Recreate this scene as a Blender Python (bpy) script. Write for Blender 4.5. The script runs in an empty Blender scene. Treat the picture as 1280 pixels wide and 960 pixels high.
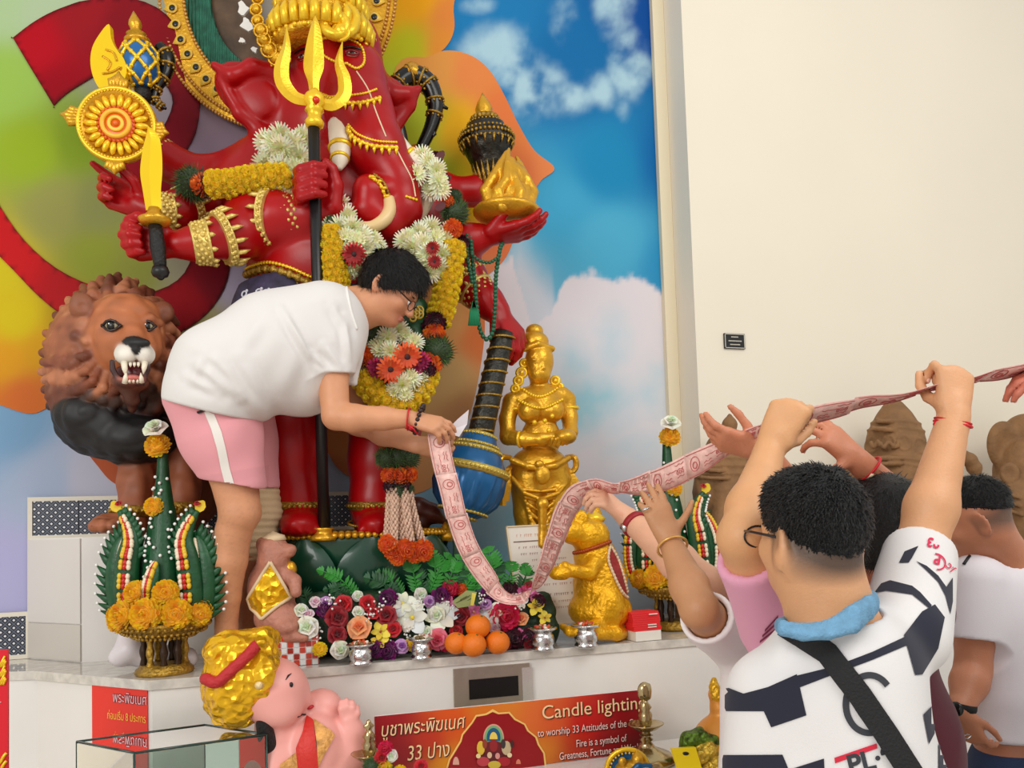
import bpy, math, random
import numpy as np
from mathutils import Vector, Matrix, noise
from mathutils.bvhtree import BVHTree

# ------------------------------------------------------------------ camera
F, PX, PY = 1000.0, 640.0, 603.0
CH = 1.60
YAW, PITCH, ROLL = math.radians(17), math.radians(3), math.radians(1.83)
C0 = np.array([0, 0, CH])
fw = np.array([math.sin(YAW)*math.cos(PITCH), math.cos(YAW)*math.cos(PITCH), math.sin(PITCH)])
r0 = np.array([math.cos(YAW), -math.sin(YAW), 0.0])
u0 = np.cross(r0, fw)
rt = math.cos(ROLL)*r0 - math.sin(ROLL)*u0
up = math.sin(ROLL)*r0 + math.cos(ROLL)*u0
sc = bpy.context.scene
col = sc.collection
cd = bpy.data.cameras.new('camera'); cam = bpy.data.objects.new('camera', cd); col.objects.link(cam)
cd.sensor_fit = 'HORIZONTAL'; cd.sensor_width = 36; cd.lens = 36*F/1280; cd.shift_y = (PY-480)/1280
cd.clip_start = .05
M = Matrix(((rt[0], up[0], -fw[0], 0), (rt[1], up[1], -fw[1], 0), (rt[2], up[2], -fw[2], CH), (0, 0, 0, 1)))
cam.matrix_world = M
sc.camera = cam
# ------------------------------------------------------------------ light
w = bpy.data.worlds.new('world'); sc.world = w; w.use_nodes = True
w.node_tree.nodes['Background'].inputs[0].default_value = (1.0, .985, .96, 1)
w.node_tree.nodes['Background'].inputs[1].default_value = .5
def area(name, loc, target, size, power, color=(1, 1, 1)):
    l = bpy.data.lights.new(name, 'AREA'); l.shape = 'RECTANGLE'; l.size, l.size_y = size
    l.energy = power; l.color = color
    o = bpy.data.objects.new(name, l); col.objects.link(o); o.location = loc
    o.rotation_euler = (Vector(target)-Vector(loc)).to_track_quat('-Z', 'Y').to_euler()
area('window_light', (-3.4, -1.6, 3.4), (.6, 3.2, 1.5), (2.6, 2.2), 105, (1, .98, .95))
area('hall_light', (2.2, -.8, 4.6), (1.0, 2.8, 1.2), (3, 2), 62, (1, .97, .92))
sc.view_settings.view_transform = 'Standard'; sc.view_settings.look = 'None'
sc.view_settings.gamma = 1; sc.view_settings.exposure = 0.36; sc.view_settings.use_curve_mapping = False

# ------------------------------------------------------------------ pixel -> place
V3 = lambda *a: np.array(a, float)
def ray(px, py): return fw + rt*((px-PX)/F) + up*((PY-py)/F)
def P(px, py, Y):                       # point seen at a pixel on the plane y = Y
    v = ray(px, py); return C0 + v*(Y/v[1])
def PD(px, py, d): return C0 + ray(px, py)*d      # at a depth d along the view
def PZ(px, py, z):                      # on a level plane
    v = ray(px, py); return C0 + v*((z-CH)/v[2])
def dep(p): return float((np.asarray(p)-C0) @ fw)
def mpp(p): return dep(p)/F             # metres per pixel there
def proj(V):
    V = np.asarray(V)-C0; d = V@fw
    return PX+F*(V@rt)/d, PY-F*(V@up)/d
def nrm(v): v = np.asarray(v, float); return v/(np.linalg.norm(v)+1e-12)
def s2l(c):
    c = np.asarray(c, float)/255; return np.where(c <= .04045, c/12.92, ((c+.055)/1.055)**2.4)
def rgb(r, g, b): return tuple(float(x) for x in s2l((r, g, b)))

# ------------------------------------------------------------------ materials
MATS = {}
def mat(name, c=None, rough=.5, metal=0, bump=0, bscale=60, var=0, vscale=8, coat=0, trans=0, sheen=0, btype='noise', spec=.5, alpha=1, sss=0):
    if name in MATS: return MATS[name]
    m = bpy.data.materials.new(name); m.use_nodes = True; nt = m.node_tree; N = nt.nodes; L = nt.links
    b = N['Principled BSDF']
    b.inputs['Roughness'].default_value = rough; b.inputs['Metallic'].default_value = metal
    b.inputs['Coat Weight'].default_value = coat; b.inputs['Transmission Weight'].default_value = trans
    b.inputs['Specular IOR Level'].default_value = spec; b.inputs['Alpha'].default_value = alpha
    if sheen: b.inputs['Sheen Weight'].default_value = sheen
    if sss: b.inputs['Subsurface Weight'].default_value = sss; b.inputs['Subsurface Scale'].default_value = .01; b.inputs['Subsurface Radius'].default_value = (1, .4, .25)
    tc = N.new('ShaderNodeTexCoord')
    if c is None:
        a = N.new('ShaderNodeAttribute'); a.attribute_name = 'Col'; src = a.outputs['Color']
    else:
        a = N.new('ShaderNodeRGB'); a.outputs[0].default_value = (*rgb(*c), 1); src = a.outputs[0]
    if var:
        n = N.new('ShaderNodeTexNoise'); n.inputs['Scale'].default_value = vscale; n.inputs['Detail'].default_value = 5
        L.new(tc.outputs['Object'], n.inputs['Vector'])
        r = N.new('ShaderNodeMapRange'); r.inputs[1].default_value = .3; r.inputs[2].default_value = .7
        r.inputs[3].default_value = 1-var; r.inputs[4].default_value = 1+var*.6
        L.new(n.outputs[0], r.inputs[0])
        x = N.new('ShaderNodeVectorMath'); x.operation = 'SCALE'; L.new(src, x.inputs[0]); L.new(r.outputs[0], x.inputs['Scale']); src = x.outputs[0]
    L.new(src, b.inputs['Base Color'])
    if bump:
        if btype == 'noise':
            n = N.new('ShaderNodeTexNoise'); n.inputs['Scale'].default_value = bscale; n.inputs['Detail'].default_value = 4; o = n.outputs[0]
        elif btype == 'vor':
            n = N.new('ShaderNodeTexVoronoi'); n.inputs['Scale'].default_value = bscale; o = n.outputs[0]
        else:
            n = N.new('ShaderNodeTexWave'); n.inputs['Scale'].default_value = bscale; n.inputs['Distortion'].default_value = 1.5; o = n.outputs[1]
        L.new(tc.outputs['Object'], n.inputs['Vector'])
        bp = N.new('ShaderNodeBump'); bp.inputs['Strength'].default_value = bump; bp.inputs['Distance'].default_value = .01
        L.new(o, bp.inputs['Height']); L.new(bp.outputs[0], b.inputs['Normal'])
    MATS[name] = m; return m
GOLD = mat('gold_paint', (222, 166, 42), .32, .62, .25, 90, .14, 14)
GOLDB = mat('bright_gold', (250, 205, 45), .3, .45, .15, 70, .08, 10)
GOLDR = mat('gold_relief', (235, 182, 45), .3, .6, .9, 55, .2, 20)
GOLDV = mat('gold_crumpled', (245, 190, 30), .25, .6, 1.0, 38, .15, 15, btype='vor')
OLDG = mat('old_gold', (176, 138, 52), .36, .65, .7, 80, .3, 40)
BRASS = mat('brass', (190, 170, 125), .2, .95, .1, 60, .1)
SILVER = mat('silver', (215, 215, 215), .18, 1, .35, 55)
RED = mat('statue_red', (168, 4, 11), .34, 0, .12, 12, .16, 6, spec=.35)
REDD = mat('dark_red', (150, 12, 20), .45)
BLACK = mat('black', (16, 16, 18), .4, 0)
BLACKM = mat('black_satin', (22, 22, 24), .32, 0)
WHITE = mat('white', (240, 238, 232), .5)
MARBLE = mat('white_marble', (236, 232, 226), .16, 0, 0, 1, .05, 3, coat=.3)
WALL = mat('wall_paint', (238, 229, 210), .8, 0, .05, 40, .02, 1.5)
VC = mat('painted', None, .55)
VCG = mat('painted_gloss', None, .3)
SKIN = mat('skin', None, .48, 0, .12, 220, .05, 25, sss=.12)
CLOTH = mat('cloth', None, .85, 0, .12, 500, 0, 1, sheen=.1)
HAIR = mat('hair', (9, 9, 11), .42, 0, .8, 260, 0, 1)
LEAF = mat('leaf_green', (16, 78, 40), .42, 0, .2, 60, .35, 20)
LEAFB = mat('fern_green', (40, 140, 40), .5, 0, .2, 60, .35, 15)
SKINC = (222, 160, 118)

# ------------------------------------------------------------------ objects
OFF = {}                                   # world place of each empty / mesh origin
def quads(meshfaces): pass
def mkmesh(name, V, F_, cols=None, smooth=True):
    V = np.asarray(V, np.float32); me = bpy.data.meshes.new(name)
    if not isinstance(F_, list): F_ = [F_]
    groups = {}
    for f in F_:
        f = np.asarray(f)
        if f.ndim == 1: groups.setdefault(len(f), []).append(f[None])
        elif f.size: groups.setdefault(f.shape[1], []).append(f)
    fl = [np.concatenate(g) for g in groups.values()]
    tot = np.concatenate([np.full(len(f), f.shape[1]) for f in fl]); loops = np.concatenate([f.ravel() for f in fl])
    me.vertices.add(len(V)); me.vertices.foreach_set('co', V.ravel())
    me.loops.add(len(loops)); me.loops.foreach_set('vertex_index', loops.astype(np.int32))
    me.polygons.add(len(tot)); st = np.concatenate([[0], np.cumsum(tot)[:-1]])
    me.polygons.foreach_set('loop_start', st.astype(np.int32))
    me.polygons.foreach_set('use_smooth', np.full(len(tot), bool(smooth)))
    if cols is not None:
        a = me.color_attributes.new('Col', 'FLOAT_COLOR', 'POINT')
        c = np.ones((len(V), 4), np.float32); c[:, :3] = cols; a.data.foreach_set('color', c.ravel())
    me.update(calc_edges=True); me.validate(); return me
def tag(o, label=None, cat=None, group=None, kind=None):
    if label: o['label'] = label
    if cat: o['category'] = cat
    if group: o['group'] = group
    if kind: o['kind'] = kind
    return o
def thing(name, label, cat, loc, group=None):
    o = bpy.data.objects.new(name, None); col.objects.link(o); o.empty_display_size = .05
    o.location = Vector(loc); OFF[o.name] = np.asarray(loc, float); return tag(o, label, cat, group)
def put(name, V, F_, m, parent=None, cols=None, smooth=True, org=None):
    V = np.asarray(V, float)
    if parent is not None: off = OFF[parent.name]
    elif org is not None: off = np.asarray(org, float)
    else:
        lo, hi = V.min(0), V.max(0); off = np.array([(lo[0]+hi[0])/2, (lo[1]+hi[1])/2, lo[2]])
    me = mkmesh(name, V-off, F_, cols, smooth); me.materials.append(m)
    o = bpy.data.objects.new(name, me); col.objects.link(o)
    if parent is not None: o.parent = parent
    else: o.location = Vector(off)
    OFF[o.name] = off; return o
def inst(src, name, loc, R3, scale, parent=None, m=None):
    """a copy of a flower / bead / tile that shares its mesh"""
    o = bpy.data.objects.new(name, src if isinstance(src, bpy.types.Mesh) else src.data); col.objects.link(o)
    mw = Matrix(np.asarray(R3).tolist()).to_4x4() @ Matrix.Scale(scale, 4) if np.isscalar(scale) else Matrix(np.asarray(R3).tolist()).to_4x4() @ Matrix.Diagonal((*scale, 1))
    off = OFF[parent.name] if parent is not None else np.zeros(3)
    mw.translation = Vector(np.asarray(loc)-off); o.matrix_basis = mw
    if parent is not None: o.parent = parent
    OFF[o.name] = np.asarray(loc, float)
    return o
class MB:
    def __init__(s): s.V = []; s.F = []; s.C = []; s.n = 0
    def add(s, VF, c=None):
        V, F_ = VF; V = np.asarray(V, float)
        for f in (F_ if isinstance(F_, list) else [F_]):
            f = np.asarray(f)
            s.F.append((f[None] if f.ndim == 1 else f)+s.n)
        s.V.append(V); s.n += len(V)
        s.C.append(np.tile(s2l(c if c is not None else (200, 200, 200)), (len(V), 1)) if (c is None or len(np.shape(c)) == 1) else c)
        return s
    def put(s, name, m, parent=None, smooth=True, usecol=True, org=None):
        return put(name, np.concatenate(s.V), s.F, m, parent, np.concatenate(s.C) if usecol else None, smooth, org)
    def mesh(s, name, m, smooth=True):
        me = mkmesh(name, np.concatenate(s.V), s.F, np.concatenate(s.C), smooth); me.materials.append(m); return me

# ------------------------------------------------------------------ shapes -> (V, F)
def frame(n, ref=None):
    n = nrm(n)
    if ref is None or abs(np.dot(nrm(ref), n)) > .98: ref = V3(0, 0, 1) if abs(n[2]) < .9 else V3(1, 0, 0)
    x = nrm(np.cross(ref, n)); y = np.cross(n, x); return x, y, n
def tube(pts, rad, n=10, closed=False, cap=True, flat=1.0, ref=None, smooth=0):
    pts = np.asarray(pts, float); m = len(pts)
    rad = np.full(m, rad, float) if np.isscalar(rad) else np.asarray(rad, float)
    if smooth: pts, rad = spline(pts, rad, smooth, closed); m = len(pts)
    if closed: T = np.roll(pts, -1, 0)-np.roll(pts, 1, 0)
    else: T = np.gradient(pts, axis=0)
    T /= np.linalg.norm(T, axis=1)[:, None]+1e-12
    x, y, _ = frame(T[0], ref); V = []
    a = np.linspace(0, 2*np.pi, n, endpoint=False); ca, sa = np.cos(a), np.sin(a)
    for i in range(m):
        if ref is not None: x = np.cross(ref, T[i]); x = nrm(x) if np.linalg.norm(x) > .05 else x0
        else: x = nrm(x-T[i]*np.dot(x, T[i]))
        x0 = x; y = np.cross(T[i], x)
        V.append(pts[i]+rad[i]*(ca[:, None]*x+flat*sa[:, None]*y))
    V = np.concatenate(V); k = m if closed else m-1
    i = np.arange(k)[:, None]; j = np.arange(n)[None]; i2 = (i+1) % m; j2 = (j+1) % n
    Q = np.stack([i*n+j, i*n+j2, i2*n+j2, i2*n+j], -1).reshape(-1, 4)
    F_ = [Q]
    if cap and not closed: F_ += [np.arange(n)[::-1], np.arange(n)+(m-1)*n]
    return V, F_
def spline(pts, rad, k, closed=False):
    pts = np.asarray(pts, float); m = len(pts); rad = np.asarray(rad, float); out = []; ro = []
    for i in range(m if closed else m-1):
        g = (lambda q: q % m) if closed else (lambda q: min(max(q, 0), m-1))
        p = [pts[g(i+d)] for d in (-1, 0, 1, 2)]; q = [rad[g(i+d)] for d in (-1, 0, 1, 2)]
        for t in np.linspace(0, 1, k, endpoint=False):
            h = np.array([-.5*t+t*t-.5*t**3, 1-2.5*t*t+1.5*t**3, .5*t+2*t*t-1.5*t**3, -.5*t*t+.5*t**3])
            out.append(sum(a*b for a, b in zip(h, p))); ro.append(sum(a*b for a, b in zip(h, q)))
    if not closed: out.append(pts[-1]); ro.append(rad[-1])
    return np.array(out), np.array(ro)
def spl(pts, k=6, closed=False):
    pts = np.asarray(pts, float); return spline(pts, np.zeros(len(pts)), k, closed)[0]
def lathe(A, axis, prof, n=24, ref=None, sx=1, sy=1):
    """prof: (radius, height) along axis from A"""
    x, y, z = frame(axis, ref); a = np.linspace(0, 2*np.pi, n, endpoint=False)
    V = np.concatenate([A+z*h+r*(sx*np.cos(a)[:, None]*x+sy*np.sin(a)[:, None]*y) for r, h in prof])
    m = len(prof); i = np.arange(m-1)[:, None]; j = np.arange(n)[None]; j2 = (j+1) % n
    Q = np.stack([i*n+j, i*n+j2, (i+1)*n+j2, (i+1)*n+j], -1).reshape(-1, 4)
    return V, [Q, np.arange(n)[::-1], np.arange(n)+(m-1)*n]
def lathe_px(a, b, prof, n=24):
    """a, b: points; prof: (t along a-b, radius in px)"""
    a = np.asarray(a); b = np.asarray(b); L = np.linalg.norm(b-a); k = mpp((a+b)/2)
    return lathe(a, b-a, [(r*k, t*L) for t, r in prof], n)
def ball(c, r, nu=14, nv=9, R3=None):
    r = np.ones(3)*r; u = np.linspace(0, 2*np.pi, nu, endpoint=False); v = np.linspace(-np.pi/2, np.pi/2, nv+1)[1:-1]
    pts = np.array([[np.cos(b)*np.cos(a), np.cos(b)*np.sin(a), np.sin(b)] for b in v for a in u]+[[0, 0, -1], [0, 0, 1]])*r
    if R3 is not None: pts = pts@np.asarray(R3).T
    m = len(v); i = np.arange(m-1)[:, None]; j = np.arange(nu)[None]; j2 = (j+1) % nu
    Q = np.stack([i*nu+j, i*nu+j2, (i+1)*nu+j2, (i+1)*nu+j], -1).reshape(-1, 4); jj = np.arange(nu); k = m*nu
    T = np.concatenate([np.stack([np.full(nu, k), (jj+1) % nu, jj], -1), np.stack([np.full(nu, k+1), (m-1)*nu+jj, (m-1)*nu+(jj+1) % nu], -1)])
    return pts+np.asarray(c), [Q, T]
BOXF = np.array([[0, 3, 2, 1], [4, 5, 6, 7], [0, 1, 5, 4], [1, 2, 6, 5], [2, 3, 7, 6], [3, 0, 4, 7]])
def box(lo, hi):
    (a, b, c), (d, e, f) = lo, hi
    return np.array([[a, b, c], [d, b, c], [d, e, c], [a, e, c], [a, b, f], [d, b, f], [d, e, f], [a, e, f]], float), [BOXF]
def obox(c, x, y, z):                         # centre and three half-axes
    c, x, y, z = map(np.asarray, (c, x, y, z))
    return np.array([c+sx*x+sy*y+sz*z for sz in (-1, 1) for sx, sy in ((-1, -1), (1, -1), (1, 1), (-1, 1))]), [BOXF]
def prism(pts, d):
    """polygon pts (3d, any order) given thickness vector d"""
    pts = np.asarray(pts, float); n = len(pts); V = np.concatenate([pts, pts+np.asarray(d)])
    j = np.arange(n); j2 = (j+1) % n
    from mathutils.geometry import tessellate_polygon
    T = np.array(tessellate_polygon([[Vector(p) for p in pts]]))
    return V, [T, T[:, ::-1]+n, np.stack([j, j+n, j2+n, j2], -1)]
def ring(c, nrml, R_, r, n=24, m=8, sx=1, sy=1, ref=None, a0=0, a1=2*np.pi):
    x, y, _ = frame(nrml, ref); full = abs(a1-a0-2*np.pi) < 1e-6
    a = np.linspace(a0, a1, n, endpoint=not full)
    return tube(np.asarray(c)+R_*(sx*np.cos(a)[:, None]*x+sy*np.sin(a)[:, None]*y), r, m, closed=full)
def grid(fn, nu, nv):
    u, v = np.meshgrid(np.linspace(0, 1, nu), np.linspace(0, 1, nv), indexing='ij')
    V = fn(u.ravel(), v.ravel()); i = np.arange(nu-1)[:, None]; j = np.arange(nv-1)[None]
    return V, [np.stack([i*nv+j, (i+1)*nv+j, (i+1)*nv+j+1, i*nv+j+1], -1).reshape(-1, 4)]
def strip(pts, wv, th=None):
    """ribbon through pts with half-width vectors wv; optional thickness vector"""
    pts = np.asarray(pts, float); wv = np.broadcast_to(np.asarray(wv, float), pts.shape); n = len(pts)
    if th is None: th = np.zeros(3)
    th = np.broadcast_to(np.asarray(th, float), pts.shape)
    V = np.stack([pts-wv, pts+wv, pts+wv+th, pts-wv+th], 1).reshape(-1, 3); i = np.arange(n-1)[:, None]*4; j = np.arange(4)[None]; j2 = (j+1) % 4
    return V, [np.stack([i+j, i+j2, i+4+j2, i+4+j], -1).reshape(-1, 4), np.array([3, 2, 1, 0]), np.array([0, 1, 2, 3])+(n-1)*4]
def beads(pts, r, nu=7, nv=5):
    m = MB()
    for p in pts: m.add(ball(p, r, nu, nv))
    return np.concatenate(m.V), m.F
def along(pts, step):
    pts = np.asarray(pts, float); d = np.concatenate([[0], np.cumsum(np.linalg.norm(np.diff(pts, axis=0), axis=1))])
    n = max(2, int(round(d[-1]/step))+1); t = np.linspace(0, d[-1], n)
    return np.stack([np.interp(t, d, pts[:, k]) for k in range(3)], 1)
CAMR = np.stack([rt, fw, up], 1)           # columns: right, away, up as seen in the photograph
def rotpx(deg):                            # turned clockwise in the picture
    a = math.radians(deg); x = math.cos(a)*rt-math.sin(a)*up; z = math.sin(a)*rt+math.cos(a)*up
    return np.stack([x, fw, z], 1)

# ------------------------------------------------------------------ smooth-blended solids
class SDF:
    def __init__(s, vox, k=.02, mode='Y'): s.v = vox; s.k = k; s.p = []; s.mode = mode
    def w(s, q): return P(q[0], q[1], q[2]) if s.mode == 'Y' else PD(q[0], q[1], q[2])
    def cone(s, a, b, ra, rb, c, k=None, op='+'):
        a, b = np.asarray(a, float), np.asarray(b, float); R_ = max(ra, rb)
        def f(X):
            d = b-a; L = d@d+1e-12; t = np.clip(((X-a)@d)/L, 0, 1)
            return np.linalg.norm(X-a-t[..., None]*d, axis=-1)-(ra+(rb-ra)*t)
        s.p.append((f, np.minimum(a, b)-R_, np.maximum(a, b)+R_, c, s.k if k is None else k, op)); return s
    def ell(s, c, r, col_, R3=None, k=None, op='+'):
        c = np.asarray(c, float); r = np.ones(3)*r; R3 = np.eye(3) if R3 is None else R3; e = np.abs(R3)@r
        def f(X):
            q = (X-c)@R3; k0 = np.linalg.norm(q/r, axis=-1); k1 = np.linalg.norm(q/(r*r), axis=-1)+1e-9
            return k0*(k0-1)/k1
        s.p.append((f, c-e, c+e, col_, s.k if k is None else k, op)); return s
    def box(s, c, h, rr, col_, R3=None, k=None, op='+'):
        c = np.asarray(c, float); h = np.asarray(h, float); R3 = np.eye(3) if R3 is None else R3; e = np.abs(R3)@h
        def f(X):
            q = np.abs((X-c)@R3)-(h-rr); return np.linalg.norm(np.maximum(q, 0), axis=-1)+np.minimum(q.max(-1), 0)-rr
        s.p.append((f, c-e, c+e, col_, s.k if k is None else k, op)); return s
    def cut(s, p, n, rad=None):              # remove the side n points to (within rad of p)
        p = np.asarray(p, float); n = nrm(n); rr = rad or 9
        def f(X):
            d = -((X-p)@n)
            return np.maximum(d, np.linalg.norm(X-p, axis=-1)-rr) if rad else d
        s.p.append((f, p-rr, p+rr, None, .004, '-')); return s
    # picture-based forms: (px, py, depth-or-Y), radii in px
    def pc(s, q0, q1, c, k=None, op='+'):
        a, b = s.w(q0), s.w(q1); return s.cone(a, b, q0[3]*mpp(a), q1[3]*mpp(b), c, k, op)
    def chain(s, qs, c, k=None, op='+', flat=None):
        for a, b in zip(qs[:-1], qs[1:]): s.pc(a, b, c, k, op)
        return s
    def pe(s, q, r, c, rot=0, k=None, op='+', R3=None):
        a = s.w(q); return s.ell(a, np.asarray(r, float)*mpp(a), c, rotpx(rot) if R3 is None else R3, k, op)
    def field(s):
        add = [p for p in s.p if p[5] == '+']; v = s.v
        kk = max(p[4] for p in add); pad = max(3*v, .5*kk+2*v)
        lo = np.min([p[1] for p in add], 0)-pad-v; hi = np.max([p[2] for p in add], 0)+pad+v
        n = np.ceil((hi-lo)/v).astype(int)+1; G = np.full(n, 1.0, np.float32)
        for f, a, b, c, k, op in s.p:
            if op == 'paint': continue
            pd = max(k, 2*v)+2*v
            i0 = np.clip(np.floor((a-pd-lo)/v).astype(int), 0, n-1); i1 = np.clip(np.ceil((b+pd-lo)/v).astype(int)+1, 1, n)
            if np.any(i1 <= i0): continue
            ax = [lo[q]+v*np.arange(i0[q], i1[q]) for q in range(3)]
            X = np.stack(np.meshgrid(*ax, indexing='ij'), -1); d = f(X)
            sl = tuple(slice(i0[q], i1[q]) for q in range(3)); cur = G[sl]
            if op == '+':
                if k > 0:
                    h = np.clip(.5+.5*(cur-d)/k, 0, 1); G[sl] = cur*(1-h)+d*h-k*h*(1-h)
                else: G[sl] = np.minimum(cur, d)
            elif op == '-':
                if k > 0:
                    h = np.clip(.5-.5*(cur+d)/k, 0, 1); G[sl] = cur*(1-h)-d*h+k*h*(1-h)
                else: G[sl] = np.maximum(cur, -d)
        return G, lo
    def mesh(s):
        G, lo = s.field(); v = s.v; neg = G < 0
        c = np.zeros(np.array(G.shape)-1, np.int8)
        for dx in (0, 1):
            for dy in (0, 1):
                for dz in (0, 1): c += neg[dx:G.shape[0]-1+dx, dy:G.shape[1]-1+dy, dz:G.shape[2]-1+dz]
        mk = (c > 0) & (c < 8); idx = np.full(c.shape, -1, np.int64); ijk = np.argwhere(mk); idx[mk] = np.arange(len(ijk))
        acc = np.zeros((len(ijk), 3)); cnt = np.zeros(len(ijk))
        for ax in range(3):
            o1, o2 = [q for q in range(3) if q != ax]
            for p in (0, 1):
                for q in (0, 1):
                    a = np.zeros(3, int); a[o1] = p; a[o2] = q; b = a.copy(); b[ax] = 1
                    fa = G[tuple((ijk+a).T)]; fb = G[tuple((ijk+b).T)]; cr = (fa < 0) != (fb < 0)
                    t = fa[cr]/(fa[cr]-fb[cr]); acc[cr] += a+(b-a)*t[:, None]; cnt[cr] += 1
        V = (ijk+acc/cnt[:, None])*v+lo; Q = []
        for ax in range(3):
            o1, o2 = [(1, 2), (2, 0), (0, 1)][ax]
            sh = [slice(1, -1)]*3; sh[ax] = slice(None, -1); s2 = list(sh); s2[ax] = slice(1, None)
            A = neg[tuple(sh)]; B = neg[tuple(s2)]; e = np.argwhere(A != B); sg = A[A != B]
            e[:, o1] += 1; e[:, o2] += 1
            qd = []
            for d1, d2 in ((0, 0), (1, 0), (1, 1), (0, 1)):
                w_ = e.copy(); w_[:, o1] -= 1-d1; w_[:, o2] -= 1-d2; qd.append(idx[tuple(w_.T)])
            qd = np.stack(qd, -1); qd[~sg] = qd[~sg][:, ::-1]; Q.append(qd)
        Q = np.concatenate(Q); Q = Q[(Q >= 0).all(1)]
        return V, Q
    def colors(s, V, soft=.006):
        best = np.full(len(V), 1e3); W = np.zeros(len(V)); A = np.zeros((len(V), 3))
        pr = [p for p in s.p if p[5] == '+' and p[3] is not None]
        cl = {p[3] for p in pr}
        if len(cl) == 1: A[:] = s2l(list(cl)[0])
        else:
            for f, a, b, c, k, op in pr:
                m = np.all((V > a-.03-k) & (V < b+.03+k), 1)
                if not m.any(): continue
                d = f(V[m]); ww = np.exp(np.clip(-d/soft, -30, 12)); W[m] += ww; A[m] += ww[:, None]*s2l(c)
            A /= W[:, None]+1e-9
        for f, a, b, c, k, op in s.p:
            if op != 'paint': continue
            m = np.all((V > a-.01) & (V < b+.01), 1)
            if m.any():
                h = np.clip(.5-f(V[m])/(k+1e-6), 0, 1)[:, None]; A[m] = A[m]*(1-h)+s2l(c)*h
        return A
    def put(s, name, m, parent=None, disp=None, colfn=None, smooth=0, org=None, soft=.006):
        V, Q = s.mesh()
        for _ in range(smooth):
            for lam in (.5, -.52):
                S_ = np.zeros_like(V); n_ = np.zeros(len(V))
                for i in range(4):
                    for j in (1, 3): np.add.at(S_, Q[:, i], V[Q[:, (i+j) % 4]]); np.add.at(n_, Q[:, i], 1)
                V = V+lam*(S_/n_[:, None]-V)
        cols = s.colors(V, soft)
        if disp is not None:
            N = vnormals(V, Q); V = V+N*disp(V, N)[:, None]
        if colfn is not None: cols = colfn(V, cols)
        return put(name, V, Q, m, parent, cols, True, org)
def vnormals(V, Q):
    n = np.cross(V[Q[:, 2]]-V[Q[:, 0]], V[Q[:, 3]]-V[Q[:, 1]]); N = np.zeros_like(V)
    for i in range(4): np.add.at(N, Q[:, i], n)
    return N/(np.linalg.norm(N, axis=1)[:, None]+1e-12)
_rs = np.random.RandomState(3); _W = _rs.normal(size=(24, 3)); _W /= np.linalg.norm(_W, axis=1)[:, None]; _PH = _rs.rand(24)*6.28
def wav(V, s, n=8, off=0):                 # cheap smooth pseudo-noise, -1..1
    o = np.zeros(len(V))
    for i in range(n): o += np.sin((V@_W[(i+off) % 24])*s*(.7+.09*i)+_PH[(i+off) % 24])
    return o/n**.5*.7
def folds(amp, s=26, dirv=(0, 0, 1)):
    d = nrm(dirv)
    def f(V, N):
        U = V-(V@d)[:, None]*d*.75
        a = wav(U, s, 6, 2); return amp*(1-2*np.abs(a))*.7*(.5+.5*wav(V, 7, 4, 5))
    return f
_bv = {}
def bvh_of(objs):
    key = tuple(o.name for o in objs)
    if key not in _bv:
        V = []; T = []; n = 0
        for o in objs:
            me = o.data; v = np.empty(len(me.vertices)*3, np.float32); me.vertices.foreach_get('co', v); v = v.reshape(-1, 3)+OFF[o.name]
            V += v.tolist(); T += [[i+n for i in p.vertices] for p in me.polygons]; n += len(v)
        _bv[key] = BVHTree.FromPolygons(V, T)
    return _bv[key]
def onto(objs, px, py, lift=.002, d0=.2):
    v = ray(px, py); b = bvh_of(objs); h = b.ray_cast(Vector(C0+v*d0), Vector(nrm(v)))
    if h[0] is None: return None, None
    n = np.array(h[1]); n = -n if n@v > 0 else n
    return np.array(h[0])+n*lift, n
def decal(name, objs, polys, m, parent, lift=.002, step=3.0, colr=None):
    """flat print: polygons in picture coordinates laid onto the surface of objs as a conforming skin"""
    from mathutils.geometry import delaunay_2d_cdt
    B = MB()
    for pg in polys:
        pg = np.asarray(pg, float); e = []
        for p, q in zip(pg, np.roll(pg, -1, 0)):
            n = max(1, int(np.ceil(np.linalg.norm(q-p)/step))); e += [p+(q-p)*k/n for k in range(n)]
        e = np.array(e); lo, hi = e.min(0), e.max(0); gx, gy = np.meshgrid(np.arange(lo[0]+step/2, hi[0], step), np.arange(lo[1]+step/2, hi[1], step)); gx, gy = gx.ravel(), gy.ravel()
        k = inpoly_v(pg, gx, gy); gx, gy = gx[k], gy[k]
        if len(gx): k = np.min((gx[:, None]-e[None, :, 0])**2+(gy[:, None]-e[None, :, 1])**2, 1) > (step*.45)**2; gx, gy = gx[k], gy[k]
        pts = np.concatenate([e, np.c_[gx, gy]]); r = delaunay_2d_cdt([Vector(p) for p in pts], [], [list(range(len(e)))], 1, .001)
        V = []; ok = []
        for v in r[0]:
            p, n = onto(objs, v[0], v[1], lift); ok.append(p is not None); V.append(p if p is not None else np.zeros(3))
        V = np.array(V); T = []
        for f in r[2]:
            if all(ok[i] for i in f):
                q = V[list(f)]
                if max(np.linalg.norm(q[i]-q[i-1]) for i in range(len(f))) < step*mpp(q[0])*15: T.append(f[:3])
        if T:                                   # keep the largest connected piece
            lab = list(range(len(V)))
            def find(i):
                while lab[i] != i: lab[i] = lab[lab[i]]; i = lab[i]
                return i
            for f in T:
                for q in f[1:]: lab[find(q)] = find(f[0])
            rt_ = [find(f[0]) for f in T]; best = max(set(rt_), key=rt_.count); T = np.array([f for f, q in zip(T, rt_) if q == best]); us, inv = np.unique(T.ravel(), return_inverse=True)
            B.add((V[us], [inv.reshape(-1, 3)]), colr)
    return B.put(name, m, parent, smooth=True) if B.n else None
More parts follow.
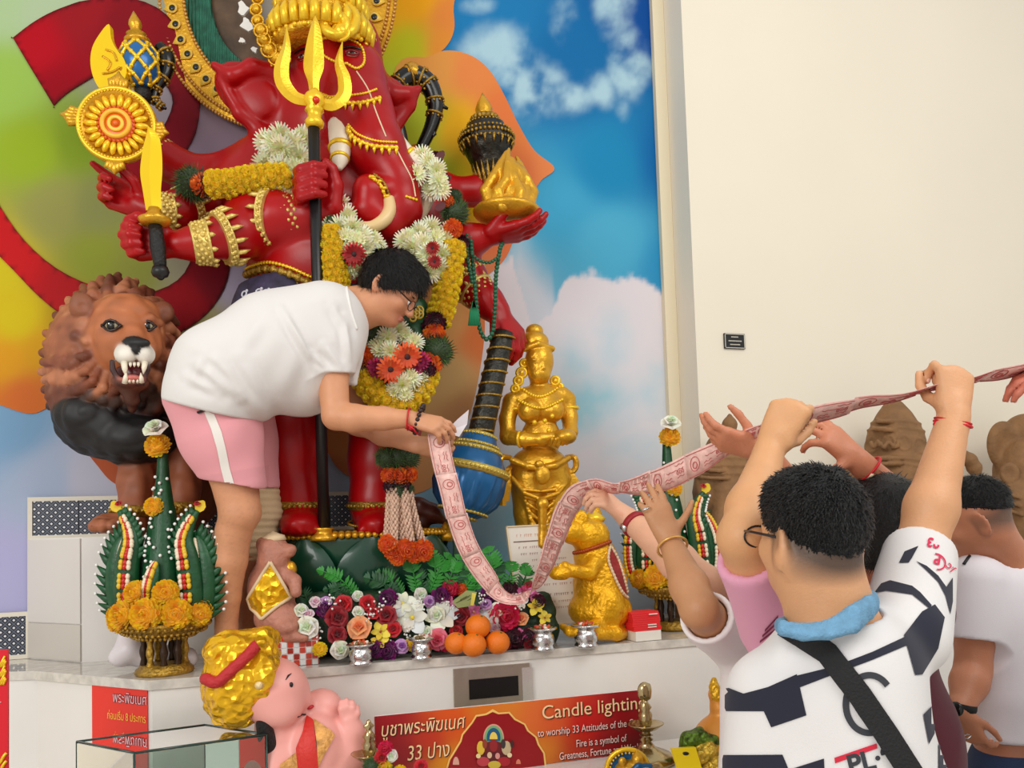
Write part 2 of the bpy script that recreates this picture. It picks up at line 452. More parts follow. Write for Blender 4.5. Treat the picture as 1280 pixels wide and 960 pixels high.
def inpoly(pg, x, y):
    a = pg; b = np.roll(pg, -1, 0); c = (a[:, 1] > y) != (b[:, 1] > y)
    with np.errstate(divide='ignore', invalid='ignore'):
        xi = a[:, 0]+(y-a[:, 1])/(b[:, 1]-a[:, 1])*(b[:, 0]-a[:, 0])
    return int(np.sum(c & (x < xi))) % 2 == 1
def inpoly_v(pg, x, y):
    pg = np.asarray(pg, float); r = np.zeros(len(x), bool)
    for a, b in zip(pg, np.roll(pg, -1, 0)):
        c = (a[1] > y) != (b[1] > y)
        if a[1] != b[1]: r ^= c & (x < a[0]+(y-a[1])/(b[1]-a[1])*(b[0]-a[0]))
    return r
FONTS = {}
def text(name, s, m, parent, org, xdir, ydir, size, font=None, extrude=.0005, align='LEFT', shear=0, width=None, bold=0, lift=None):
    cu = bpy.data.curves.new(name, 'FONT'); cu.body = s; cu.size = 1; cu.align_x = align; cu.shear = shear; cu.offset = bold
    o = bpy.data.objects.new(name, cu); col.objects.link(o)
    dg = bpy.context.evaluated_depsgraph_get(); me = o.evaluated_get(dg).to_mesh()
    v = np.empty(len(me.vertices)*3, np.float32); me.vertices.foreach_get('co', v); v = v.reshape(-1, 3)
    fs = [tuple(p.vertices) for p in me.polygons]; o.evaluated_get(dg).to_mesh_clear(); bpy.data.objects.remove(o)
    if not len(v): return None
    x, y = nrm(xdir), nrm(ydir); n = np.cross(x, y)
    if width: k = width/(v[:, 0].max()-v[:, 0].min())
    else: k = size
    W_ = np.asarray(org)+k*v[:, :1]*x+size*v[:, 1:2]*y+n*(lift if lift is not None else .001)
    return put(name, W_, [np.array(f) for f in fs], m, parent, None, False)
def hullcol(V, pts, p=3.0):
    """inverse-distance blend of colours given at picture points"""
    x, y = proj(V); A = np.zeros((len(V), 3)); W = np.zeros(len(V))
    for (a, b), c in pts:
        w_ = 1/(((x-a)**2+(y-b)**2)/1e4+.05)**(p/2); A += w_[:, None]*s2l(c); W += w_
    return A/W[:, None]
# ================================================================== room
from mathutils.geometry import delaunay_2d_cdt
YM, YW, XC = 3.5, 3.30, 1.935            # mural wall, white wall in front of it, the corner between them
put('floor', *box((-5, -4, -.1), (7, 3.5, 0)), mat('floor_tile', (205, 198, 188), .3), smooth=False)['kind'] = 'structure'
put('wall_back', *box((-5, YM+.006, 0), (XC+.0, YM+.2, 4.6)), WALL, smooth=False)['kind'] = 'structure'
put('wall_right', *box((XC, YW, 0), (7, YM+.2, 4.6)), WALL, smooth=False)['kind'] = 'structure'
put('trim_1', *box((1.872, YM-.03, 1.15), (XC-.001, YM+.005, 4.6)), mat('cream_trim', (232, 220, 190), .6), smooth=False)['kind'] = 'structure'

def flatprint(name, poly, Y, colfn, parent, m, step=6, sp=6, th=.003):
    pg = np.asarray(poly, float)
    if sp: pg = spl(np.c_[pg, np.zeros(len(pg))], sp, True)[:, :2]
    lo, hi = pg.min(0), pg.max(0); gx, gy = np.meshgrid(np.arange(lo[0]+step/2, hi[0], step), np.arange(lo[1]+step/2, hi[1], step))
    gx, gy = gx.ravel(), gy.ravel(); k = inpoly_v(pg, gx, gy); gx, gy = gx[k], gy[k]
    q = np.min((gx[:, None]-pg[None, :, 0])**2+(gy[:, None]-pg[None, :, 1])**2, 1) > (step*.6)**2
    pts = np.concatenate([pg, np.c_[gx[q], gy[q]]])
    n = len(pg); r = delaunay_2d_cdt([Vector(p) for p in pts], [], [list(range(n))], 1, .01)
    V2 = np.array([tuple(v) for v in r[0]]); T = np.array([f for f in r[2]])
    V = np.array([P(x, y, Y) for x, y in V2])
    edge = np.min(np.sqrt((V2[:, 0, None]-pg[None, :, 0])**2+(V2[:, 1, None]-pg[None, :, 1])**2), 1)
    nn = np.cross(V[T[:, 1]]-V[T[:, 0]], V[T[:, 2]]-V[T[:, 0]])
    T = np.where((nn[:, 1] > 0)[:, None], T[:, ::-1], T)
    B = MB(); B.add((V, [T]), colfn(V2, edge))
    rim = np.array([P(x, y, Y) for x, y in pg]); j = np.arange(n); j2 = (j+1) % n
    B.add((np.concatenate([rim, rim+V3(0, th, 0)]), [np.stack([j, j2, j2+n, j+n], -1)]), np.concatenate([colfn(pg, np.zeros(n))]*2))
    return B.put(name, m, parent)
def idw(pts):
    def f(V2, edge):
        A = np.zeros((len(V2), 3)); W = np.zeros(len(V2))
        for (a, b), c in pts:
            w_ = 1/(((V2[:, 0]-a)**2+(V2[:, 1]-b)**2)/1e4+.02)**2.1; A += w_[:, None]*s2l(c); W += w_
        return A/W[:, None]
    return f
def sstep(a, b, x): t = np.clip((x-a)/(b-a), 0, 1); return t*t*(3-2*t)
def fbm2(x, y, s):
    o = np.zeros(len(x)); a = 1; V = np.stack([x, y, np.zeros_like(x)], 1)
    for k in range(5): o += a*np.array([noise.noise(Vector((p[0]*s*2**k, p[1]*s*2**k, k*7.3))) for p in V]); a *= .55
    return o
def sky(V2, edge):
    x, y = V2[:, 0], V2[:, 1]
    base = idw([((600, 30), (24, 120, 178)), ((830, 20), (0, 72, 150)), ((720, 90), (10, 105, 165)), ((840, 200), (2, 98, 165)), ((760, 210), (18, 132, 182)), ((700, 260), (60, 160, 200)),
                ((620, 330), (120, 185, 210)), ((760, 300), (75, 170, 205)), ((850, 330), (40, 140, 190)), ((700, 500), (190, 212, 222)), ((850, 500), (190, 205, 222)), ((640, 640), (130, 172, 195)),
                ((720, 620), (185, 198, 214)), ((800, 640), (150, 180, 205)), ((590, 720), (105, 160, 190)), ((20, 530), (120, 160, 195)), ((60, 600), (165, 180, 205)), ((15, 720), (176, 174, 212)), ((110, 600), (188, 188, 205)), ((330, 640), (170, 180, 200))])(V2, edge)
    n = fbm2(x, y, .011); n2 = fbm2(x+500, y+90, .03)
    den = np.zeros(len(x))
    for cx, cy, rx, ry, a in [(625, 70, 40, 36, .8), (655, 110, 45, 36, .95), (705, 122, 62, 20, .75), (750, 112, 24, 26, .7), (768, 15, 26, 40, .7), (785, 80, 26, 42, .85), (705, 22, 20, 34, .6), (598, 6, 24, 12, .6), (780, 135, 14, 20, .5), (820, 10, 20, 18, .35), (680, 240, 40, 30, .25), (790, 250, 60, 20, .15)]:
        den = np.maximum(den, a*np.exp(-((x-cx)/(rx*1.35))**2-((y-cy)/(ry*1.35))**2))
    a1 = sstep(.28, 1.0, den*(1+.8*n+.35*n2))*.9
    out = base*(1-a1[:, None])+s2l((176, 210, 222))*a1[:, None]
    top = np.interp(x, [560, 640, 665, 690, 712, 740, 765, 790, 812, 835, 857, 900], [330, 318, 400, 384, 345, 334, 347, 341, 354, 368, 384, 400])
    d = y-top+10*n2+4*n; a2 = sstep(0, 9, d)*sstep(540, 620, x)
    l2 = sstep(-40, 30, y-np.interp(x, [600, 650, 690, 705], [380, 318, 365, 460])+16*n)*sstep(560, 630, x)*(x < 720)*.75
    a2 = np.maximum(a2, l2)
    patch = np.zeros(len(x))
    for cx, cy, rx, ry, a in [(730, 505, 60, 40, .95), (765, 430, 25, 40, .5), (715, 460, 30, 40, .6), (820, 490, 30, 40, .45), (860, 520, 18, 60, .5), (800, 560, 60, 30, .3), (640, 660, 70, 90, .9), (845, 430, 20, 25, .3)]:
        patch = np.maximum(patch, a*np.exp(-((x-cx)/rx)**2-((y-cy)/ry)**2))
    patch = np.clip(patch*(1+.5*n2), 0, 1)
    cl = s2l((224, 217, 222))*(1-patch[:, None])+s2l((158, 204, 218))*patch[:, None]
    f = sstep(560, 660, y)[:, None]*.6; cl = cl*(1-f)+base*f
    return out*(1-a2[:, None])+cl*a2[:, None]
lo = P(-140, 300, YM)[0]; hi = 1.872
MUR = mat('mural_print', None, .5, spec=.12)
mur = thing('mural', 'printed wall mural with a big red syllable, orange lotus petals and cloudy blue sky', 'mural', ((lo+hi)/2, YM, 1.18))
Vg, Fg = grid(lambda u, v: np.stack([lo+(hi-lo)*u, np.full(len(u), YM), 1.15+(4.45-1.15)*v], 1), 380, 250)
x_, y_ = proj(Vg); put('sky_print', Vg, Fg, MUR, mur, sky(np.stack([x_, y_], 1), None))
leftc = idw([((0, 0), (168, 194, 145)), ((60, 10), (172, 192, 155)), ((10, 100), (150, 186, 80)), ((40, 190), (146, 172, 34)), ((0, 330), (205, 186, 20)), ((100, 180), (125, 150, 34)), ((70, 260), (150, 150, 80)), ((120, 260), (135, 140, 80)),
             ((170, 330), (140, 145, 60)), ((230, 320), (150, 145, 120)), ((20, 400), (206, 184, 12)), ((50, 440), (205, 150, 18)), ((10, 450), (214, 150, 20)), ((30, 495), (205, 105, 42)), ((75, 480), (205, 108, 40)), ((90, 400), (170, 140, 10)),
             ((195, 135), (152, 142, 152)), ((250, 195), (150, 132, 150)), ((270, 160), (150, 130, 145)), ((290, 300), (160, 150, 175)), ((295, 340), (190, 185, 210)), ((240, 410), (178, 172, 112)), ((180, 0), (150, 150, 130)), ((150, 60), (150, 145, 140)), ((120, 320), (140, 150, 50)), ((400, 400), (180, 150, 120)), ((400, 200), (150, 140, 100))])
pet = lambda n_, pg, f, dy: flatprint(n_, pg, YM-dy, f, mur, MUR, 7)
pet('lotus_petal', [(-140, -60), (300, -60), (480, -60), (500, 200), (470, 420), (300, 520), (120, 520), (75, 505), (40, 517), (0, 506), (-60, 480), (-140, 430)], leftc, .004)
pet('lotus_petal', [(84, 510), (95, 545), (120, 580), (146, 606), (200, 622), (300, 610), (330, 480), (200, 440), (100, 470)], idw([((100, 540), (168, 74, 46)), ((150, 590), (180, 88, 52)), ((240, 590), (170, 110, 60))]), .006)
pet('lotus_petal', [(380, 400), (560, 330), (598, 350), (606, 400), (602, 450), (590, 510), (575, 545), (545, 605), (490, 620), (440, 598), (412, 570), (390, 500)], idw([((560, 400), (226, 168, 98)), ((555, 470), (222, 184, 120)), ((603, 420), (226, 120, 60)), ((585, 520), (205, 150, 100)), ((430, 560), (205, 130, 75)), ((410, 590), (180, 100, 60))]), .0045)
pet('lotus_petal', [(440, -40), (558, -40), (567, 15), (567, 40), (556, 60), (538, 72), (480, 110), (440, 110)], idw([((470, 20), (238, 172, 8)), ((510, 60), (190, 192, 22)), ((500, 100), (180, 195, 40)), ((562, 20), (222, 132, 58)), ((555, 60), (224, 140, 50)), ((520, 0), (238, 165, 10))]), .005)
pet('lotus_petal', [(490, 100), (538, 70), (562, 63), (590, 70), (612, 88), (630, 118), (648, 155), (668, 188), (693, 210), (676, 226), (662, 250), (645, 292), (630, 325), (600, 348), (560, 352), (500, 330)],
    idw([((545, 85), (222, 150, 70)), ((530, 150), (180, 192, 36)), ((575, 160), (240, 178, 8)), ((590, 90), (226, 132, 70)), ((625, 140), (222, 118, 62)), ((645, 220), (222, 112, 60)), ((540, 220), (172, 194, 44)), ((580, 250), (238, 200, 16)), ((620, 300), (224, 112, 62)), ((690, 210), (228, 132, 74)), ((600, 335), (222, 130, 80))]), .007)
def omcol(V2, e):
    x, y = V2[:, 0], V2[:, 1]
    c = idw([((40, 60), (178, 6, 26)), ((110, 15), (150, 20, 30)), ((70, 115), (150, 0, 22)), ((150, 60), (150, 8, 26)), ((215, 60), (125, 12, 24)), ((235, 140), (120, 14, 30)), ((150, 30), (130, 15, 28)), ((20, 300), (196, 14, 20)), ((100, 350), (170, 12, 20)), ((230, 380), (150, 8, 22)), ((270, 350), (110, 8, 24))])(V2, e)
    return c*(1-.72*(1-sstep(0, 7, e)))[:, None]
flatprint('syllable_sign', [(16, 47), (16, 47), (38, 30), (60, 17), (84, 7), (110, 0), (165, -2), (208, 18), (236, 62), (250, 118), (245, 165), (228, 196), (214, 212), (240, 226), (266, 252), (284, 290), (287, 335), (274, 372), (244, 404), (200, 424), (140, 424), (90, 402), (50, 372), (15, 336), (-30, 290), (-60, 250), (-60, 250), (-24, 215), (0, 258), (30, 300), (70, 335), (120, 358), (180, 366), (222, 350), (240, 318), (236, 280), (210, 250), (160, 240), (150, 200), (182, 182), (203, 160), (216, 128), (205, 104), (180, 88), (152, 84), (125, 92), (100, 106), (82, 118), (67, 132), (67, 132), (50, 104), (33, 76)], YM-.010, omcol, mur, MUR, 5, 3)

# ------------------------------------------------------------------ altar and white plinth
AZ = 1.15
pa = [PZ(x, y, AZ)[:2] for x, y in ((-160, 846), (47, 838), (190, 850), (880, 796), (1500, 748))]
foot = [np.array([*p, 0]) for p in pa]+[V3(pa[-1][0], YW-.002, 0), V3(XC-.002, YW-.002, 0), V3(XC-.002, YM, 0), V3(pa[0][0]-.2, YM, 0)]
alt = thing('altar', 'long white marble altar bench with an angled left end', 'altar', (0, 3.0, 0))
put('body', *prism([p+V3(0, .0, 0) for p in foot], V3(0, 0, AZ-.03)), MARBLE, alt, smooth=False)
fo = np.array(foot); ctr = V3(.6, 3.6, 0)
put('top_slab', *prism([p+(0 if p[1] > 3.2 else 1)*nrm(p-ctr)*.012+V3(0, 0, AZ-.03) for p in foot], V3(0, 0, .03)), mat('marble_top', (214, 208, 198), .1, 0, 0, 1, .22, 26, coat=.3), alt, smooth=False)
A_, B_, C_ = (PZ(x, y, AZ) for x, y in ((36, 823), (103, 828), (340, 820)))
PTZ = 1.603
LX = P(452, 676, 3.16)[0]-.335
pl = thing('plinth', 'white glossy block under the lion and the red elephant-headed statue', 'plinth', (0, 3.3, AZ))
zz = V3(0, 0, PTZ-AZ)
put('body', *prism([A_, B_, V3(LX, B_[1]-.01, AZ), V3(LX, YM-.013, AZ), V3(A_[0], YM-.013, AZ)], zz), MARBLE, pl, smooth=False)
# stone panels on the angled side of the plinth, joints recessed
dv = B_-A_; n_ = nrm(np.cross(dv, V3(0, 0, 1)))
for z0, z1, s_ in ((0.004, .135, 1), (.139, .449, 1)):
    put('panel', *obox((A_+B_)/2+n_*.003+V3(0, 0, (z0+z1)/2), dv/2*.985, n_*.004, V3(0, 0, (z1-z0)/2)), mat('panel_stone_%d' % (z0 > .1), (205, 198, 188) if z0 < .1 else (218, 212, 206), .3), pl, smooth=False)

# tile bands on the wall
def tilemat():
    m = mat('dotted_tile', (30, 34, 48), .3); nt = m.node_tree; N = nt.nodes; L = nt.links
    tc = N.new('ShaderNodeTexCoord'); mp = N.new('ShaderNodeMapping'); mp.inputs['Rotation'].default_value = (0, math.radians(45), 0)
    L.new(tc.outputs['Object'], mp.inputs[0]); v = N.new('ShaderNodeTexVoronoi'); v.voronoi_dimensions = '3D'; v.distance = 'CHEBYCHEV'; v.inputs['Randomness'].default_value = 0; v.inputs['Scale'].default_value = 1/.0205
    sp = N.new('ShaderNodeSeparateXYZ'); cb = N.new('ShaderNodeCombineXYZ'); L.new(mp.outputs[0], sp.inputs[0]); L.new(sp.outputs[0], cb.inputs[0]); L.new(sp.outputs[2], cb.inputs[2]); L.new(cb.outputs[0], v.inputs['Vector'])
    r = N.new('ShaderNodeValToRGB'); e = r.color_ramp.elements; e[0].position = 0; e[0].color = (.8, .8, .82, 1); e[1].position = .17; e[1].color = (*rgb(26, 30, 44), 1)
    r.color_ramp.interpolation = 'CONSTANT'; q = e.new(.40); q.color = (*rgb(92, 98, 112), 1)
    L.new(v.outputs['Distance'], r.inputs[0]); L.new(r.outputs[0], N['Principled BSDF'].inputs['Base Color']); return m
TILE = tilemat(); CREAM = mat('cream_frame', (226, 218, 200), .5)
def band(x0, x1, z0, z1, Y, w_=.152):
    bt = thing('tile_band', 'strip of dark dotted wall tiles in a cream frame behind the lion' if x1 > -.8 else 'short strip of dark dotted wall tiles low at the left edge', 'tiles', ((x0+x1)/2, Y, z0))
    bt['kind'] = 'structure'
    n = max(1, round((x1-x0)/w_)); s_ = (x1-x0)/n
    for i in range(n): put('tile', *box((x0+i*s_+.0012, Y-.014, z0), (x0+(i+1)*s_-.0012, Y-.001, z1)), TILE, bt, smooth=False)
    B = MB(); e = .016
    for a, b in (((x0-e, z0-e), (x1+e, z0)), ((x0-e, z1), (x1+e, z1+e)), ((x0-e, z0), (x0, z1)), ((x1, z0), (x1+e, z1))): B.add(box((a[0], Y-.018, a[1]), (b[0], Y-.001, b[1])))
    B.put('frame', CREAM, bt, smooth=False, usecol=False)
band(P(42, 640, YM-.01)[0], P(505, 640, YM-.01)[0], PTZ+.012, P(42, 627, YM-.01)[2], YM-.012)
band(lo-.4, P(34, 800, YM-.01)[0], AZ+.017, P(20, 770, YM-.01)[2], YM-.012)

# steel slot plate in the altar front
def onfront(px, py):                       # altar front face
    a, b = pa[2], pa[3]; v = ray(px, py); d = np.array([b[0]-a[0], b[1]-a[1]]); nn = np.array([-d[1], d[0]]); t = (a@nn)/(v[:2]@nn); return C0+v*t
fd = nrm(np.array([*(pa[3]-pa[2]), 0])); fn = nrm(np.cross(fd, V3(0, 0, 1)))
fn = -fn if fn[1] > 0 else fn
def frect(x0, y0, x1, y1, t0, t1):
    a, b = onfront(x0, y0), onfront(x1, y1); c = (a+b)/2+fn*(t0+t1)/2
    return obox(c, fd*abs((b-a)@fd)/2, fn*(t1-t0)/2, V3(0, 0, abs(b[2]-a[2])/2))
sl = thing('slot_plate', 'brushed steel plate with a black slot set in the altar front', 'plate', onfront(615, 880))
def pq(x, y, t): return onfront(x, y)+fn*t
put('plate', *frect(566, 836, 663, 902, .0, .012), mat('brushed_steel', (190, 180, 165), .32, .9, .3, 25), sl, smooth=False)
put('slot', *frect(585, 849, 647, 868, .0125, .015), mat('slot_black', (8, 8, 9), .3), sl, smooth=False)
put('side_trim', *frect(651, 834, 665, 900, .0122, .016), mat('bright_steel', (235, 232, 228), .25, .8), sl, smooth=False)

# plaque on the white wall
pc = P(917, 427, YW); k = mpp(pc)
pq_ = thing('plaque', 'small black plaque with three lines of pale lettering on the white wall', 'plaque', pc)
put('board', *obox(pc+V3(0, -.006, 0), V3(14.5*k, 0, 0), V3(0, .005, 0), V3(0, 0, 9.5*k)), BLACKM, pq_, smooth=False)
B = MB()
for (a, b), (c, d) in (((-14, -9), (14, -8.2)), ((-14, 8.2), (14, 9)), ((-14, -9), (-13.2, 9)), ((13.2, -9), (14, 9))): B.add(box(pc+V3(a*k, -.0125, b*k), pc+V3(c*k, -.011, d*k)))
for z, w_, s_ in ((5, 5, 3), (0, 9, 2), (-4.5, 7, 2)):
    x = -w_
    while x < w_:
        l_ = R_.uniform(.5, 1.2) if False else 1.0; B.add(box(pc+V3(x*k, -.0125, (z-.6)*k), pc+V3((x+l_)*k, -.011, (z+.7)*k))); x += l_+.45
B.put('lettering', mat('plaque_ink', (210, 205, 190), .6), pq_, smooth=False, usecol=False)
# ================================================================== hands and flower stock
def rot(v, k, a):
    k = nrm(k); return v*math.cos(a)+np.cross(k, v)*math.sin(a)+k*(k@v)*(1-math.cos(a))
def hand(S, w, f, n, L, c, side=1, curl=(35, 40, 25), th=(45, 15, 25), spread=.10, nails=None, r=1.0, k=None, curls=None, fingers=4):
    """w wrist, f towards the knuckles, n back of the hand; curl in degrees per joint"""
    w = np.asarray(w, float); f = nrm(f); n = np.asarray(n, float); n = nrm(n-(n@f)*f); t = np.cross(n, f)*side
    k = .006 if k is None else k; rr = .050*L*r; tips = []
    S.ell(w+f*.30*L, (.19*L, .30*L, .085*L), c, np.stack([t, f, n], 1), k=.012)
    S.cone(w-f*.10*L, w+f*.16*L, .125*L, .14*L, c, k=.015)
    for i in range(fingers):
        off = (.165, .056, -.055, -.152)[i]*L; b = w+f*(.515, .535, .515, .47)[i]*L+t*off
        S.cone(w+f*.12*L+t*off*.55, b, rr*1.5, rr*1.32, c, k=.012)
        d = rot(f, n, -spread*off/(.16*L)*side) if True else f
        if d@t*off < 0: d = rot(f, n, spread*off/(.16*L)*side)
        ax = nrm(np.cross(d, n)); p = b; cu = curl if curls is None else curls[i]
        ln = (.40, .45, .41, .33)[i]*L
        for j, q in enumerate((.45, .31, .24)):
            d = rot(d, ax, -math.radians(cu[j])); e = p+d*ln*q
            S.cone(p, e, rr*(1.12, 1.0, .9)[j], rr*(1.0, .9, .76)[j], c, k=.004); p = e
        tips.append((p, d, rot(d, ax, math.radians(90))))
    a, op_, cu = [math.radians(q) for q in th]
    p = w+f*.13*L+t*.11*L; d = nrm(f*math.cos(a)+t*math.sin(a)); d = nrm(d*math.cos(op_)-n*math.sin(op_))
    ax = nrm(np.cross(d, f)) if abs(d@f) < .98 else n
    for j, q in enumerate((.24, .19, .15)):
        e = p+d*q*L; S.cone(p, e, rr*(1.75, 1.2, 1.05)[j], rr*(1.2, 1.05, .85)[j], c, k=.010 if j == 0 else .004); p = e; d = rot(d, ax, cu)
    tips.append((p, d, n)); return tips

def petal(l, w, bend, cup, n=3, tipw=.15, base=.25):
    """one petal along +x, bending towards +z; returns V, F"""
    V = []; ang = 0; x = z = 0
    for i in range(n+1):
        t = i/n; ww = w*(base+(1-base)*math.sin(math.pi*min(t*.78+.12, 1)))*(1 if t < 1 else tipw/.6 if tipw < .6 else 1)
        for s_ in (-1, 0, 1): V.append((x-math.sin(ang)*cup*abs(s_)*ww*0, s_*ww, z+cup*abs(s_)*ww))
        ang += bend/n; x += math.cos(ang)*l/n; z += math.sin(ang)*l/n
    V = np.array(V); Q = [[3*i+j, 3*i+3+j, 3*i+4+j, 3*i+1+j] for i in range(n) for j in (0, 1)]
    return V, [np.array(Q)]
def turn(V, az, el, lift=0, r=0):
    ce, se = math.cos(el), math.sin(el); V = V+np.array([r, 0, 0])
    V = np.stack([V[:, 0]*ce-V[:, 2]*se, V[:, 1], V[:, 0]*se+V[:, 2]*ce+lift], 1); ca, sa = math.cos(az), math.sin(az)
    return np.stack([V[:, 0]*ca-V[:, 1]*sa, V[:, 0]*sa+V[:, 1]*ca, V[:, 2]], 1)
rf = random.Random(5)
def jit(c, a): return tuple(min(255, max(0, q*(1+rf.uniform(-a, a)))) for q in c)
PETAL = mat('petals', None, .6, 0, 0, 1, 0, 1, sheen=.15, sss=.45); PETAL.node_tree.nodes['Principled BSDF'].inputs['Subsurface Radius'].default_value = (1, .85, .6); PETAL.node_tree.nodes['Principled BSDF'].inputs['Subsurface Scale'].default_value = .02
def pompon(name, c1, c2, rows=6, per=15, l=.42, w=.17, full=1.0, bend=.5):
    """marigold-like head, unit radius, facing +z"""
    B = MB(); B.add(ball((0, 0, -.05), (.62, .62, .5), 10, 6), c2)
    for i in range(rows):
        el = math.radians(-12+i*(100*full)/rows); n = max(4, int(per*math.cos(max(el, 0))+2))
        for j in range(n):
            V, F_ = petal(l, w, bend, .25, 2, .9); c = jit(c1 if (i+j) % 3 else c2, .08)
            B.add((turn(V, j/n*6.283+i*.7+rf.uniform(-.1, .1), el+rf.uniform(-.12, .12), 0, .58), F_), c)
    return B.mesh(name, PETAL)
def daisy(name, c1, c2, cc, n=22, layers=3, l=.75, w=.11, r0_=.22, el=(10, 30, 55), tip=.5):
    B = MB(); B.add(ball((0, 0, .06), (r0_*1.15, r0_*1.15, .13), 10, 5), cc)
    for k in range(layers):
        m = int(n*(1-.22*k))
        for j in range(m):
            V, F_ = petal(l*(1-.2*k), w, -.35 if k == 0 else .1, .15, 3, tip)
            B.add((turn(V, (j+.5*k)/m*6.283+rf.uniform(-.06, .06), math.radians(el[k])+rf.uniform(-.1, .1), .02*k, r0_), F_), jit(c1 if k == 0 else c2, .06))
    return B.mesh(name, PETAL)
def rosem(name, c1, c2, n=(5, 5, 4, 3), open_=1.0):
    B = MB(); B.add(ball((0, 0, .3), (.2, .2, .32), 8, 6), c2)
    for k, m in enumerate(n):
        for j in range(m):
            r = .62-.15*k; el = math.radians((28, 52, 70, 82)[k])*(2-open_ if open_ > 1 else 1)
            def fn(u, v, r=r):
                a = (v-.5)*1.9; rr = .16+.62*u*(1-.10*k)
                x = rr*np.cos(a*.55)*(.55+.45*u); y = np.sin(a)*(.35+.55*np.sin(u*1.9))*r; z = .10*np.cos(a)*u-.16*(u > .85)*(1-.2*k)
                return np.stack([x, y, z], 1)
            V, F_ = grid(fn, 5, 5)
            B.add((turn(V, j/m*6.283+k*.6+rf.uniform(-.1, .1), el, .02+.06*k, 0), F_), jit(c1 if k < 2 else c2, .06))
    return B.mesh(name, PETAL)
def lily(name, c1, c2, n=6, w=.36, el=25, l=1.0, cc=(230, 200, 60)):
    B = MB(); B.add(ball((0, 0, .1), (.13, .13, .16), 8, 5), cc)
    for j in range(n):
        V, F_ = petal(l*(1 if j % 2 else .88), w*(1 if j % 2 else .75), -.6, .22, 5, .25); B.add((turn(V, j/n*6.283, math.radians(el+(0 if j % 2 else 14)), .03*(j % 2), .08), F_), jit(c1 if j % 2 else c2, .04))
    return B.mesh(name, PETAL)
def tuft(name, c1, c2, n=260, l=.45):
    """round tuft of grass-like leaves"""
    B = MB(); B.add(ball((0, 0, 0), .7, 12, 8), c2)
    for i in range(n):
        z = 1-2*(i+.5)/n; a = i*2.39996; d = np.array([math.sqrt(1-z*z)*math.cos(a), math.sqrt(1-z*z)*math.sin(a), z])
        x, y, _ = frame(nrm(d+np.array([rf.uniform(-.5, .5) for _ in range(3)]))); b = d*.62; t = d*(.85+rf.random()*.22)+x*.12
        B.add((np.array([b-x*.05, b+x*.05, t]), [np.array([[0, 1, 2]])]), jit(c1 if i % 3 else c2, .2))
    return B.mesh(name, PETAL)
FL = dict(
    yellow_marigold=pompon('yellow_marigold', (255, 222, 26), (255, 206, 10)), orange_marigold=pompon('orange_marigold', (248, 118, 12), (225, 85, 5)),
    gold_marigold=pompon('gold_marigold', (255, 204, 20), (255, 190, 6), 7, 17), white_mum=daisy('white_mum', (245, 245, 215), (240, 242, 195), (205, 215, 110), 24, 3, .78, .085),
    red_gerbera=daisy('red_gerbera', (190, 16, 14), (150, 8, 12), (40, 8, 10), 20, 2, .75, .12), orange_gerbera=daisy('orange_gerbera', (240, 100, 30), (215, 70, 22), (60, 10, 14), 20, 2, .75, .12),
    magenta_daisy=daisy('magenta_daisy', (200, 20, 90), (150, 10, 70), (120, 20, 60), 18, 3, .75, .12), maroon_bloom=pompon('maroon_bloom', (88, 14, 42), (55, 8, 28), 5, 11, .45, .22),
    grass_tuft=tuft('grass_tuft', (60, 92, 30), (38, 62, 22)),
    red_rose=rosem('red_rose', (205, 12, 28), (160, 4, 18)), crimson_rose=rosem('crimson_rose', (150, 8, 26), (110, 4, 18)), peach_rose=rosem('peach_rose', (246, 168, 110), (235, 130, 70)), pink_rose=rosem('pink_rose', (240, 110, 130), (215, 60, 90)),
    white_rose=rosem('white_rose', (236, 240, 220), (222, 230, 196)), lilac_rose=rosem('lilac_rose', (205, 150, 205), (160, 80, 170)), pale_rose=rosem('pale_rose', (244, 214, 214), (235, 180, 195)),
    white_orchid=lily('white_orchid', (240, 242, 228), (226, 232, 212), 6, .42, 22), yellow_orchid=lily('yellow_orchid', (245, 220, 70), (235, 200, 50), 5, .4, 25, cc=(160, 60, 30)), purple_bloom=pompon('purple_bloom', (130, 12, 110), (90, 6, 80), 5, 12, .5, .24),
    hot_pink_bloom=pompon('hot_pink_bloom', (232, 20, 84), (200, 8, 60), 5, 12, .5, .26), pink_orchid=lily('pink_orchid', (236, 130, 180), (220, 90, 150), 5, .4, 25))
def flower(kind, c, n, r, parent, spin=None, sq=1.0):
    n = nrm(n); x, y, z = frame(n); a = rf.uniform(0, 6.28) if spin is None else spin
    X = x*math.cos(a)+y*math.sin(a); Y_ = np.cross(z, X)
    return inst(FL[kind], kind, c, np.stack([X, Y_, z], 1), r if sq == 1 else (r, r, r*sq), parent)
TOCAM = -fw
def towards(c, mix=1.0, j=.25): return nrm(nrm(C0-c)*mix+np.array([rf.uniform(-j, j) for _ in range(3)]))
def flower_rope(kind, pts, rr, fr, parent, step=None, jitter=.3, back=.3):
    """flowers all around a rope of radius rr"""
    pts = along(pts, step or fr*1.15); T = np.gradient(pts, axis=0)
    for i, p in enumerate(pts):
        x, y, _ = frame(T[i], up); m = max(3, int(round(2*math.pi*rr/(fr*1.35))))
        for j in range(m):
            a = (j+.5*(i % 2))/m*6.283; d = x*math.cos(a)+y*math.sin(a)
            if d@TOCAM < -back: continue
            flower(kind, p+d*(rr-fr*.35), nrm(d+np.array([rf.uniform(-jitter, jitter) for _ in range(3)])), fr*rf.uniform(.9, 1.15), parent)
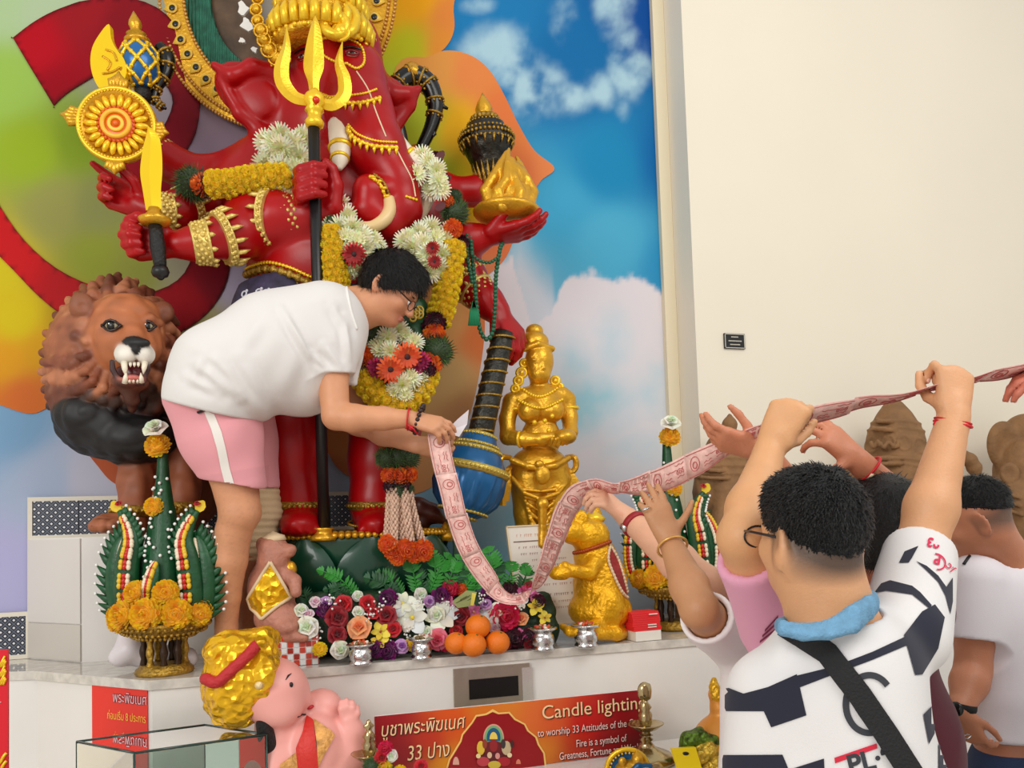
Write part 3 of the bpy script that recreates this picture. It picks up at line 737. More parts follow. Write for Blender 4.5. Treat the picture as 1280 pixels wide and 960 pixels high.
# ================================================================== big red elephant-headed statue
SR, SD = (196, 10, 16), (150, 8, 14)
ST = thing('elephant_statue', 'large red elephant-headed statue standing with many arms and a gold jewelled halo', 'statue', P(420, 672, 3.15))
S = SDF(.0075, .05); c = SR
S.pe((405, 240, 3.24), (88, 60, 75), c); S.pe((408, 335, 3.2), (96, 85, 85), c); S.pe((405, 430, 3.2), (92, 65, 62), c)
S.pe((420, 100, 3.200), (60, 60, 78), c); S.pe((425, 55, 3.160), (48, 45, 45), c); S.pe((400, 160, 3.220), (50, 45, 40), c)
S.chain([(440, 95, 3.100, 42), (450, 140, 3.050, 41), (470, 185, 3.010, 36), (497, 225, 2.990, 28), (504, 262, 2.980, 23), (484, 280, 2.980, 20), (460, 262, 2.970, 20), (462, 240, 2.960, 20), (482, 238, 2.950, 14)], c, k=.02)
# left ear, right ear
S.pe((345, 128, 3.200), (48, 12, 50), c, 20); S.pe((305, 112, 3.180), (42, 9, 30), c, 42); S.chain([(268, 82, 3.150, 5), (290, 95, 3.140, 9), (315, 84, 3.140, 10), (345, 90, 3.150, 11), (366, 118, 3.160, 9)], c, k=.02); S.chain([(276, 100, 3.160, 6), (300, 142, 3.180, 8), (335, 172, 3.190, 10), (378, 182, 3.180, 12)], c, k=.02)
S.pe((482, 128, 3.190), (30, 11, 32), c, -15); S.chain([(470, 100, 3.160, 12), (492, 118, 3.140, 11), (508, 118, 3.140, 9), (523, 110, 3.140, 3)], c, k=.02); S.chain([(523, 112, 3.140, 3), (512, 132, 3.160, 7), (492, 158, 3.180, 10)], c, k=.02)
S.pe((426, 172, 3.060), (20, 20, 16), c, k=.03); S.pe((478, 178, 3.060), (18, 18, 14), c, k=.03)
# arms on the picture's left
S.chain([(335, 215, 3.24, 42), (305, 235, 3.22, 36), (328, 276, 3.06, 33), (296, 292, 3.0, 29), (250, 304, 2.97, 19), (225, 306, 2.96, 17)], c)
S.chain([(335, 250, 3.2, 36), (322, 272, 3.06, 34), (352, 272, 3.0, 29), (385, 270, 2.95, 18), (418, 265, 2.93, 16)], c)
S.chain([(315, 232, 3.26, 34), (262, 250, 3.22, 26), (225, 262, 3.14, 21), (192, 262, 3.1, 15)], c)
S.chain([(310, 215, 3.28, 34), (255, 225, 3.3, 25), (215, 205, 3.3, 20), (182, 172, 3.28, 14)], c)
# right arms
S.chain([(490, 225, 3.24, 42), (528, 262, 3.24, 36), (548, 312, 3.16, 28), (585, 302, 3.06, 19), (602, 297, 3.04, 16)], c)
S.chain([(500, 250, 3.24, 40), (545, 318, 3.22, 33), (580, 348, 3.14, 26), (608, 376, 3.08, 18), (622, 390, 3.06, 16)], c)
S.chain([(495, 220, 3.28, 36), (545, 240, 3.32, 24), (590, 240, 3.32, 15), (608, 225, 3.31, 12)], c)
S.chain([(490, 215, 3.28, 36), (528, 225, 3.32, 22), (522, 195, 3.31, 14)], c)
# legs, feet
S.chain([(362, 420, 3.16, 62), (360, 500, 3.12, 44), (364, 560, 3.11, 38), (374, 625, 3.09, 29), (376, 655, 3.1, 29)], c)
S.chain([(455, 420, 3.16, 62), (482, 530, 3.13, 42), (475, 575, 3.12, 37), (470, 625, 3.1, 30), (472, 655, 3.1, 29)], c)
for x in (378, 474):
    S.pe((x, 654, 3.02), (27, 40, 18), c, k=.03)
    for j in range(5): S.pe((x-20+10*j, 662, 2.945+.012*abs(j-2)), (6.2, 14, 7), c, k=.006)
fl, fr_ = -rt, rt
hl = .265
hand(S, P(222, 306, 2.96), fl*.95-fw*.12, fw*.9+up*.05, hl, c, 1, (62, 82, 55), (50, 40, 40), k=.008, r=1.25)                    # sword
S.pe((402, 234, 2.905), (19, 12, 27), c, k=.02); S.chain([(416, 258, 2.9, 12), (419, 232, 2.885, 10), (414, 212, 2.875, 8), (406, 203, 2.865, 6)], c, k=.01)
for j, (y0_, y1_, r_) in enumerate(((214, 208, 6.6), (226, 219, 7), (238, 231, 7), (249, 243, 6.2))): S.chain([(392, y0_+4, 2.91, r_*1.15), (373, y0_+1, 2.885, r_*1.1), (376, y0_-2, 2.845, r_), (392, y1_-1, 2.815, r_*.95), (405, y1_, 2.83, r_*.8)], c, k=.004)
hand(S, P(186, 262, 3.09), fl*.9+up*.42, fw*.85-up*.2, hl*1.02, c, 1, curls=[(10, 15, 10), (55, 70, 40), (62, 75, 45), (60, 75, 45)], th=(40, 50, 30), k=.008, r=1.15)  # discus
hand(S, P(604, 296, 3.03), rt*.95+up*.08-fw*.2, -up*.95-fw*.25, hl*1.05, c, 1, (8, 18, 18), (30, 30, 5), k=.008, r=1.15)              # palm up
hand(S, P(620, 388, 3.06), rt*.55-up*.75-fw*.2, -fw*.5+up*.45+rt*.4, hl, c, -1, (28, 38, 25), (35, 25, 20), k=.008, r=1.2)         # on the mace
body = S.put('body', RED, ST, smooth=1)
# skirt
S = SDF(.009, .04); S.pe((352, 392, 3.14), (58, 55, 66), (54, 44, 74)); S.pe((420, 405, 3.12), (80, 62, 62), (54, 44, 74)); S.chain([(330, 350, 3.12, 12), (310, 385, 3.1, 14), (312, 415, 3.1, 12)], (54, 44, 74))
S.cut(P(352, 352, 3.14), up*.95-rt*.2)
skirt = S.put('skirt', mat('skirt_print', (50, 42, 70), .6, 0, .3, 40, .5, 28), ST, colfn=None)
SKB = []
# toe-to-crown gold trimmings
def cuff(name, a, b, ra, rb, spikes=0, sdir=1, ext=.03):
    a, b = np.asarray(a), np.asarray(b); L = np.linalg.norm(b-a); z = nrm(b-a); x, y, _ = frame(z); B = MB()
    B.add(lathe(a, z, [(ra*.9, 0), (ra*1.06, 0), (ra*1.1, L*.1), (ra*1.02, L*.2), ((ra+rb)/2*1.05, L*.5), (rb*1.02, L*.85), (rb*1.14, L*.9), (rb*1.14, L), (rb*.9, L)], 22))
    for k in range(4):
        t = .22+.2*k; r = ra+(rb-ra)*t; B.add(beads([a+z*L*t+(x*math.cos(q)+y*math.sin(q))*r*1.04 for q in np.linspace(0, 6.283, 14, endpoint=False)+.2*k], .0085, 6, 4))
    for j in range(spikes):
        q = j/spikes*6.283; d = x*math.cos(q)+y*math.sin(q); e = b if sdir > 0 else a; r = (rb if sdir > 0 else ra)*1.06
        B.add(tube([e+d*r, e+d*r*1.05+z*sdir*ext*.5, e+d*r*1.02+z*sdir*ext], [.009, .008, .001], 6))
    return B.put(name, mat('pale_gold', (228, 200, 110), .34, .45, .3, 120, .15, 40), ST, usecol=False)
cuff('wristlet', P(240, 305, 2.968), P(262, 303, 2.972), .064, .072, 10, 1, .02); cuff('bracelet', P(275, 299, 2.98), P(283, 297, 2.985), .087, .09, 14, 1, .045)
cuff('wristlet', P(384, 270, 2.95), P(366, 271, 2.98), .062, .075, 10, 1, .02); cuff('bracelet', P(345, 272, 2.99), P(339, 272, 3.0), .098, .1, 14, 1, .04)
cuff('wristlet', P(195, 262, 3.1), P(214, 263, 3.12), .05, .058, 10, 1, .02); cuff('bracelet', P(229, 262, 3.15), P(236, 260, 3.165), .074, .078, 12, 1, .045)
cuff('wristlet', P(590, 303, 3.055), P(572, 307, 3.09), .058, .066, 0); cuff('wristlet', P(612, 380, 3.072), P(594, 362, 3.11), .058, .07, 10, 1, .03); cuff('bracelet', P(586, 352, 3.13), P(581, 347, 3.135), .086, .09, 12, 1, .05)
cuff('bracelet', P(563, 320, 3.13), P(556, 318, 3.145), .084, .088, 8, 1, .03); cuff('wristlet', P(196, 186, 3.29), P(208, 198, 3.3), .05, .058, 6, 1, .02)
for x, ry, yy in ((374, 30, 3.09), (470, 31, 3.1)):
    a = P(x, 632, yy); k_ = mpp(a); B = MB()
    B.add(lathe(a-up*.0, up, [(ry*k_, -.016), (ry*k_*1.1, -.016), (ry*k_*1.12, 0), (ry*k_*1.1, .016), (ry*k_, .016)], 28)); q = np.linspace(0, 6.283, 34, endpoint=False)
    B.add(beads([a+ry*k_*1.13*(rt*math.cos(u)+fw*math.sin(u))+up*.0 for u in q], .0085, 6, 4)); B.put('anklet', OLDG, ST, usecol=False)
    a = P(x, 649, yy-.01); B = MB(); B.add(beads([a+(ry+.5)*k_*1.08*(rt*math.cos(u)+fw*math.sin(u))-up*.012*(1-math.sin(u)) for u in np.linspace(0, 6.283, 60, endpoint=False)], .005, 6, 4)); B.put('anklet_chain', GOLD, ST, usecol=False)
# trunk bands
def onbody(pts, lift): return [q for q in (onto([body], x, y, lift)[0] for x, y in pts) if q is not None]
def trim(name, pts, r, m=None, n=40, spikes=0, bead=True, k=8, par=ST):
    px_ = spl([(x, y, 0) for x, y in pts], k)[:, :2]; p = onbody(px_, r*.4); B = MB()
    B.add(tube(p, r*.7, 7)); 
    if bead: B.add(beads(along(p, r*2.1), r*1.05, 6, 4))
    if np.ndim(spikes):
        for i, q in enumerate(along(p, r*3.2)): B.add(tube([q, q+spikes*r*1.6+TOCAM*r*.5, q+spikes*r*3.2], [r*.9, r*.8, r*.15], 5))
    return B.put(name, m or GOLDB, par, usecol=False)
trim('trunk_band', [(402, 118), (425, 127), (450, 129), (474, 123)], .0085, spikes=-up); trim('trunk_band', [(404, 122), (430, 120), (455, 117), (470, 112)], .005)
trim('trunk_band', [(436, 160), (443, 172), (465, 182), (495, 185)], .009, spikes=-up); trim('trunk_band', [(436, 156), (448, 168), (470, 176), (495, 178)], .005)
trim('trunk_band', [(463, 222), (474, 230), (481, 245)], .008, spikes=rt*.8); trim('trunk_band', [(468, 219), (479, 228), (486, 243)], .006, OLDG)
trim('trunk_band', [(508, 246), (520, 250)], .006)
trim('trunk_beadwork', [(446, 90), (460, 112), (470, 140), (482, 170)], .0032, mat('ivory_bead', (235, 215, 180), .4)); trim('trunk_beadwork', [(495, 186), (505, 205), (515, 225), (519, 245)], .0032, mat('ivory_bead'))
trim('brow_trim', [(400, 52), (402, 66), (416, 76), (432, 80)], .006); trim('brow_trim', [(400, 50), (420, 46), (438, 50), (452, 60), (455, 78), (446, 86), (434, 80)], .006); trim('face_trim', [(340, 82), (352, 66), (365, 58), (378, 52), (398, 48)], .006)
for dy, r_, m_ in ((0, .016, OLDG), (-8, .007, GOLDB), (9, .007, GOLDB)): trim('skirt_border', [(303, 350+dy), (312, 342+dy), (335, 336+dy), (362, 342+dy), (390, 354+dy), (430, 366+dy)], r_, m_)
B = MB()
for i in range(11):
    p_, n_ = onto([body, skirt], 306+9*i, 368+6*math.sin(i*1.9)+.5*i, .003)
    if p_ is not None: B.add(ring(p_, n_, .011, .0035, 12, 6), (200, 200, 210)); B.add(ball(p_+up*.012+rt*.01, .006, 6, 5), (200, 200, 210))
o = B.put('skirt_pattern', VCG, ST); o['kind'] = 'stuff'
# eyes
for (x, y) in ((440, 68), (378, 72)):
    p, n_ = onto([body], x, y, 0); B = MB(); R3 = np.stack([*frame(n_, up)], 1)
    B.add(ball(p, (.022, .010, .008), 12, 8, R3), (205, 190, 175)); B.add(ball(p+n_*.005, (.010, .0095, .006), 10, 6, R3), (20, 12, 10))
    for s_, z_ in ((1, .2), (-.6, -.1)): B.add(tube([p+R3[:, 0]*.026*a+R3[:, 1]*.013*s_*(1-a*a)+n_*.007 for a in (-1, -.5, 0, .5, 1)], .0042, 6), (120, 6, 12))
    B.add(tube([p+R3[:, 0]*.034*a+R3[:, 1]*(.02+.010*(1-a*a))+n_*.006 for a in (-1, -.5, 0, .5, 1)], .004, 6), (25, 10, 8))
    B.put('eye', VCG, ST)
# tusks
def horn(name, pts, rad, c, par=ST, m=VCG, n=14):
    B = MB(); B.add(tube([P(*q) for q in pts], np.array(rad)*.0031, n, smooth=5), c); return B.put(name, m, par)
IV = (240, 228, 205)
t1 = horn('tusk', [(426, 158, 3.030), (426, 180, 2.990), (425, 200, 2.970), (424, 212, 2.960)], [16, 14, 10, 3], IV); t2 = horn('tusk', [(492, 172, 3.030), (508, 192, 2.990), (528, 207, 2.970), (546, 216, 2.960)], [11, 11, 9, 2], IV)
for t_, a, b, r in ((t1, (426, 183, 2.988), (426, 188, 2.982), 15), (t1, (425, 196, 2.974), (425, 200, 2.970), 11.5), (t2, (510, 194, 2.987), (514, 197, 2.983), 12)):
    OFF[t_.name] = OFF[t_.name]; B = MB(); B.add(lathe_px(P(*a), P(*b), [(0, r*.9), (0, r), (.5, r*1.08), (1, r), (1, r*.9)], 18)); o = B.put('tusk_ring', GOLDB, t_, usecol=False)
horn('broken_tusk', [(452, 282, 2.920), (466, 283, 2.910), (480, 275, 2.910), (487, 262, 2.920), (486, 248, 2.930)], [5, 7, 8, 8, 7], (228, 196, 140))
horn('ivory_ornament', [(540, 222, 3.020), (536, 240, 3.010), (530, 262, 3.020), (524, 278, 3.040)], [9, 10, 7, 3], (232, 214, 180))
# crown
cr = P(395, 40, 3.08); k_ = mpp(cr); B = MB()
B.add(lathe(P(402, 62, 3.1), up*.96-rt*.16-fw*.05, [(56*k_, 0), (60*k_, 4*k_), (58*k_, 12*k_), (55*k_, 14*k_), (57*k_, 30*k_), (50*k_, 48*k_), (36*k_, 60*k_), (30*k_, 64*k_), (34*k_, 74*k_), (24*k_, 100*k_), (20*k_, 130*k_), (6*k_, 170*k_)], 40))
crn = B.put('crown', GOLDR, ST, usecol=False)
B = MB()
for j in range(30):
    q = j/30*6.283; b = P(402, 62, 3.1)+(rt*math.cos(q)+fw*math.sin(q))*59*k_; d = nrm(b-P(402, 62, 3.1)); B.add(tube([b+up*.01, b+d*.012+up*.06, b+d*.004+up*.105], [.022, .019, .002], 6)); B.add(ball(b+d*.012+up*.03, .010, 7, 5)); B.add(ball(b+up*.0, .011, 7, 5))
    B.add(tube([b+up*.11-d*.02, b+up*.16-d*.01, b+up*.19-d*.035], [.018, .015, .002], 6))
B.put('crown_leaves', GOLDB, crn, usecol=False)
B = MB()                                                        # swirled crest on the front right, side flower drop
for pts, r in (([(402, 20, 2.95), (408, 38, 2.93), (422, 44, 2.92), (432, 34, 2.92), (428, 22, 2.92), (418, 24, 2.92)], 7), ([(424, 44, 2.93), (440, 38, 2.93), (444, 20, 2.95), (432, 8, 2.96), (420, -6, 2.97)], 7), ([(436, 42, 2.95), (448, 44, 2.98), (452, 30, 3.0), (446, 16, 3.0)], 5), ([(400, 10, 2.95), (410, -4, 2.96), (424, -14, 2.97)], 6)):
    B.add(tube([P(*q) for q in pts], r*.003, 8, smooth=5))
B.add(ball(P(426, 40, 2.925), .03, 12, 8)); B.add(ring(P(426, 40, 2.92), fw, .03, .008, 20, 6)); B.put('crown_crest', GOLDB, crn, usecol=False)
B = MB()
for i, (x, y, r) in enumerate([(326, 38, 7), (330, 50, 7), (336, 62, 8), (345, 72, 8), (322, 26, 6), (320, 12, 6), (322, -2, 6), (352, 62, 7), (344, 52, 6), (338, 42, 6), (356, 74, 6)]): B.add(ball(P(x, y, 3.04+.004*i), r*.003, 9, 6)); B.add(ring(P(x, y, 3.03+.004*i), fw, r*.0036, .004, 14, 5))
B.put('crown_pendant', GOLDR, crn, usecol=False)
# halo
hc = P(345, -10, 3.38); k_ = mpp(hc); ex, ez = rt, up
def hring(a, b, off, n=120): q = np.linspace(0, 6.283, n, endpoint=False); return hc+off*(-fw)+np.outer(np.cos(q)*a*k_, ex)+np.outer(np.sin(q)*b*k_, ez)
halo = thing('halo', '', '', hc); halo.name = 'halo'; halo.parent = ST; halo.location = Vector(hc-OFF[ST.name])
for q in ('label', 'category'):
    if q in halo: del halo[q]
def annulus(a0, b0, a1, b1, th, off=0):
    n = 96; V = np.concatenate([hring(a0, b0, off, n), hring(a1, b1, off, n), hring(a1, b1, off+th, n), hring(a0, b0, off+th, n)]); j = np.arange(n); j2 = (j+1) % n
    return V, [np.concatenate([np.stack([j+p*n, j2+p*n, j2+(p+1) % 4*n, j+(p+1) % 4*n], -1) for p in range(4)])]
B = MB(); B.add(annulus(150, 174, 114, 134, .022)); B.put('rim_band', GOLD, halo, usecol=False, smooth=False)
B = MB()
for a, b in ((151, 175), (143, 166), (113, 133)): B.add(beads(hring(a, b, .026, int(2*math.pi*((a+b)/2)*k_/.0155)), .0085, 6, 4))
o = B.put('rim_beads', mat('rim_bead_gold', (205, 150, 70), .35, .5), halo, usecol=False); o['kind'] = 'stuff'
B = MB(); B.add(annulus(114, 134, 84, 100, .03, -.03)); B.put('inner_scrollwork', mat('green_scroll', (44, 122, 98), .5, 0, 1.0, 22, .45, 24, btype='wave'), halo, usecol=False, smooth=False)
q = np.linspace(0, 6.283, 60, endpoint=False); B = MB(); B.add(annulus(86, 102, 30, 40, .02, -.05)); B.put('back_panel', mat('carved_brown', (92, 68, 46), .6, 0, .8, 14, .5, 12), halo, usecol=False, smooth=False)
B = MB()
for x, y, r in ((303, 10, 9), (308, 30, 10), (302, 50, 5), (318, 62, 5)): B.add(prism([P(x+r*math.cos(q)*(.7+.3*math.sin(3*q+x)), y+r*1.1*math.sin(q)*(.75+.25*math.cos(2*q+y)), 3.372) for q in np.linspace(0, 6.283, 11, endpoint=False)], fw*.012))
B.put('white_inlay', WHITE, halo, usecol=False, smooth=False)['kind'] = 'stuff'
gem = MB(); gem.add(ball((0, 0, .02), (.5, .5, .25), 12, 6), (14, 18, 16)); gem.add(ring((0, 0, .04), (0, 0, 1), .62, .09, 16, 6), (225, 190, 110))
gem.add(ring((0, 0, .0), (0, 0, 1), .30, .05, 12, 5), (60, 70, 66)); gem.add(prism([(-.72, .2, 0), (0, 1.25, 0), (.72, .2, 0), (.4, -.6, 0), (-.4, -.6, 0)], (0, 0, .12)), (240, 196, 70)); gm = gem.mesh('jewel', VCG)
for i in range(46):
    q = i/46*6.283+.03; p = hc-fw*.026+ex*math.cos(q)*128*k_+ez*math.sin(q)*150*k_; o_ = nrm(ex*math.cos(q)*128+ez*math.sin(q)*150)
    if proj(p[None])[1][0] < -45: continue
    inst(gm, 'jewel', p, np.stack([np.cross(o_, -fw), o_, -fw], 1), 9.0*k_, halo)
# ---------------------------------------------------------------- things the statue holds
tr = thing('trident', 'gold trident on a long black pole gripped by the red statue', 'trident', P(405, 668, 2.95))
B = MB(); B.add(tube([P(392, 150, 2.84), P(398, 410, 2.9), P(405, 662, 2.955)], 7.2*.0029, 16)); B.put('pole', BLACKM, tr, usecol=False)
B = MB(); B.add(lathe_px(P(404, 676, 2.955), P(404, 660, 2.955), [(0, 16), (.3, 17), (.5, 11), (.8, 11), (1, 14)], 20)); B.put('pole_socket', GOLD, tr, usecol=False)
B = MB(); B.add(lathe_px(P(393, 160, 2.84), P(393, 112, 2.84), [(0, 8), (.05, 11), (.15, 12), (.25, 8.5), (.4, 9), (.45, 12), (.55, 9), (.62, 13), (.78, 13), (.86, 11), (.95, 6), (1, 5)], 20)); B.put('collar', GOLDB, tr, usecol=False)
def blade(pts, wd, th, c=None):
    pts, wd = spline([P(*q) for q in pts], np.array(wd, float)*.0029, 6); T = np.gradient(pts, axis=0); B = MB(); V = []
    for p, w_, t in zip(pts, wd, T): x = nrm(np.cross(t, fw)); V += [p-x*w_, p-fw*th*min(1, w_/.012), p+x*w_, p+fw*th*min(1, w_/.012)]
    n = len(pts); i = np.arange(n-1)[:, None]*4; j = np.arange(4)[None]; j2 = (j+1) % 4
    return np.array(V), [np.stack([i+j, i+j2, i+4+j2, i+4+j], -1).reshape(-1, 4), np.array([3, 2, 1, 0]), np.array([0, 1, 2, 3])+4*(n-1)]
for pts, wd in (([(393, 118, 2.84), (392, 102, 2.84), (392, 84, 2.84), (393, 60, 2.84), (394, 34, 2.84), (394, 20, 2.84)], [6, 7, 12.5, 11, 6, .5]), ([(386, 126, 2.84), (368, 121, 2.84), (354, 104, 2.84), (352, 84, 2.84), (358, 60, 2.84), (358, 34, 2.84)], [6, 7.5, 9, 9, 5.5, .5]), ([(400, 128, 2.84), (416, 131, 2.84), (430, 118, 2.84), (430, 98, 2.84), (424, 78, 2.84), (428, 52, 2.84)], [6, 7.5, 8.5, 8, 5.5, .5])):
    B = MB(); B.add(blade(pts, wd, .012)); B.put('prong', GOLDB, tr, usecol=False, smooth=False)
B = MB(); B.add(ball(P(395, 125, 2.80), .013, 10, 6)); B.put('stone', mat('red_stone', (215, 40, 15), .2), tr, usecol=False)
sw = thing('sword', 'short gold sword with a black hilt held upright in the red fist', 'sword', P(203, 345, 2.9))
B = MB(); B.add(blade([(192, 262, 2.9), (190, 240, 2.9), (189, 215, 2.9), (190, 190, 2.9), (190, 172, 2.9), (185, 158, 2.9)], [9, 10.5, 13, 11.5, 8, .5], .012)); B.put('blade', mat('yellow_gold', (255, 214, 25), .28, .4), sw, usecol=False, smooth=False)
B = MB(); B.add(lathe_px(P(194, 282, 2.9), P(193, 260, 2.9), [(0, 9), (.1, 17), (.35, 20), (.5, 14), (.7, 9), (1, 7)], 20)); B.put('guard', GOLD, sw, usecol=False)
for j in range(5): pass
B = MB(); B.add(lathe_px(P(201, 338, 2.9), P(194, 282, 2.9), [(0, 7), (.2, 8), (.5, 9.5), (.8, 8.5), (1, 8)], 16)); B.put('hilt', mat('hilt_black', (24, 22, 20), .5, .2, .6, 90), sw, usecol=False)
B = MB(); B.add(lathe_px(P(201, 350, 2.9), P(200, 334, 2.9), [(0, 2), (.1, 4), (.2, 5), (.3, 9), (.6, 11), (1, 9)], 16)); B.put('pommel', BLACK, sw, usecol=False)
di = thing('discus', 'gold discus with a petalled orange centre above the raised red hand', 'discus', P(147, 205, 3.0))
dc = P(146, 156, 3.0); k_ = mpp(dc); R3 = np.stack([nrm(rt+fw*.15), up, nrm(-fw+rt*.15)], 1); D_ = lambda x, y, z: dc+R3@(np.array([x, y, z])*k_); nz = R3[:, 2]
B = MB(); B.add(lathe(dc-nz*.02, nz, [(0, 0), (46*k_, 0), (48*k_, .008), (48*k_, .02), (41*k_, .026), (40*k_, .016), (0, .014)], 48, up)); rim = B.put('disc', GOLD, di, usecol=False)
B = MB(); B.add(ring(dc+nz*.006, nz, 45*k_, 2.5*k_, 48, 8)); B.add(beads([D_(42.5*math.cos(q), 42.5*math.sin(q), 2.5) for q in np.linspace(0, 6.283, 70, endpoint=False)], 1.6*k_, 6, 4)); B.put('rim', GOLDB, di, usecol=False)
for j in range(22):
    q = j/22*6.283; B = MB(); d = R3@np.array([math.cos(q), math.sin(q), 0]); t_ = R3@np.array([-math.sin(q), math.cos(q), 0]); B.add(ball(dc+d*29.5*k_, (9.5*k_, 4.1*k_, 4.5*k_), 8, 6, np.stack([d, t_, nz], 1))); B.put('petal', GOLDB, di, usecol=False)
B = MB(); B.add(lathe(dc-nz*.01, nz, [(0, .0), (22*k_, 0), (22*k_, .014), (19*k_, .018), (18*k_, .02), (0, .02)], 32, up), (225, 105, 25)); B.add(ring(dc+nz*.012, nz, 16*k_, 3*k_, 28, 6), (248, 185, 50)); B.add(ring(dc+nz*.012, nz, 8*k_, 2.4*k_, 24, 6), (250, 205, 70)); B.add(ball(dc+nz*.012, 3.5*k_, 10, 6), (230, 110, 30))
for j in range(26): q = j/26*6.283; B.add(ball(D_(21*math.cos(q), 21*math.sin(q), 2), 2.4*k_, 6, 4), (222, 90, 24))
B.put('hub', VCG, di)
for ang, s_ in ((172, 1), (88, 1), (-6, .8), (-92, .8)):
    q = math.radians(ang); d = R3@np.array([math.cos(q), math.sin(q), 0]); t_ = R3@np.array([-math.sin(q), math.cos(q), 0]); B = MB()
    for a in (-.75, -.4, 0, .4, .75): B.add(tube([dc+d*44*k_+t_*a*9*k_, dc+d*(53+6*(1-abs(a)))*k_*(1 if s_ == 1 else .97)+t_*a*11*k_, dc+d*(58+9*(1-abs(a)))*k_*(1 if s_ == 1 else .93)+t_*a*4*k_], np.array([4, 5, 1])*k_, 7))
    B.put('flame_tip', GOLD, di, usecol=False)
ax_ = thing('axe', 'bright gold crescent axe blade behind the discus', 'axe', P(128, 110, 3.16))
V = [P(x, y, 3.16) for x, y in spl([(136, 30, 0), (124, 43, 0), (115, 60, 0), (113, 80, 0), (118, 100, 0), (128, 112, 0), (150, 108, 0), (158, 90, 0), (155, 74, 0), (146, 62, 0), (139, 48, 0)], 4, True)[:, :2]]
B = MB(); B.add(prism(V, fw*.025)); B.put('blade', mat('yellow_gold'), ax_, usecol=False, smooth=False); B = MB(); B.add(tube([P(150, 85, 3.17), P(166, 130, 3.2), P(180, 190, 3.25)], .014, 10)); B.put('handle', GOLD, ax_, usecol=False)
B = MB()
for q in ([(128, 70), (138, 78), (134, 88)], [(132, 62), (142, 66), (146, 76)], [(128, 92), (140, 90), (150, 84)]): B.add(tube([P(x, y, 3.158) for x, y in q], .004, 6, smooth=4))
B.put('engraving', GOLD, ax_, usecol=False)
cn = thing('sceptre', 'blue egg-headed sceptre laced in gold with a pointed finial', 'sceptre', P(183, 165, 3.26))
a, b = P(178, 110, 3.22), P(167, 14, 3.2); L = np.linalg.norm(b-a); kk = mpp(a)
B = MB(); B.add(lathe_px(a, b, [(0, 8), (.05, 14), (.15, 20), (.3, 23), (.45, 21), (.56, 14), (.6, 10)], 28)); egg = B.put('head', mat('enamel_blue', (36, 104, 170), .25, .2), cn, usecol=False)
B = MB(); z = nrm(b-a); x, y, _ = frame(z)
pr = lambda t: np.interp(t, [0, .05, .15, .3, .45, .56, .6], [8, 14, 20, 23, 21, 14, 10])*kk*1.03
for s_ in (-1, 1):
    for j in range(6): p = [a+z*L*t+(x*math.cos(q)+y*math.sin(q))*pr(t) for t in np.linspace(.02, .58, 14) for q in [j/6*6.283+s_*t*3.6]]; B.add(tube(p, .0065, 6)); B.add(beads(p[::2], .009, 6, 4))
B.put('lattice', GOLDB, cn, usecol=False)
B = MB(); B.add(lathe_px(a, b, [(.57, 12), (.6, 15), (.63, 15), (.66, 9), (.7, 12), (.72, 7), (.76, 6), (.82, 8), (.87, 7), (.93, 4), (1, .6)], 20)); B.put('finial', GOLD, cn, usecol=False)
B = MB(); B.add(lathe_px(P(184, 165, 3.26), a, [(0, 6), (.7, 7), (.75, 10), (.9, 10), (1, 9)], 16)); B.put('stem', mat('hilt_black'), cn, usecol=False)
def banded(name, lab, pts, rad, rings_, Yd=0):
    t_ = thing(name, lab, 'noose', P(*pts[-1])); p, r = spline([P(*q) for q in pts], np.array(rad)*.003, 6); B = MB(); B.add(tube(p, r, 12)); B.put('coil', mat('gloss_black', (12, 12, 12), .22), t_, usecol=False)
    T = np.gradient(p, axis=0)
    for i in rings_:
        i = int(i*(len(p)-1)); B = MB(); B.add(ring(p[i], T[i], r[i]*1.02, .0055, 16, 6)); B.add(beads([p[i]+nrm(T[i])*.012+(frame(T[i])[0]*math.cos(q)+frame(T[i])[1]*math.sin(q))*r[i]*1.02 for q in np.linspace(0, 6.283, 9, endpoint=False)], .006, 5, 4)); B.put('gold_ring', OLDG, t_, usecol=False)
    return t_
banded('horn', 'small black and gold horn hanging beside the blue sceptre', [(198, 58, 3.24), (208, 72, 3.24), (207, 92, 3.24), (197, 108, 3.24), (193, 122, 3.24), (199, 131, 3.24), (208, 136, 3.24)], [8, 10.5, 8.5, 6.5, 5.5, 4.5, 1.5], (.12, .25, .4, .55, .7, .85))
ns = banded('noose', 'black looped noose with gold bands right of the statue head', [(505, 190, 3.28), (500, 165, 3.27), (492, 138, 3.26), (496, 108, 3.25), (515, 95, 3.25), (535, 105, 3.25), (544, 130, 3.25), (540, 155, 3.26), (530, 178, 3.27), (518, 200, 3.28)], [9, 9.5, 10, 12, 15, 14, 12, 10, 8.5, 7], (.2, .37, .44, .5, .56, .66, .74))
B = MB(); B.add(lathe_px(P(514, 98, 3.25), P(517, 80, 3.25), [(0, 14), (.4, 14), (.6, 12), (.9, 8), (1, 1)], 18)); B.put('gold_cap', GOLD, ns, usecol=False)
B = MB(); B.add(tube([P(546, 136, 3.25), P(554, 133, 3.25), P(560, 136, 3.25)], [.013, .01, .006], 8)); B.add(tube([P(538, 160, 3.26), P(543, 168, 3.25), P(540, 172, 3.25)], [.012, .01, .004], 8)); B.put('knob', mat('gloss_black'), ns, usecol=False)['kind'] = 'stuff'
ve = thing('sceptre', 'black and gold lotus-bud sceptre standing behind the gold flame', 'sceptre', P(614, 245, 3.3)); a, b = P(614, 245, 3.3), P(603, 116, 3.28)
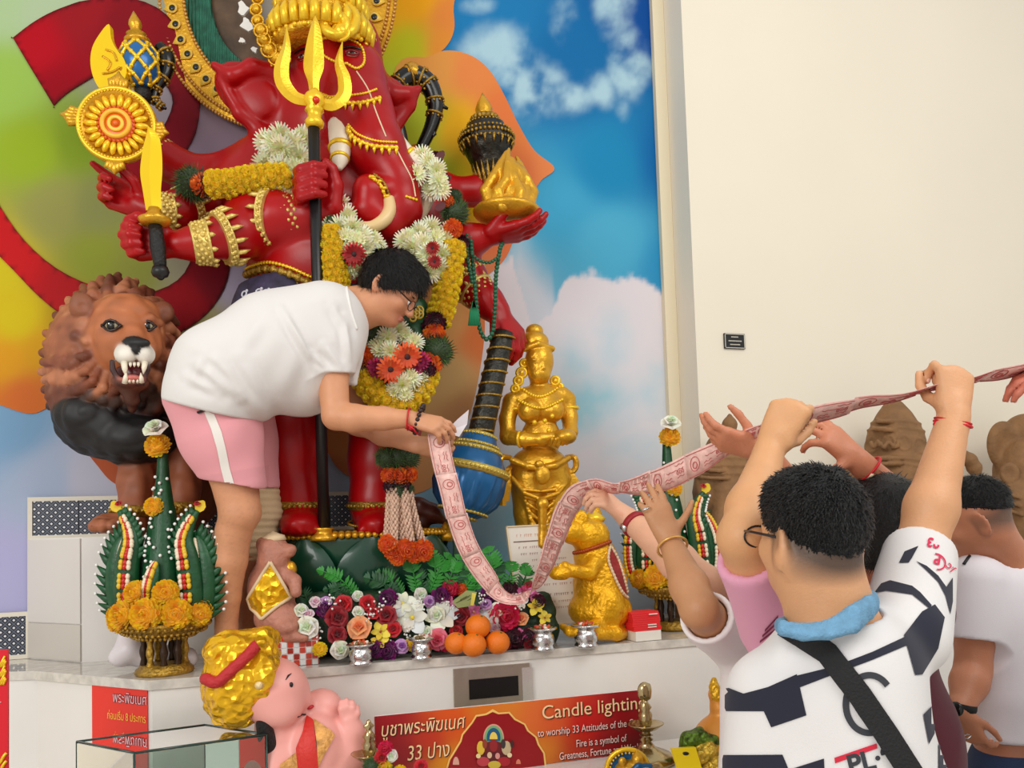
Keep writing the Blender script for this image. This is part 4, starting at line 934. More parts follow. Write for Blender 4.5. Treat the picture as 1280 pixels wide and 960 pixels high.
B = MB(); B.add(lathe_px(a, b, [(0, 11), (.15, 15), (.3, 21), (.4, 27), (.5, 33), (.56, 34), (.6, 31), (.64, 26), (.68, 24), (.7, 16), (.74, 17), (.78, 13)], 32)); B.put('bowl', mat('black_gold', (40, 36, 26), .35, .35, 1.0, 32, .9, 30), ve, usecol=False)
z = nrm(b-a); L = np.linalg.norm(b-a); x, y, _ = frame(z); kk = mpp(a); B = MB()
for t, r, n_, s_ in ((.55, 34.5, 40, 2.2), (.5, 33.5, 40, 1.8), (.6, 31.5, 38, 1.8), (.69, 22, 30, 1.6)): B.add(beads([a+z*L*t+(x*math.cos(q)+y*math.sin(q))*r*kk for q in np.linspace(0, 6.283, n_, endpoint=False)], s_*kk, 6, 4))
for j in range(18):
    q = j/18*6.283; d = x*math.cos(q)+y*math.sin(q); B.add(tube([a+z*L*.02+d*12*kk, a+z*L*.18+d*17.5*kk, a+z*L*.3+d*22*kk], np.array([3, 2.6, .4])*kk, 5)); B.add(tube([a+z*L*.5+d*33.5*kk, a+z*L*.43+d*30*kk], np.array([2.4, .4])*kk, 5)); B.add(ball(a+z*L*.74+d*15*kk, (4*kk), 6, 5))
B.put('beading', OLDG, ve, usecol=False)['kind'] = 'stuff'
B = MB(); B.add(lathe_px(a, b, [(.77, 12), (.8, 10), (.84, 11), (.9, 8), (.95, 4), (1, .5)], 20)); B.put('finial', GOLD, ve, usecol=False)
flm = thing('flame', 'gold carved flame on a dish in the upturned red hand', 'ornament', P(636, 277, 3.0)); S = SDF(.006, .016, 'Y'); g = (235, 190, 60)
S.pe((634, 262, 2.99), (40, 30, 13), g); S.pe((636, 248, 2.99), (34, 26, 18), g); S.pe((636, 225, 2.99), (24, 20, 24), g)
for pts in ([(612, 255, 2.93, 7), (606, 238, 2.94, 6), (616, 222, 2.95, 6), (626, 205, 2.97, 5), (632, 190, 2.98, 2)], [(628, 258, 2.9, 8), (622, 240, 2.91, 7), (632, 226, 2.92, 6), (634, 205, 2.95, 5), (636, 186, 2.98, 2)], [(646, 258, 2.9, 8), (650, 240, 2.91, 7), (642, 222, 2.93, 6), (640, 200, 2.96, 4)], [(662, 255, 2.93, 7), (667, 240, 2.95, 6), (658, 224, 2.96, 6), (650, 206, 2.97, 4), (646, 196, 2.98, 2)], [(655, 250, 2.91, 5), (658, 236, 2.93, 5), (652, 230, 2.93, 3)], [(618, 250, 2.91, 5), (614, 240, 2.93, 4)]): S.chain(pts, g, k=.006)
S.put('fire', GOLD, flm, smooth=1); B = MB(); B.add(lathe_px(P(634, 278, 2.99), P(634, 262, 2.99), [(0, 26), (.3, 36), (.6, 42), (.8, 43), (1, 40)], 32)); B.put('dish', GOLD, flm, usecol=False)
# mala
pts = spl([P(*q) for q in ((588, 292, 3.0), (590, 318, 2.98), (593, 350, 2.97), (596, 384, 2.96), (600, 412, 2.96), (608, 424, 2.96), (616, 414, 2.96), (619, 380, 2.96), (620, 345, 2.97), (625, 312, 2.98), (628, 305, 3.0))], 8)
ma = thing('prayer_beads', 'long loop of green prayer beads hanging from the upturned red hand', 'beads', pts[0]); B = MB(); B.add(beads(along(pts, .017), .0098, 8, 6)); B.add(beads(along(spl([P(*q) for q in ((590, 318, 2.95), (600, 326, 2.95), (612, 328, 2.95), (622, 322, 2.95))], 8), .013), .0075, 7, 5)); B.add(beads(along(spl([P(*q) for q in ((584, 290, 3.0), (584, 320, 2.97), (590, 352, 2.96))], 8), .015), .009, 7, 5))
GRB = mat('jade_bead', (30, 92, 62), .3); B.put('bead_string', GRB, ma, usecol=False); B = MB()
for j in range(9): B.add(tube([P(592, 376, 2.95), P(588+1.2*j, 390, 2.95), P(586+1.6*j, 407, 2.95)], .0035, 5))
B.put('tassel', mat('tassel_green', (16, 130, 84), .7), ma, usecol=False)
# mace
mc = thing('mace', 'blue gourd-headed mace with gold bands resting upside down under the red hand', 'mace', P(583, 655, 3.05)); a, b = P(630, 415, 3.0), P(576, 650, 3.0); MBL = mat('mace_blue', (28, 96, 150), .28, .25, 0, 1, .2, 9); L = np.linalg.norm(b-a); z = nrm(b-a); x, y, _ = frame(z); kk = mpp((a+b)/2)
B = MB(); B.add(lathe_px(a, b, [(0, 12), (.06, 14), (.3, 15), (.54, 16), (.57, 13)], 24)); B.put('shaft', mat('shaft_dark', (44, 42, 34), .4, .3, .9, 40, .6, 40), mc, usecol=False)
B = MB()
for s0 in np.linspace(0, .5, 9): B.add(tube([a+z*L*(s0+.07*q/6.283)+(x*math.cos(q)+y*math.sin(q))*15.3*kk for q in np.linspace(0, 6.283, 18)], .0045, 6))
B.put('spiral', OLDG, mc, usecol=False)
V, F_ = lathe_px(a, b, [(.55, 14), (.56, 21), (.61, 24), (.63, 29), (.69, 38), (.75, 45), (.83, 47), (.9, 42), (.95, 31), (.985, 17), (1, 8)], 60)
q = np.arctan2((V-a)@y, (V-a)@x); t_ = ((V-a)@z)/L; d = (V-a)-np.outer((V-a)@z, z); V = V-d*(.11*np.abs(np.sin(q*8))*(t_ > .76))[:, None]
B = MB(); B.add((V, F_)); B.put('head', MBL, mc, usecol=False)
for t, r, w_ in ((.56, 20, 6), (.61, 25, 4), (.635, 30, 6), (.74, 44.5, 10), (.985, 17, 5), (.955, 29, 3)):
    B = MB(); c_ = a+z*L*t; B.add(lathe(c_-z*w_*kk*.5, z, [(r*kk*.92, 0), (r*kk*1.03, 0), (r*kk*1.06, w_*kk*.5), (r*kk*1.03, w_*kk), (r*kk*.92, w_*kk)], 36)); B.add(beads([c_+(x*math.cos(u)+y*math.sin(u))*r*kk*1.05 for u in np.linspace(0, 6.283, int(r*1.3), endpoint=False)], 1.9*kk, 6, 4)); B.put('gold_band', mat('band_gold', (205, 180, 84), .35, .55, .4, 80), mc, usecol=False)
# ---------------------------------------------------------------- lotus throne
lo_ = thing('lotus_base', 'dark green lotus-petal base with a gold beaded rim under the red feet', 'base', P(455, 745, 3.0)); GR = mat('deep_green', (10, 66, 44), .3, 0, .1, 8, .25, 6, coat=.3)
c_ = P(452, 676, 3.16); zt, zb = 1.583, AZ; B = MB(); cx, cy = c_[0], c_[1]; ax, ay = .36, .235
def lring(s_, z_, n=72): q = np.linspace(0, 6.283, n, endpoint=False); return np.stack([cx+ax*s_*np.cos(q), cy+ay*s_*np.sin(q), np.full(n, z_)], 1)
rings_ = [lring(s_, z_) for s_, z_ in ((0.01, zb), (.95, zb), (1.0, zb+.05), (.93, zb+.12), (.8, zb+.2), (.86, zb+.3), (.96, zt-.03), (.97, zt-.002), (.01, zt-.002))]; V = np.concatenate(rings_); n = 72; i = np.arange(len(rings_)-1)[:, None]; j = np.arange(n)[None]; j2 = (j+1) % n
B.add((V, [np.stack([i*n+j, i*n+j2, (i+1)*n+j2, (i+1)*n+j], -1).reshape(-1, 4)])); B.put('core', GR, lo_, usecol=False)
for j in range(9):
    q = -math.pi/2+(j+.05)/9*6.283
    def fn(u, v, q=q):
        a = (v-.5)*2; hw = .36*np.sin(np.clip(u*2.6+.35, 0, 3.0))**.6*(1-.0*u); an = q+a*hw; s_ = .88+.17*np.sin(u*2.4)+.03*(1-a*a); z_ = zb+.16+(zt-.012-zb-.16)*u*(1-.06*np.abs(a)**2)
        return np.stack([cx+ax*s_*np.cos(an), cy+ay*s_*np.sin(an), z_], 1)
    B = MB(); B.add(grid(fn, 12, 9)); B.put('lotus_petal', GR, lo_, usecol=False)
B = MB(); B.add(beads(lring(.99, zt-.004, 92), .0125, 8, 6)); B.add(beads(lring(.93, zt+.002, 88), .0125, 8, 6)); B.add(beads(lring(.87, zt+.002, 84), .012, 8, 6)); o = B.put('bead_rim', GOLD, lo_, usecol=False); o['kind'] = 'stuff'
B = MB(); B.add(lathe_px(P(557, 676, 3.06), P(557, 652, 3.06), [(0, 9), (.3, 10), (.5, 6), (.8, 5), (1, 1)], 16)); B.put('gold_finial', GOLD, lo_, usecol=False)
bl = thing('carved_leaf', 'dark brown pointed carved leaf behind the jasmine strands', 'ornament', P(530, 672, 3.16)); S = SDF(.006, .02); S.chain([(506, 650, 3.2, 8), (522, 636, 3.18, 14), (540, 642, 3.17, 12), (556, 652, 3.16, 4)], (88, 42, 32)); S.chain([(512, 668, 3.18, 12), (524, 655, 3.18, 12), (531, 646, 3.18, 8)], (80, 36, 28)); S.put('blade', VCG, bl)
# ================================================================== garlands on the statue
def mass(kind, pts, rr, fr, g, n=None, Rr=None):
    """flowers scattered on a ball / along a rope facing outwards"""
    flower_rope(kind, pts, rr, fr, g)
kpx = .0031
g1 = thing('shoulder_garland', 'short yellow marigold garland with an orange and green end laid across the red arms', 'garland', P(300, 232, 2.96))
flower('grass_tuft', P(241, 230, 3.06), TOCAM, 25*kpx, g1); flower('orange_marigold', P(254, 231, 3.0), nrm(-rt+TOCAM*.8), 15*kpx, g1); flower('maroon_bloom', P(259, 231, 3.0), nrm(-rt+TOCAM*.5), 14*kpx, g1)
flower_rope('yellow_marigold', spl([P(266, 231, 2.99), P(300, 228, 2.965), P(330, 224, 2.95), P(356, 222, 2.95)], 5), 13*kpx, 7.5*kpx, g1)
B = MB()
for j in range(7): B.add(tube([P(250, 252, 3.02), P(254, 262+j, 3.0), P(262, 272, 3.0)], .006, 5))
flower('grass_tuft', P(360, 228, 2.96), TOCAM, 10*kpx, g1)
g2 = thing('neck_garland', 'thick garland of white chrysanthemums, red gerberas and yellow marigolds round the statue neck', 'garland', P(440, 280, 2.95))
for x, y, Y in [(333, 178, 3.06), (350, 170, 3.04), (366, 180, 3.04), (340, 195, 3.04), (358, 196, 3.02), (374, 196, 3.02), (330, 204, 3.05), (350, 210, 3.01), (368, 212, 3.01), (352, 184, 3.0), (342, 180, 3.02), (380, 172, 3.05)]: flower('white_mum', P(x, y, Y), towards(P(x, y, Y), 1, .5), 17*kpx, g2)
for x, y, Y in [(424, 256, 2.96), (416, 268, 2.94), (432, 270, 2.93), (424, 284, 2.92), (440, 284, 2.91), (412, 284, 2.93), (452, 296, 2.91), (432, 298, 2.9), (420, 300, 2.91), (464, 300, 2.93), (446, 302, 2.89), (412, 258, 2.96), (456, 310, 2.9), (428, 316, 2.9), (446, 336, 2.91), (436, 332, 2.91), (470, 308, 2.94), (350, 240, 2.98), (362, 248, 2.98)]: flower('white_mum', P(x, y, Y-.02), towards(P(x, y, Y), 1, .45), 15.5*kpx, g2)
flower('red_gerbera', P(443, 318, 2.83), towards(P(443, 318, 2.85), 1, .2), 15*kpx, g2); flower('maroon_bloom', P(432, 322, 2.87), TOCAM, 9*kpx, g2)
for x, y in ((414, 276), (406, 300)): flower('grass_tuft', P(x, y, 2.9), TOCAM, 9*kpx, g2)
flower_rope('yellow_marigold', spl([P(412, 292, 2.9), P(416, 320, 2.89), P(420, 352, 2.89), P(424, 390, 2.9)], 5), 12.5*kpx, 7.5*kpx, g2)
for x, y, Y in [(512, 298, 2.95), (526, 290, 2.95), (538, 284, 2.96), (545, 298, 2.95), (528, 304, 2.92), (516, 308, 2.92), (542, 312, 2.93), (556, 300, 2.96), (534, 318, 2.91), (552, 318, 2.93), (546, 334, 2.92), (538, 340, 2.92), (560, 288, 2.97), (528, 326, 2.92), (505, 302, 2.95), (556, 334, 2.94), (535, 204, 2.96), (545, 212, 2.95), (528, 196, 2.98), (550, 236, 2.96), (548, 226, 2.95), (520, 218, 2.95), (538, 238, 2.99)]: flower('white_mum', P(x, y, Y-.02), towards(P(x, y, Y), 1, .45), 15*kpx, g2)
for x, y in ((541, 310), (543, 327)): flower('red_gerbera', P(x, y, 2.85), towards(P(x, y, 2.86), 1, .3), 9.5*kpx, g2)
flower_rope('yellow_marigold', spl([P(566, 310, 2.94), P(563, 340, 2.93), P(556, 370, 2.92), P(548, 402, 2.92)], 5), 12.5*kpx, 7.5*kpx, g2)
flower('grass_tuft', P(568, 266, 3.0), TOCAM, 22*kpx, g2); flower('orange_marigold', P(566, 286, 2.93), towards(P(566, 286, 2.93)), 13*kpx, g2); flower('orange_marigold', P(560, 252, 2.97), towards(P(560, 252, 2.97)), 9*kpx, g2)
flower('grass_tuft', P(568, 246, 3.02), TOCAM, 12*kpx, g2); flower('maroon_bloom', P(576, 304, 2.98), TOCAM, 11*kpx, g2); flower('maroon_bloom', P(545, 198, 3.02), TOCAM, 9*kpx, g2)
for a, b in (((546, 200), (556, 190)), ((552, 228), (566, 220)), ((545, 262), (556, 256))):
    B = MB(); V, F_ = petal(14*kpx, 5*kpx, .5, .2, 4, .3); d = nrm(P(*b, 2.96)-P(*a, 2.96)); x_, y_ = d, nrm(np.cross(TOCAM, d)); B.add((P(*a, 2.95)+V@np.stack([x_, y_, np.cross(x_, y_)]), F_), (90, 20, 30)); B.put('dark_petal', PETAL, g2)
g3 = thing('chest_bouquet', 'round bouquet of orange gerberas and white chrysanthemums hung on the statue front', 'bouquet', P(500, 460, 2.88))
for kind, x, y, Y, r, jt in [('white_mum', 498, 412, 2.86, 14, .3), ('white_mum', 484, 422, 2.85, 15, .3), ('white_mum', 476, 438, 2.84, 15, .3), ('white_mum', 488, 440, 2.82, 14, .3), ('white_mum', 470, 432, 2.86, 13, .3), ('white_mum', 518, 428, 2.84, 13, .3), ('white_mum', 506, 420, 2.86, 12, .3), ('orange_gerbera', 509, 446, 2.79, 18, .15), ('orange_gerbera', 488, 462, 2.78, 17, .15), ('magenta_daisy', 471, 460, 2.82, 13, .2), ('magenta_daisy', 526, 452, 2.81, 13, .2), ('magenta_daisy', 518, 462, 2.81, 10, .2),
    ('orange_marigold', 538, 455, 2.85, 15, .2), ('maroon_bloom', 534, 462, 2.83, 11, .2), ('grass_tuft', 548, 438, 2.86, 22, .2), ('grass_tuft', 536, 430, 2.88, 16, .2), ('grass_tuft', 460, 416, 2.88, 20, .2), ('orange_marigold', 452, 446, 2.86, 15, .2), ('orange_marigold', 450, 456, 2.86, 12, .2), ('maroon_bloom', 454, 462, 2.86, 11, .2), ('maroon_bloom', 544, 404, 2.88, 14, .2), ('orange_marigold', 543, 419, 2.87, 15, .2), ('maroon_bloom', 536, 408, 2.9, 10, .2), ('grass_tuft', 545, 398, 2.9, 13, .2), ('grass_tuft', 500, 422, 2.88, 9, .2), ('grass_tuft', 512, 416, 2.88, 9, .2),
    ('white_mum', 502, 480, 2.80, 15, .4), ('white_mum', 514, 472, 2.81, 14, .4), ('white_mum', 494, 490, 2.82, 14, .4), ('white_mum', 520, 484, 2.83, 13, .4), ('white_mum', 506, 494, 2.81, 11, .4), ('white_mum', 526, 472, 2.83, 12, .4)]: flower(kind, P(x, y, Y), towards(P(x, y, Y), 1, jt), r*kpx, g3)
flower_rope('yellow_marigold', spl([P(450, 468, 2.88), P(460, 482, 2.86), P(474, 496, 2.85), P(494, 506, 2.85), P(514, 500, 2.85), (P(528, 486, 2.86)), P(534, 468, 2.87)], 5), 12*kpx, 7.5*kpx, g3)
S = SDF(.012, .05); S.pe((500, 450, 2.96), (44, 26, 55), (60, 80, 40)); S.pe((500, 400, 3.0), (40, 20, 40), (60, 80, 40)); S.put('backing', LEAF, g3)
B = MB()
for j in range(7): B.add(ring(P(516+4*(j % 3), 388+5*(j//3), 2.88), fw, (6+j % 3)*kpx*.6, .004, 14, 5), (205, 170, 60))
B.put('gold_tinsel', VCG, g3)
g4 = thing('garland_tail', 'hanging jasmine tail with orange marigolds and a green ring below the bouquet', 'garland', P(500, 690, 2.86))
S = SDF(.008, .02); S.chain([(497, 508, 2.95, 9), (496, 550, 2.9, 9), (500, 612, 2.89, 9)], (60, 80, 40)); S.put('core', LEAF, g4)
for kind, x, y, r in [('maroon_bloom', 488, 543, 11), ('maroon_bloom', 506, 544, 11), ('orange_marigold', 486, 556, 12), ('orange_marigold', 500, 555, 13), ('orange_marigold', 510, 557, 10), ('grass_tuft', 484, 572, 17), ('grass_tuft', 498, 570, 20), ('grass_tuft', 510, 572, 17), ('orange_marigold', 487, 594, 11), ('orange_marigold', 500, 596, 13), ('orange_marigold', 511, 593, 11), ('maroon_bloom', 489, 608, 10), ('maroon_bloom', 503, 609, 11), ('grass_tuft', 498, 614, 13), ('grass_tuft', 510, 612, 9)]: flower(kind, P(x, y, 2.86), towards(P(x, y, 2.86), 1, .25), r*kpx, g4)
JM = mat('jasmine', (226, 190, 165), .6, 0, .6, 90, .25, 60)
for k, (xa, xb, yb) in enumerate([(488, 484, 672), (494, 492, 680), (500, 504, 672), (506, 513, 674), (511, 527, 676)]):
    B = MB(); pts = along(spl([P(xa, 612, 2.86-.01*(k % 2)), P((xa*2+xb)/3, 640, 2.85-.02*(k % 2)), P(xb, yb, 2.84-.02*(k % 2))], 5), .011)
    for i, p in enumerate(pts):
        for q in range(5): a = q/5*6.283+i*.7; d = rt*math.cos(a)+fw*math.sin(a); B.add(ball(p+d*.011, (.006, .006, .009), 6, 4))
    B.put('jasmine_strand', JM, g4, usecol=False)
for x, y, r in [(485, 676, 12), (497, 692, 11), (507, 682, 13), (528, 684, 14), (490, 686, 10), (518, 690, 10)]: flower('orange_marigold', P(x, y+4, 2.82), towards(P(x, y, 2.84), 1, .3), r*kpx, g4)
# ================================================================== lion, golden lady, mice
LN = thing('lion_statue', 'brown painted lion statue with a roaring open mouth and black chest', 'statue', P(190, 668, 3.2))
S = SDF(.006, .03); mc_ = [(158, 92, 60), (132, 70, 44), (184, 116, 80), (108, 54, 34)]; fc = (178, 104, 62); bk = (18, 15, 16)
S.pe((138, 440, 3.16), (74, 60, 74), mc_[0]); S.pe((134, 530, 3.18), (56, 52, 42), bk); S.pe((110, 490, 3.18), (46, 45, 46), mc_[3]); S.pe((205, 520, 3.28), (70, 50, 70), (120, 70, 45)); S.pe((165, 548, 3.12), (52, 45, 32), bk); S.pe((115, 520, 3.12), (42, 40, 30), bk)
S.pe((160, 425, 3.04), (44, 44, 50), fc); S.pe((160, 392, 3.04), (38, 34, 24), fc); S.pe((172, 436, 2.97), (24, 34, 20), fc)
rl = random.Random(11)
for ring_, (r0_, r1_, n_, y0, y1, rad) in enumerate([(40, 74, 22, 3.04, 3.07, 11), (58, 94, 26, 3.09, 3.13, 12), (30, 56, 16, 3.02, 3.02, 8), (70, 97, 26, 3.17, 3.19, 12), (50, 84, 22, 3.06, 3.09, 9)]):
    for j in range(n_):
        a = j/n_*6.283+.3*ring_; ca, sa = math.cos(a), math.sin(a)
        if sa < -.6 and ring_ == 2: continue
        if ring_ == 2 and (ca > .3 or abs(sa) < .5 and ca > -.2): continue
        x0, y0_ = 150+r0_*ca*.9, 438+r0_*sa; x1, y1_ = 143+r1_*ca*.95, 442+r1_*sa*1.02+16*abs(ca)
        if x1 > 222: x1 = 222-(x1-222)*.2
        xm, ym = (x0+x1)/2+7*sa, (y0_+y1_)/2-7*ca
        cc = mc_[(j*7+ring_) % 4]
        if y1_ > 506: cc = bk if y1_ > 520 else (62, 38, 28)
        S.chain([(x0, y0_, y0, rad*.8), (xm, ym, (y0+y1)/2-.035, rad*.78), (x1, y1_, y1, rad*.4)], cc, k=.004)
for j in range(14):
    x = 100+7*j; S.chain([(x+10, 488, 3.06, 9), (x+4, 510, 3.07, 8), (x, 528+10*math.sin(j*1.3), 3.09, 4)], (96, 50, 34) if j % 3 else (52, 32, 26), k=.010)
S.pe((102, 382, 3.02), (15, 12, 16), (140, 80, 50), k=.012); S.pe((102, 383, 2.975), (7, 8, 9), (40, 22, 16), op='-', k=.006); S.pe((205, 390, 3.04), (12, 10, 14), (120, 66, 42), k=.012); S.pe((204, 391, 2.995), (5, 8, 7), (40, 22, 16), op='-', k=.006)
S.chain([(124, 400, 2.975, 5), (140, 396, 2.95, 6), (156, 404, 2.945, 5)], (160, 92, 55), k=.012); S.chain([(172, 404, 2.945, 5), (188, 398, 2.955, 6), (200, 404, 2.98, 4)], (160, 92, 55), k=.012)
S.chain([(164, 402, 2.95, 10), (167, 418, 2.925, 11), (170, 430, 2.91, 12)], fc, k=.015)
S.pe((157, 443, 2.90), (13, 13, 13), (232, 226, 214), k=.006); S.pe((182, 443, 2.905), (11, 13, 13), (232, 226, 214), k=.006)
S.pe((171, 429, 2.885), (17, 8, 7), (16, 14, 15), k=.004); S.pe((172, 436, 2.888), (8, 7, 7), (16, 14, 15), k=.004)
S.pe((163, 478, 2.955), (21, 26, 12), (110, 58, 40), k=.015); S.chain([(162, 486, 2.95, 11), (165, 500, 2.97, 8), (166, 512, 3.0, 4)], (84, 44, 30), k=.012)
S.pe((171, 427, 2.875), (18, 9, 8), (10, 9, 10), op='paint', k=.002); S.pe((171, 436, 2.88), (6, 9, 8), (10, 9, 10), op='paint', k=.002); S.pe((162, 466, 2.88), (22, 34, 13), None, op='-', k=.004)
for a_, b_ in (((140, 452), (141, 462)), ((141, 462), (150, 478)), ((150, 478), (178, 479)), ((178, 479), (185, 462)), ((185, 462), (184, 454))): S.pc((*a_, 2.90, 3.2), (*b_, 2.90, 3.2), (58, 26, 24), k=.003)
S.chain([(150, 474, 2.895, 3), (164, 476, 2.885, 3), (177, 474, 2.895, 3)], (205, 120, 100), k=.003)
for xs in ([(176, 560, 3.18, 22), (170, 600, 3.14, 20), (168, 640, 3.11, 18), (164, 658, 3.08, 18)], [(232, 560, 3.2, 22), (230, 610, 3.15, 19), (228, 645, 3.12, 17), (224, 658, 3.1, 17)]): S.chain(xs, (150, 84, 52), k=.02)
S.pe((142, 654, 3.04), (26, 28, 13), (150, 86, 54), k=.02); S.pe((216, 656, 3.04), (24, 28, 13), (150, 86, 54), k=.02)
for x in (120, 132, 144): S.pe((x, 657, 2.955), (8, 14, 9), (156, 92, 60), k=.006)
S.pe((240, 600, 3.32), (36, 34, 62), (130, 74, 46))
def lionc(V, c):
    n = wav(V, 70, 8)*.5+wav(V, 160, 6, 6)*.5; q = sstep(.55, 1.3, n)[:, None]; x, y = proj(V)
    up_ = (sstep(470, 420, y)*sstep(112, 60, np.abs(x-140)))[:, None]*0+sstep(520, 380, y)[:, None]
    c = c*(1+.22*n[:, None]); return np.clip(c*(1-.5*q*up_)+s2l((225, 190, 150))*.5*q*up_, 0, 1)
def lionm(V, N): x, y = proj(V); f = 1-np.exp(-((x-162)/34)**2-((y-430)/50)**2); return f*(.0035*wav(V*np.array([1, 1, .6]), 130, 8)+.007*sstep(485, 520, y)*sstep(590, 560, y)*np.abs(wav(V*np.array([1, 1, .35]), 95, 8, 6)))
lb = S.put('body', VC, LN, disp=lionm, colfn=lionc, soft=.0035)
for (x, y, s_) in ((140, 407, 1), (187, 408, .85)):
    p, n_ = onto([lb], x, y, -.004); R3 = np.stack([rt, up, -fw], 1); B = MB(); B.add(ball(p, (.026*s_, .017, .016), 14, 10, R3), (150, 140, 110)); B.add(ball(p-fw*.010, (.015*s_, .015, .008), 12, 8, R3), (12, 12, 12)); B.add(ball(p-fw*.017+up*.005-rt*.004, .003, 6, 4), (240, 240, 240))
    for s2 in (1, -1): B.add(tube([p+rt*.031*a*s_+up*s2*.018*(1-a*a)-fw*(.008+.006*(1-a*a)) for a in (-1.1, -.5, 0, .5, 1.1)], .0045, 6), (44, 22, 16))
    B.put('eye', VCG, LN)
B = MB(); B.add(ball(P(162, 467, 2.93), (18*kpx, .02, 10*kpx), 12, 8, CAMR), (92, 20, 24)); B.add(ball(P(166, 473, 2.90), (10*kpx, .03, 4*kpx), 12, 8, CAMR), (200, 110, 100)); B.put('mouth_lining', VCG, LN)
for x, y, x2, y2, r in ((155, 453, 157, 470, 3.6), (181, 453, 179, 468, 3.3), (156, 479, 158, 464, 3.0), (177, 478, 176, 466, 2.8), (163, 454, 163, 459, 1.8), (168, 454, 168, 459, 1.8), (173, 454, 173, 459, 1.8), (162, 478, 162, 474, 1.6), (167, 478, 167, 474, 1.6), (172, 478, 172, 474, 1.6)):
    B = MB(); B.add(tube([P(x, y, 2.885), P((x+x2)/2, (y+y2)/2, 2.875), P(x2, y2, 2.88)], np.array([r, r*.8, .4])*kpx, 8)); B.put('tooth', mat('ivory_tooth', (238, 228, 205), .3), LN, usecol=False)
for x, y in ((150, 638), (226, 634)):
    a = P(x+(14 if x < 200 else 0), y, 3.1); B = MB(); B.add(lathe(a-up*.02, up, [(.058, 0), (.066, 0), (.068, .02), (.066, .04), (.058, .04)], 24)); q = np.linspace(0, 6.283, 22, endpoint=False); B.add(beads([a+.068*(rt*math.cos(u)+fw*math.sin(u)) for u in q], .009, 6, 4)); B.put('anklet', OLDG, LN, usecol=False)

GL = thing('lady_statue', 'golden statue of a standing lady holding a bowl', 'statue', P(682, 775, 3.1)); S = SDF(.0033, .012); g = (232, 172, 32)
H = lambda *q: q
S.pe((674, 452, 3.1), (18, 20, 25), g); S.pe((674, 468, 3.085), (14, 15, 13), g); S.pe((668, 428, 3.11), (18, 18, 14), g); S.pe((668, 414, 3.12), (11, 12, 9), g); S.chain([(655, 436, 3.08, 4), (672, 430, 3.05, 4), (690, 436, 3.07, 4)], g, k=.005)
S.pc((677, 450, 3.048, 2.2), (679, 460, 3.04, 3.0), g, k=.006); S.chain([(672, 468, 3.052, 1.8), (677, 467, 3.047, 2), (683, 468, 3.052, 1.8)], g, k=.003); S.chain([(671.5, 471, 3.052, 1.6), (677, 472, 3.048, 1.9), (682, 471, 3.052, 1.5)], g, k=.003)
S.chain([(664, 446, 3.062, 1.8), (669, 442, 3.052, 1.8), (674, 445, 3.05, 1.6)], g, k=.003); S.chain([(680, 445, 3.05, 1.6), (685, 442, 3.056, 1.8), (690, 445, 3.07, 1.6)], g, k=.003); S.pe((668, 450, 3.053), (4.4, 3.5, 2.2), g, k=.001); S.pe((685, 450, 3.056), (4.4, 3.5, 2.2), g, k=.001)
S.pc((673, 470, 3.11, 11), (675, 492, 3.12, 12), g); S.chain([(652, 500, 3.12, 15), (676, 498, 3.12, 19), (700, 496, 3.12, 14)], g); S.pe((676, 510, 3.11), (30, 24, 24), g); S.pe((662, 514, 3.06), (15, 15, 15), g); S.pe((691, 513, 3.06), (14, 15, 15), g)
S.pe((676, 548, 3.11), (25, 21, 28), g); S.pe((674, 585, 3.1), (37, 30, 28), g); S.chain([(662, 600, 3.09, 25), (662, 640, 3.08, 20), (664, 700, 3.09, 15), (666, 760, 3.09, 11)], g); S.chain([(690, 600, 3.09, 24), (690, 640, 3.08, 20), (689, 700, 3.09, 15), (688, 760, 3.09, 11)], g)
S.chain([(640, 502, 3.12, 12), (634, 524, 3.11, 10), (635, 546, 3.09, 10), (654, 549, 3.03, 9), (676, 549, 2.99, 7.5), (694, 546, 2.98, 7)], g); S.chain([(708, 500, 3.12, 12), (712, 522, 3.11, 10), (713, 540, 3.07, 9), (702, 548, 3.0, 7)], g); S.pe((706, 546, 2.97), (15, 16, 10), g, k=.008)
for j in range(5): S.chain([(688+5*j, 556-abs(j-2), 2.96, 2.6), (690+5*j, 549, 2.945, 2.4)], g, k=.003)
for j in range(9):                                       # drapery folds
    S.chain([(640+3*j, 596+7*j, 3.05, 2), (655+2*j, 612+9*j, 3.01, 2.6), (674, 614+12*j, 3.0, 2)], g, k=.006); S.chain([(708-3*j, 596+7*j, 3.05, 2), (694-2*j, 612+9*j, 3.01, 2.6), (678, 614+12*j, 3.0, 2)], g, k=.006)
S.chain([(640, 575, 3.04, 4), (660, 583, 3.0, 4), (676, 585, 2.99, 4), (694, 582, 3.0, 4), (710, 573, 3.04, 4)], g, k=.006); S.chain([(640, 598, 3.05, 2.5), (655, 616, 3.0, 2.5), (676, 624, 2.98, 2.5), (698, 616, 3.0, 2.5), (712, 598, 3.05, 2.5)], g, k=.004)
S.pe((678, 594, 2.98), (10, 6, 12), g, k=.006); S.pe((678, 630, 2.975), (8, 6, 8), g, k=.006); S.chain([(678, 638, 2.98, 6), (678, 660, 2.985, 5), (678, 680, 2.99, 8)], g, k=.006); S.pe((672, 775, 3.08), (30, 30, 8), g); S.pe((674, 580, 2.98), (6, 5, 5), g, k=.004)
gb = S.put('body', GOLD, GL)
B = MB(); 
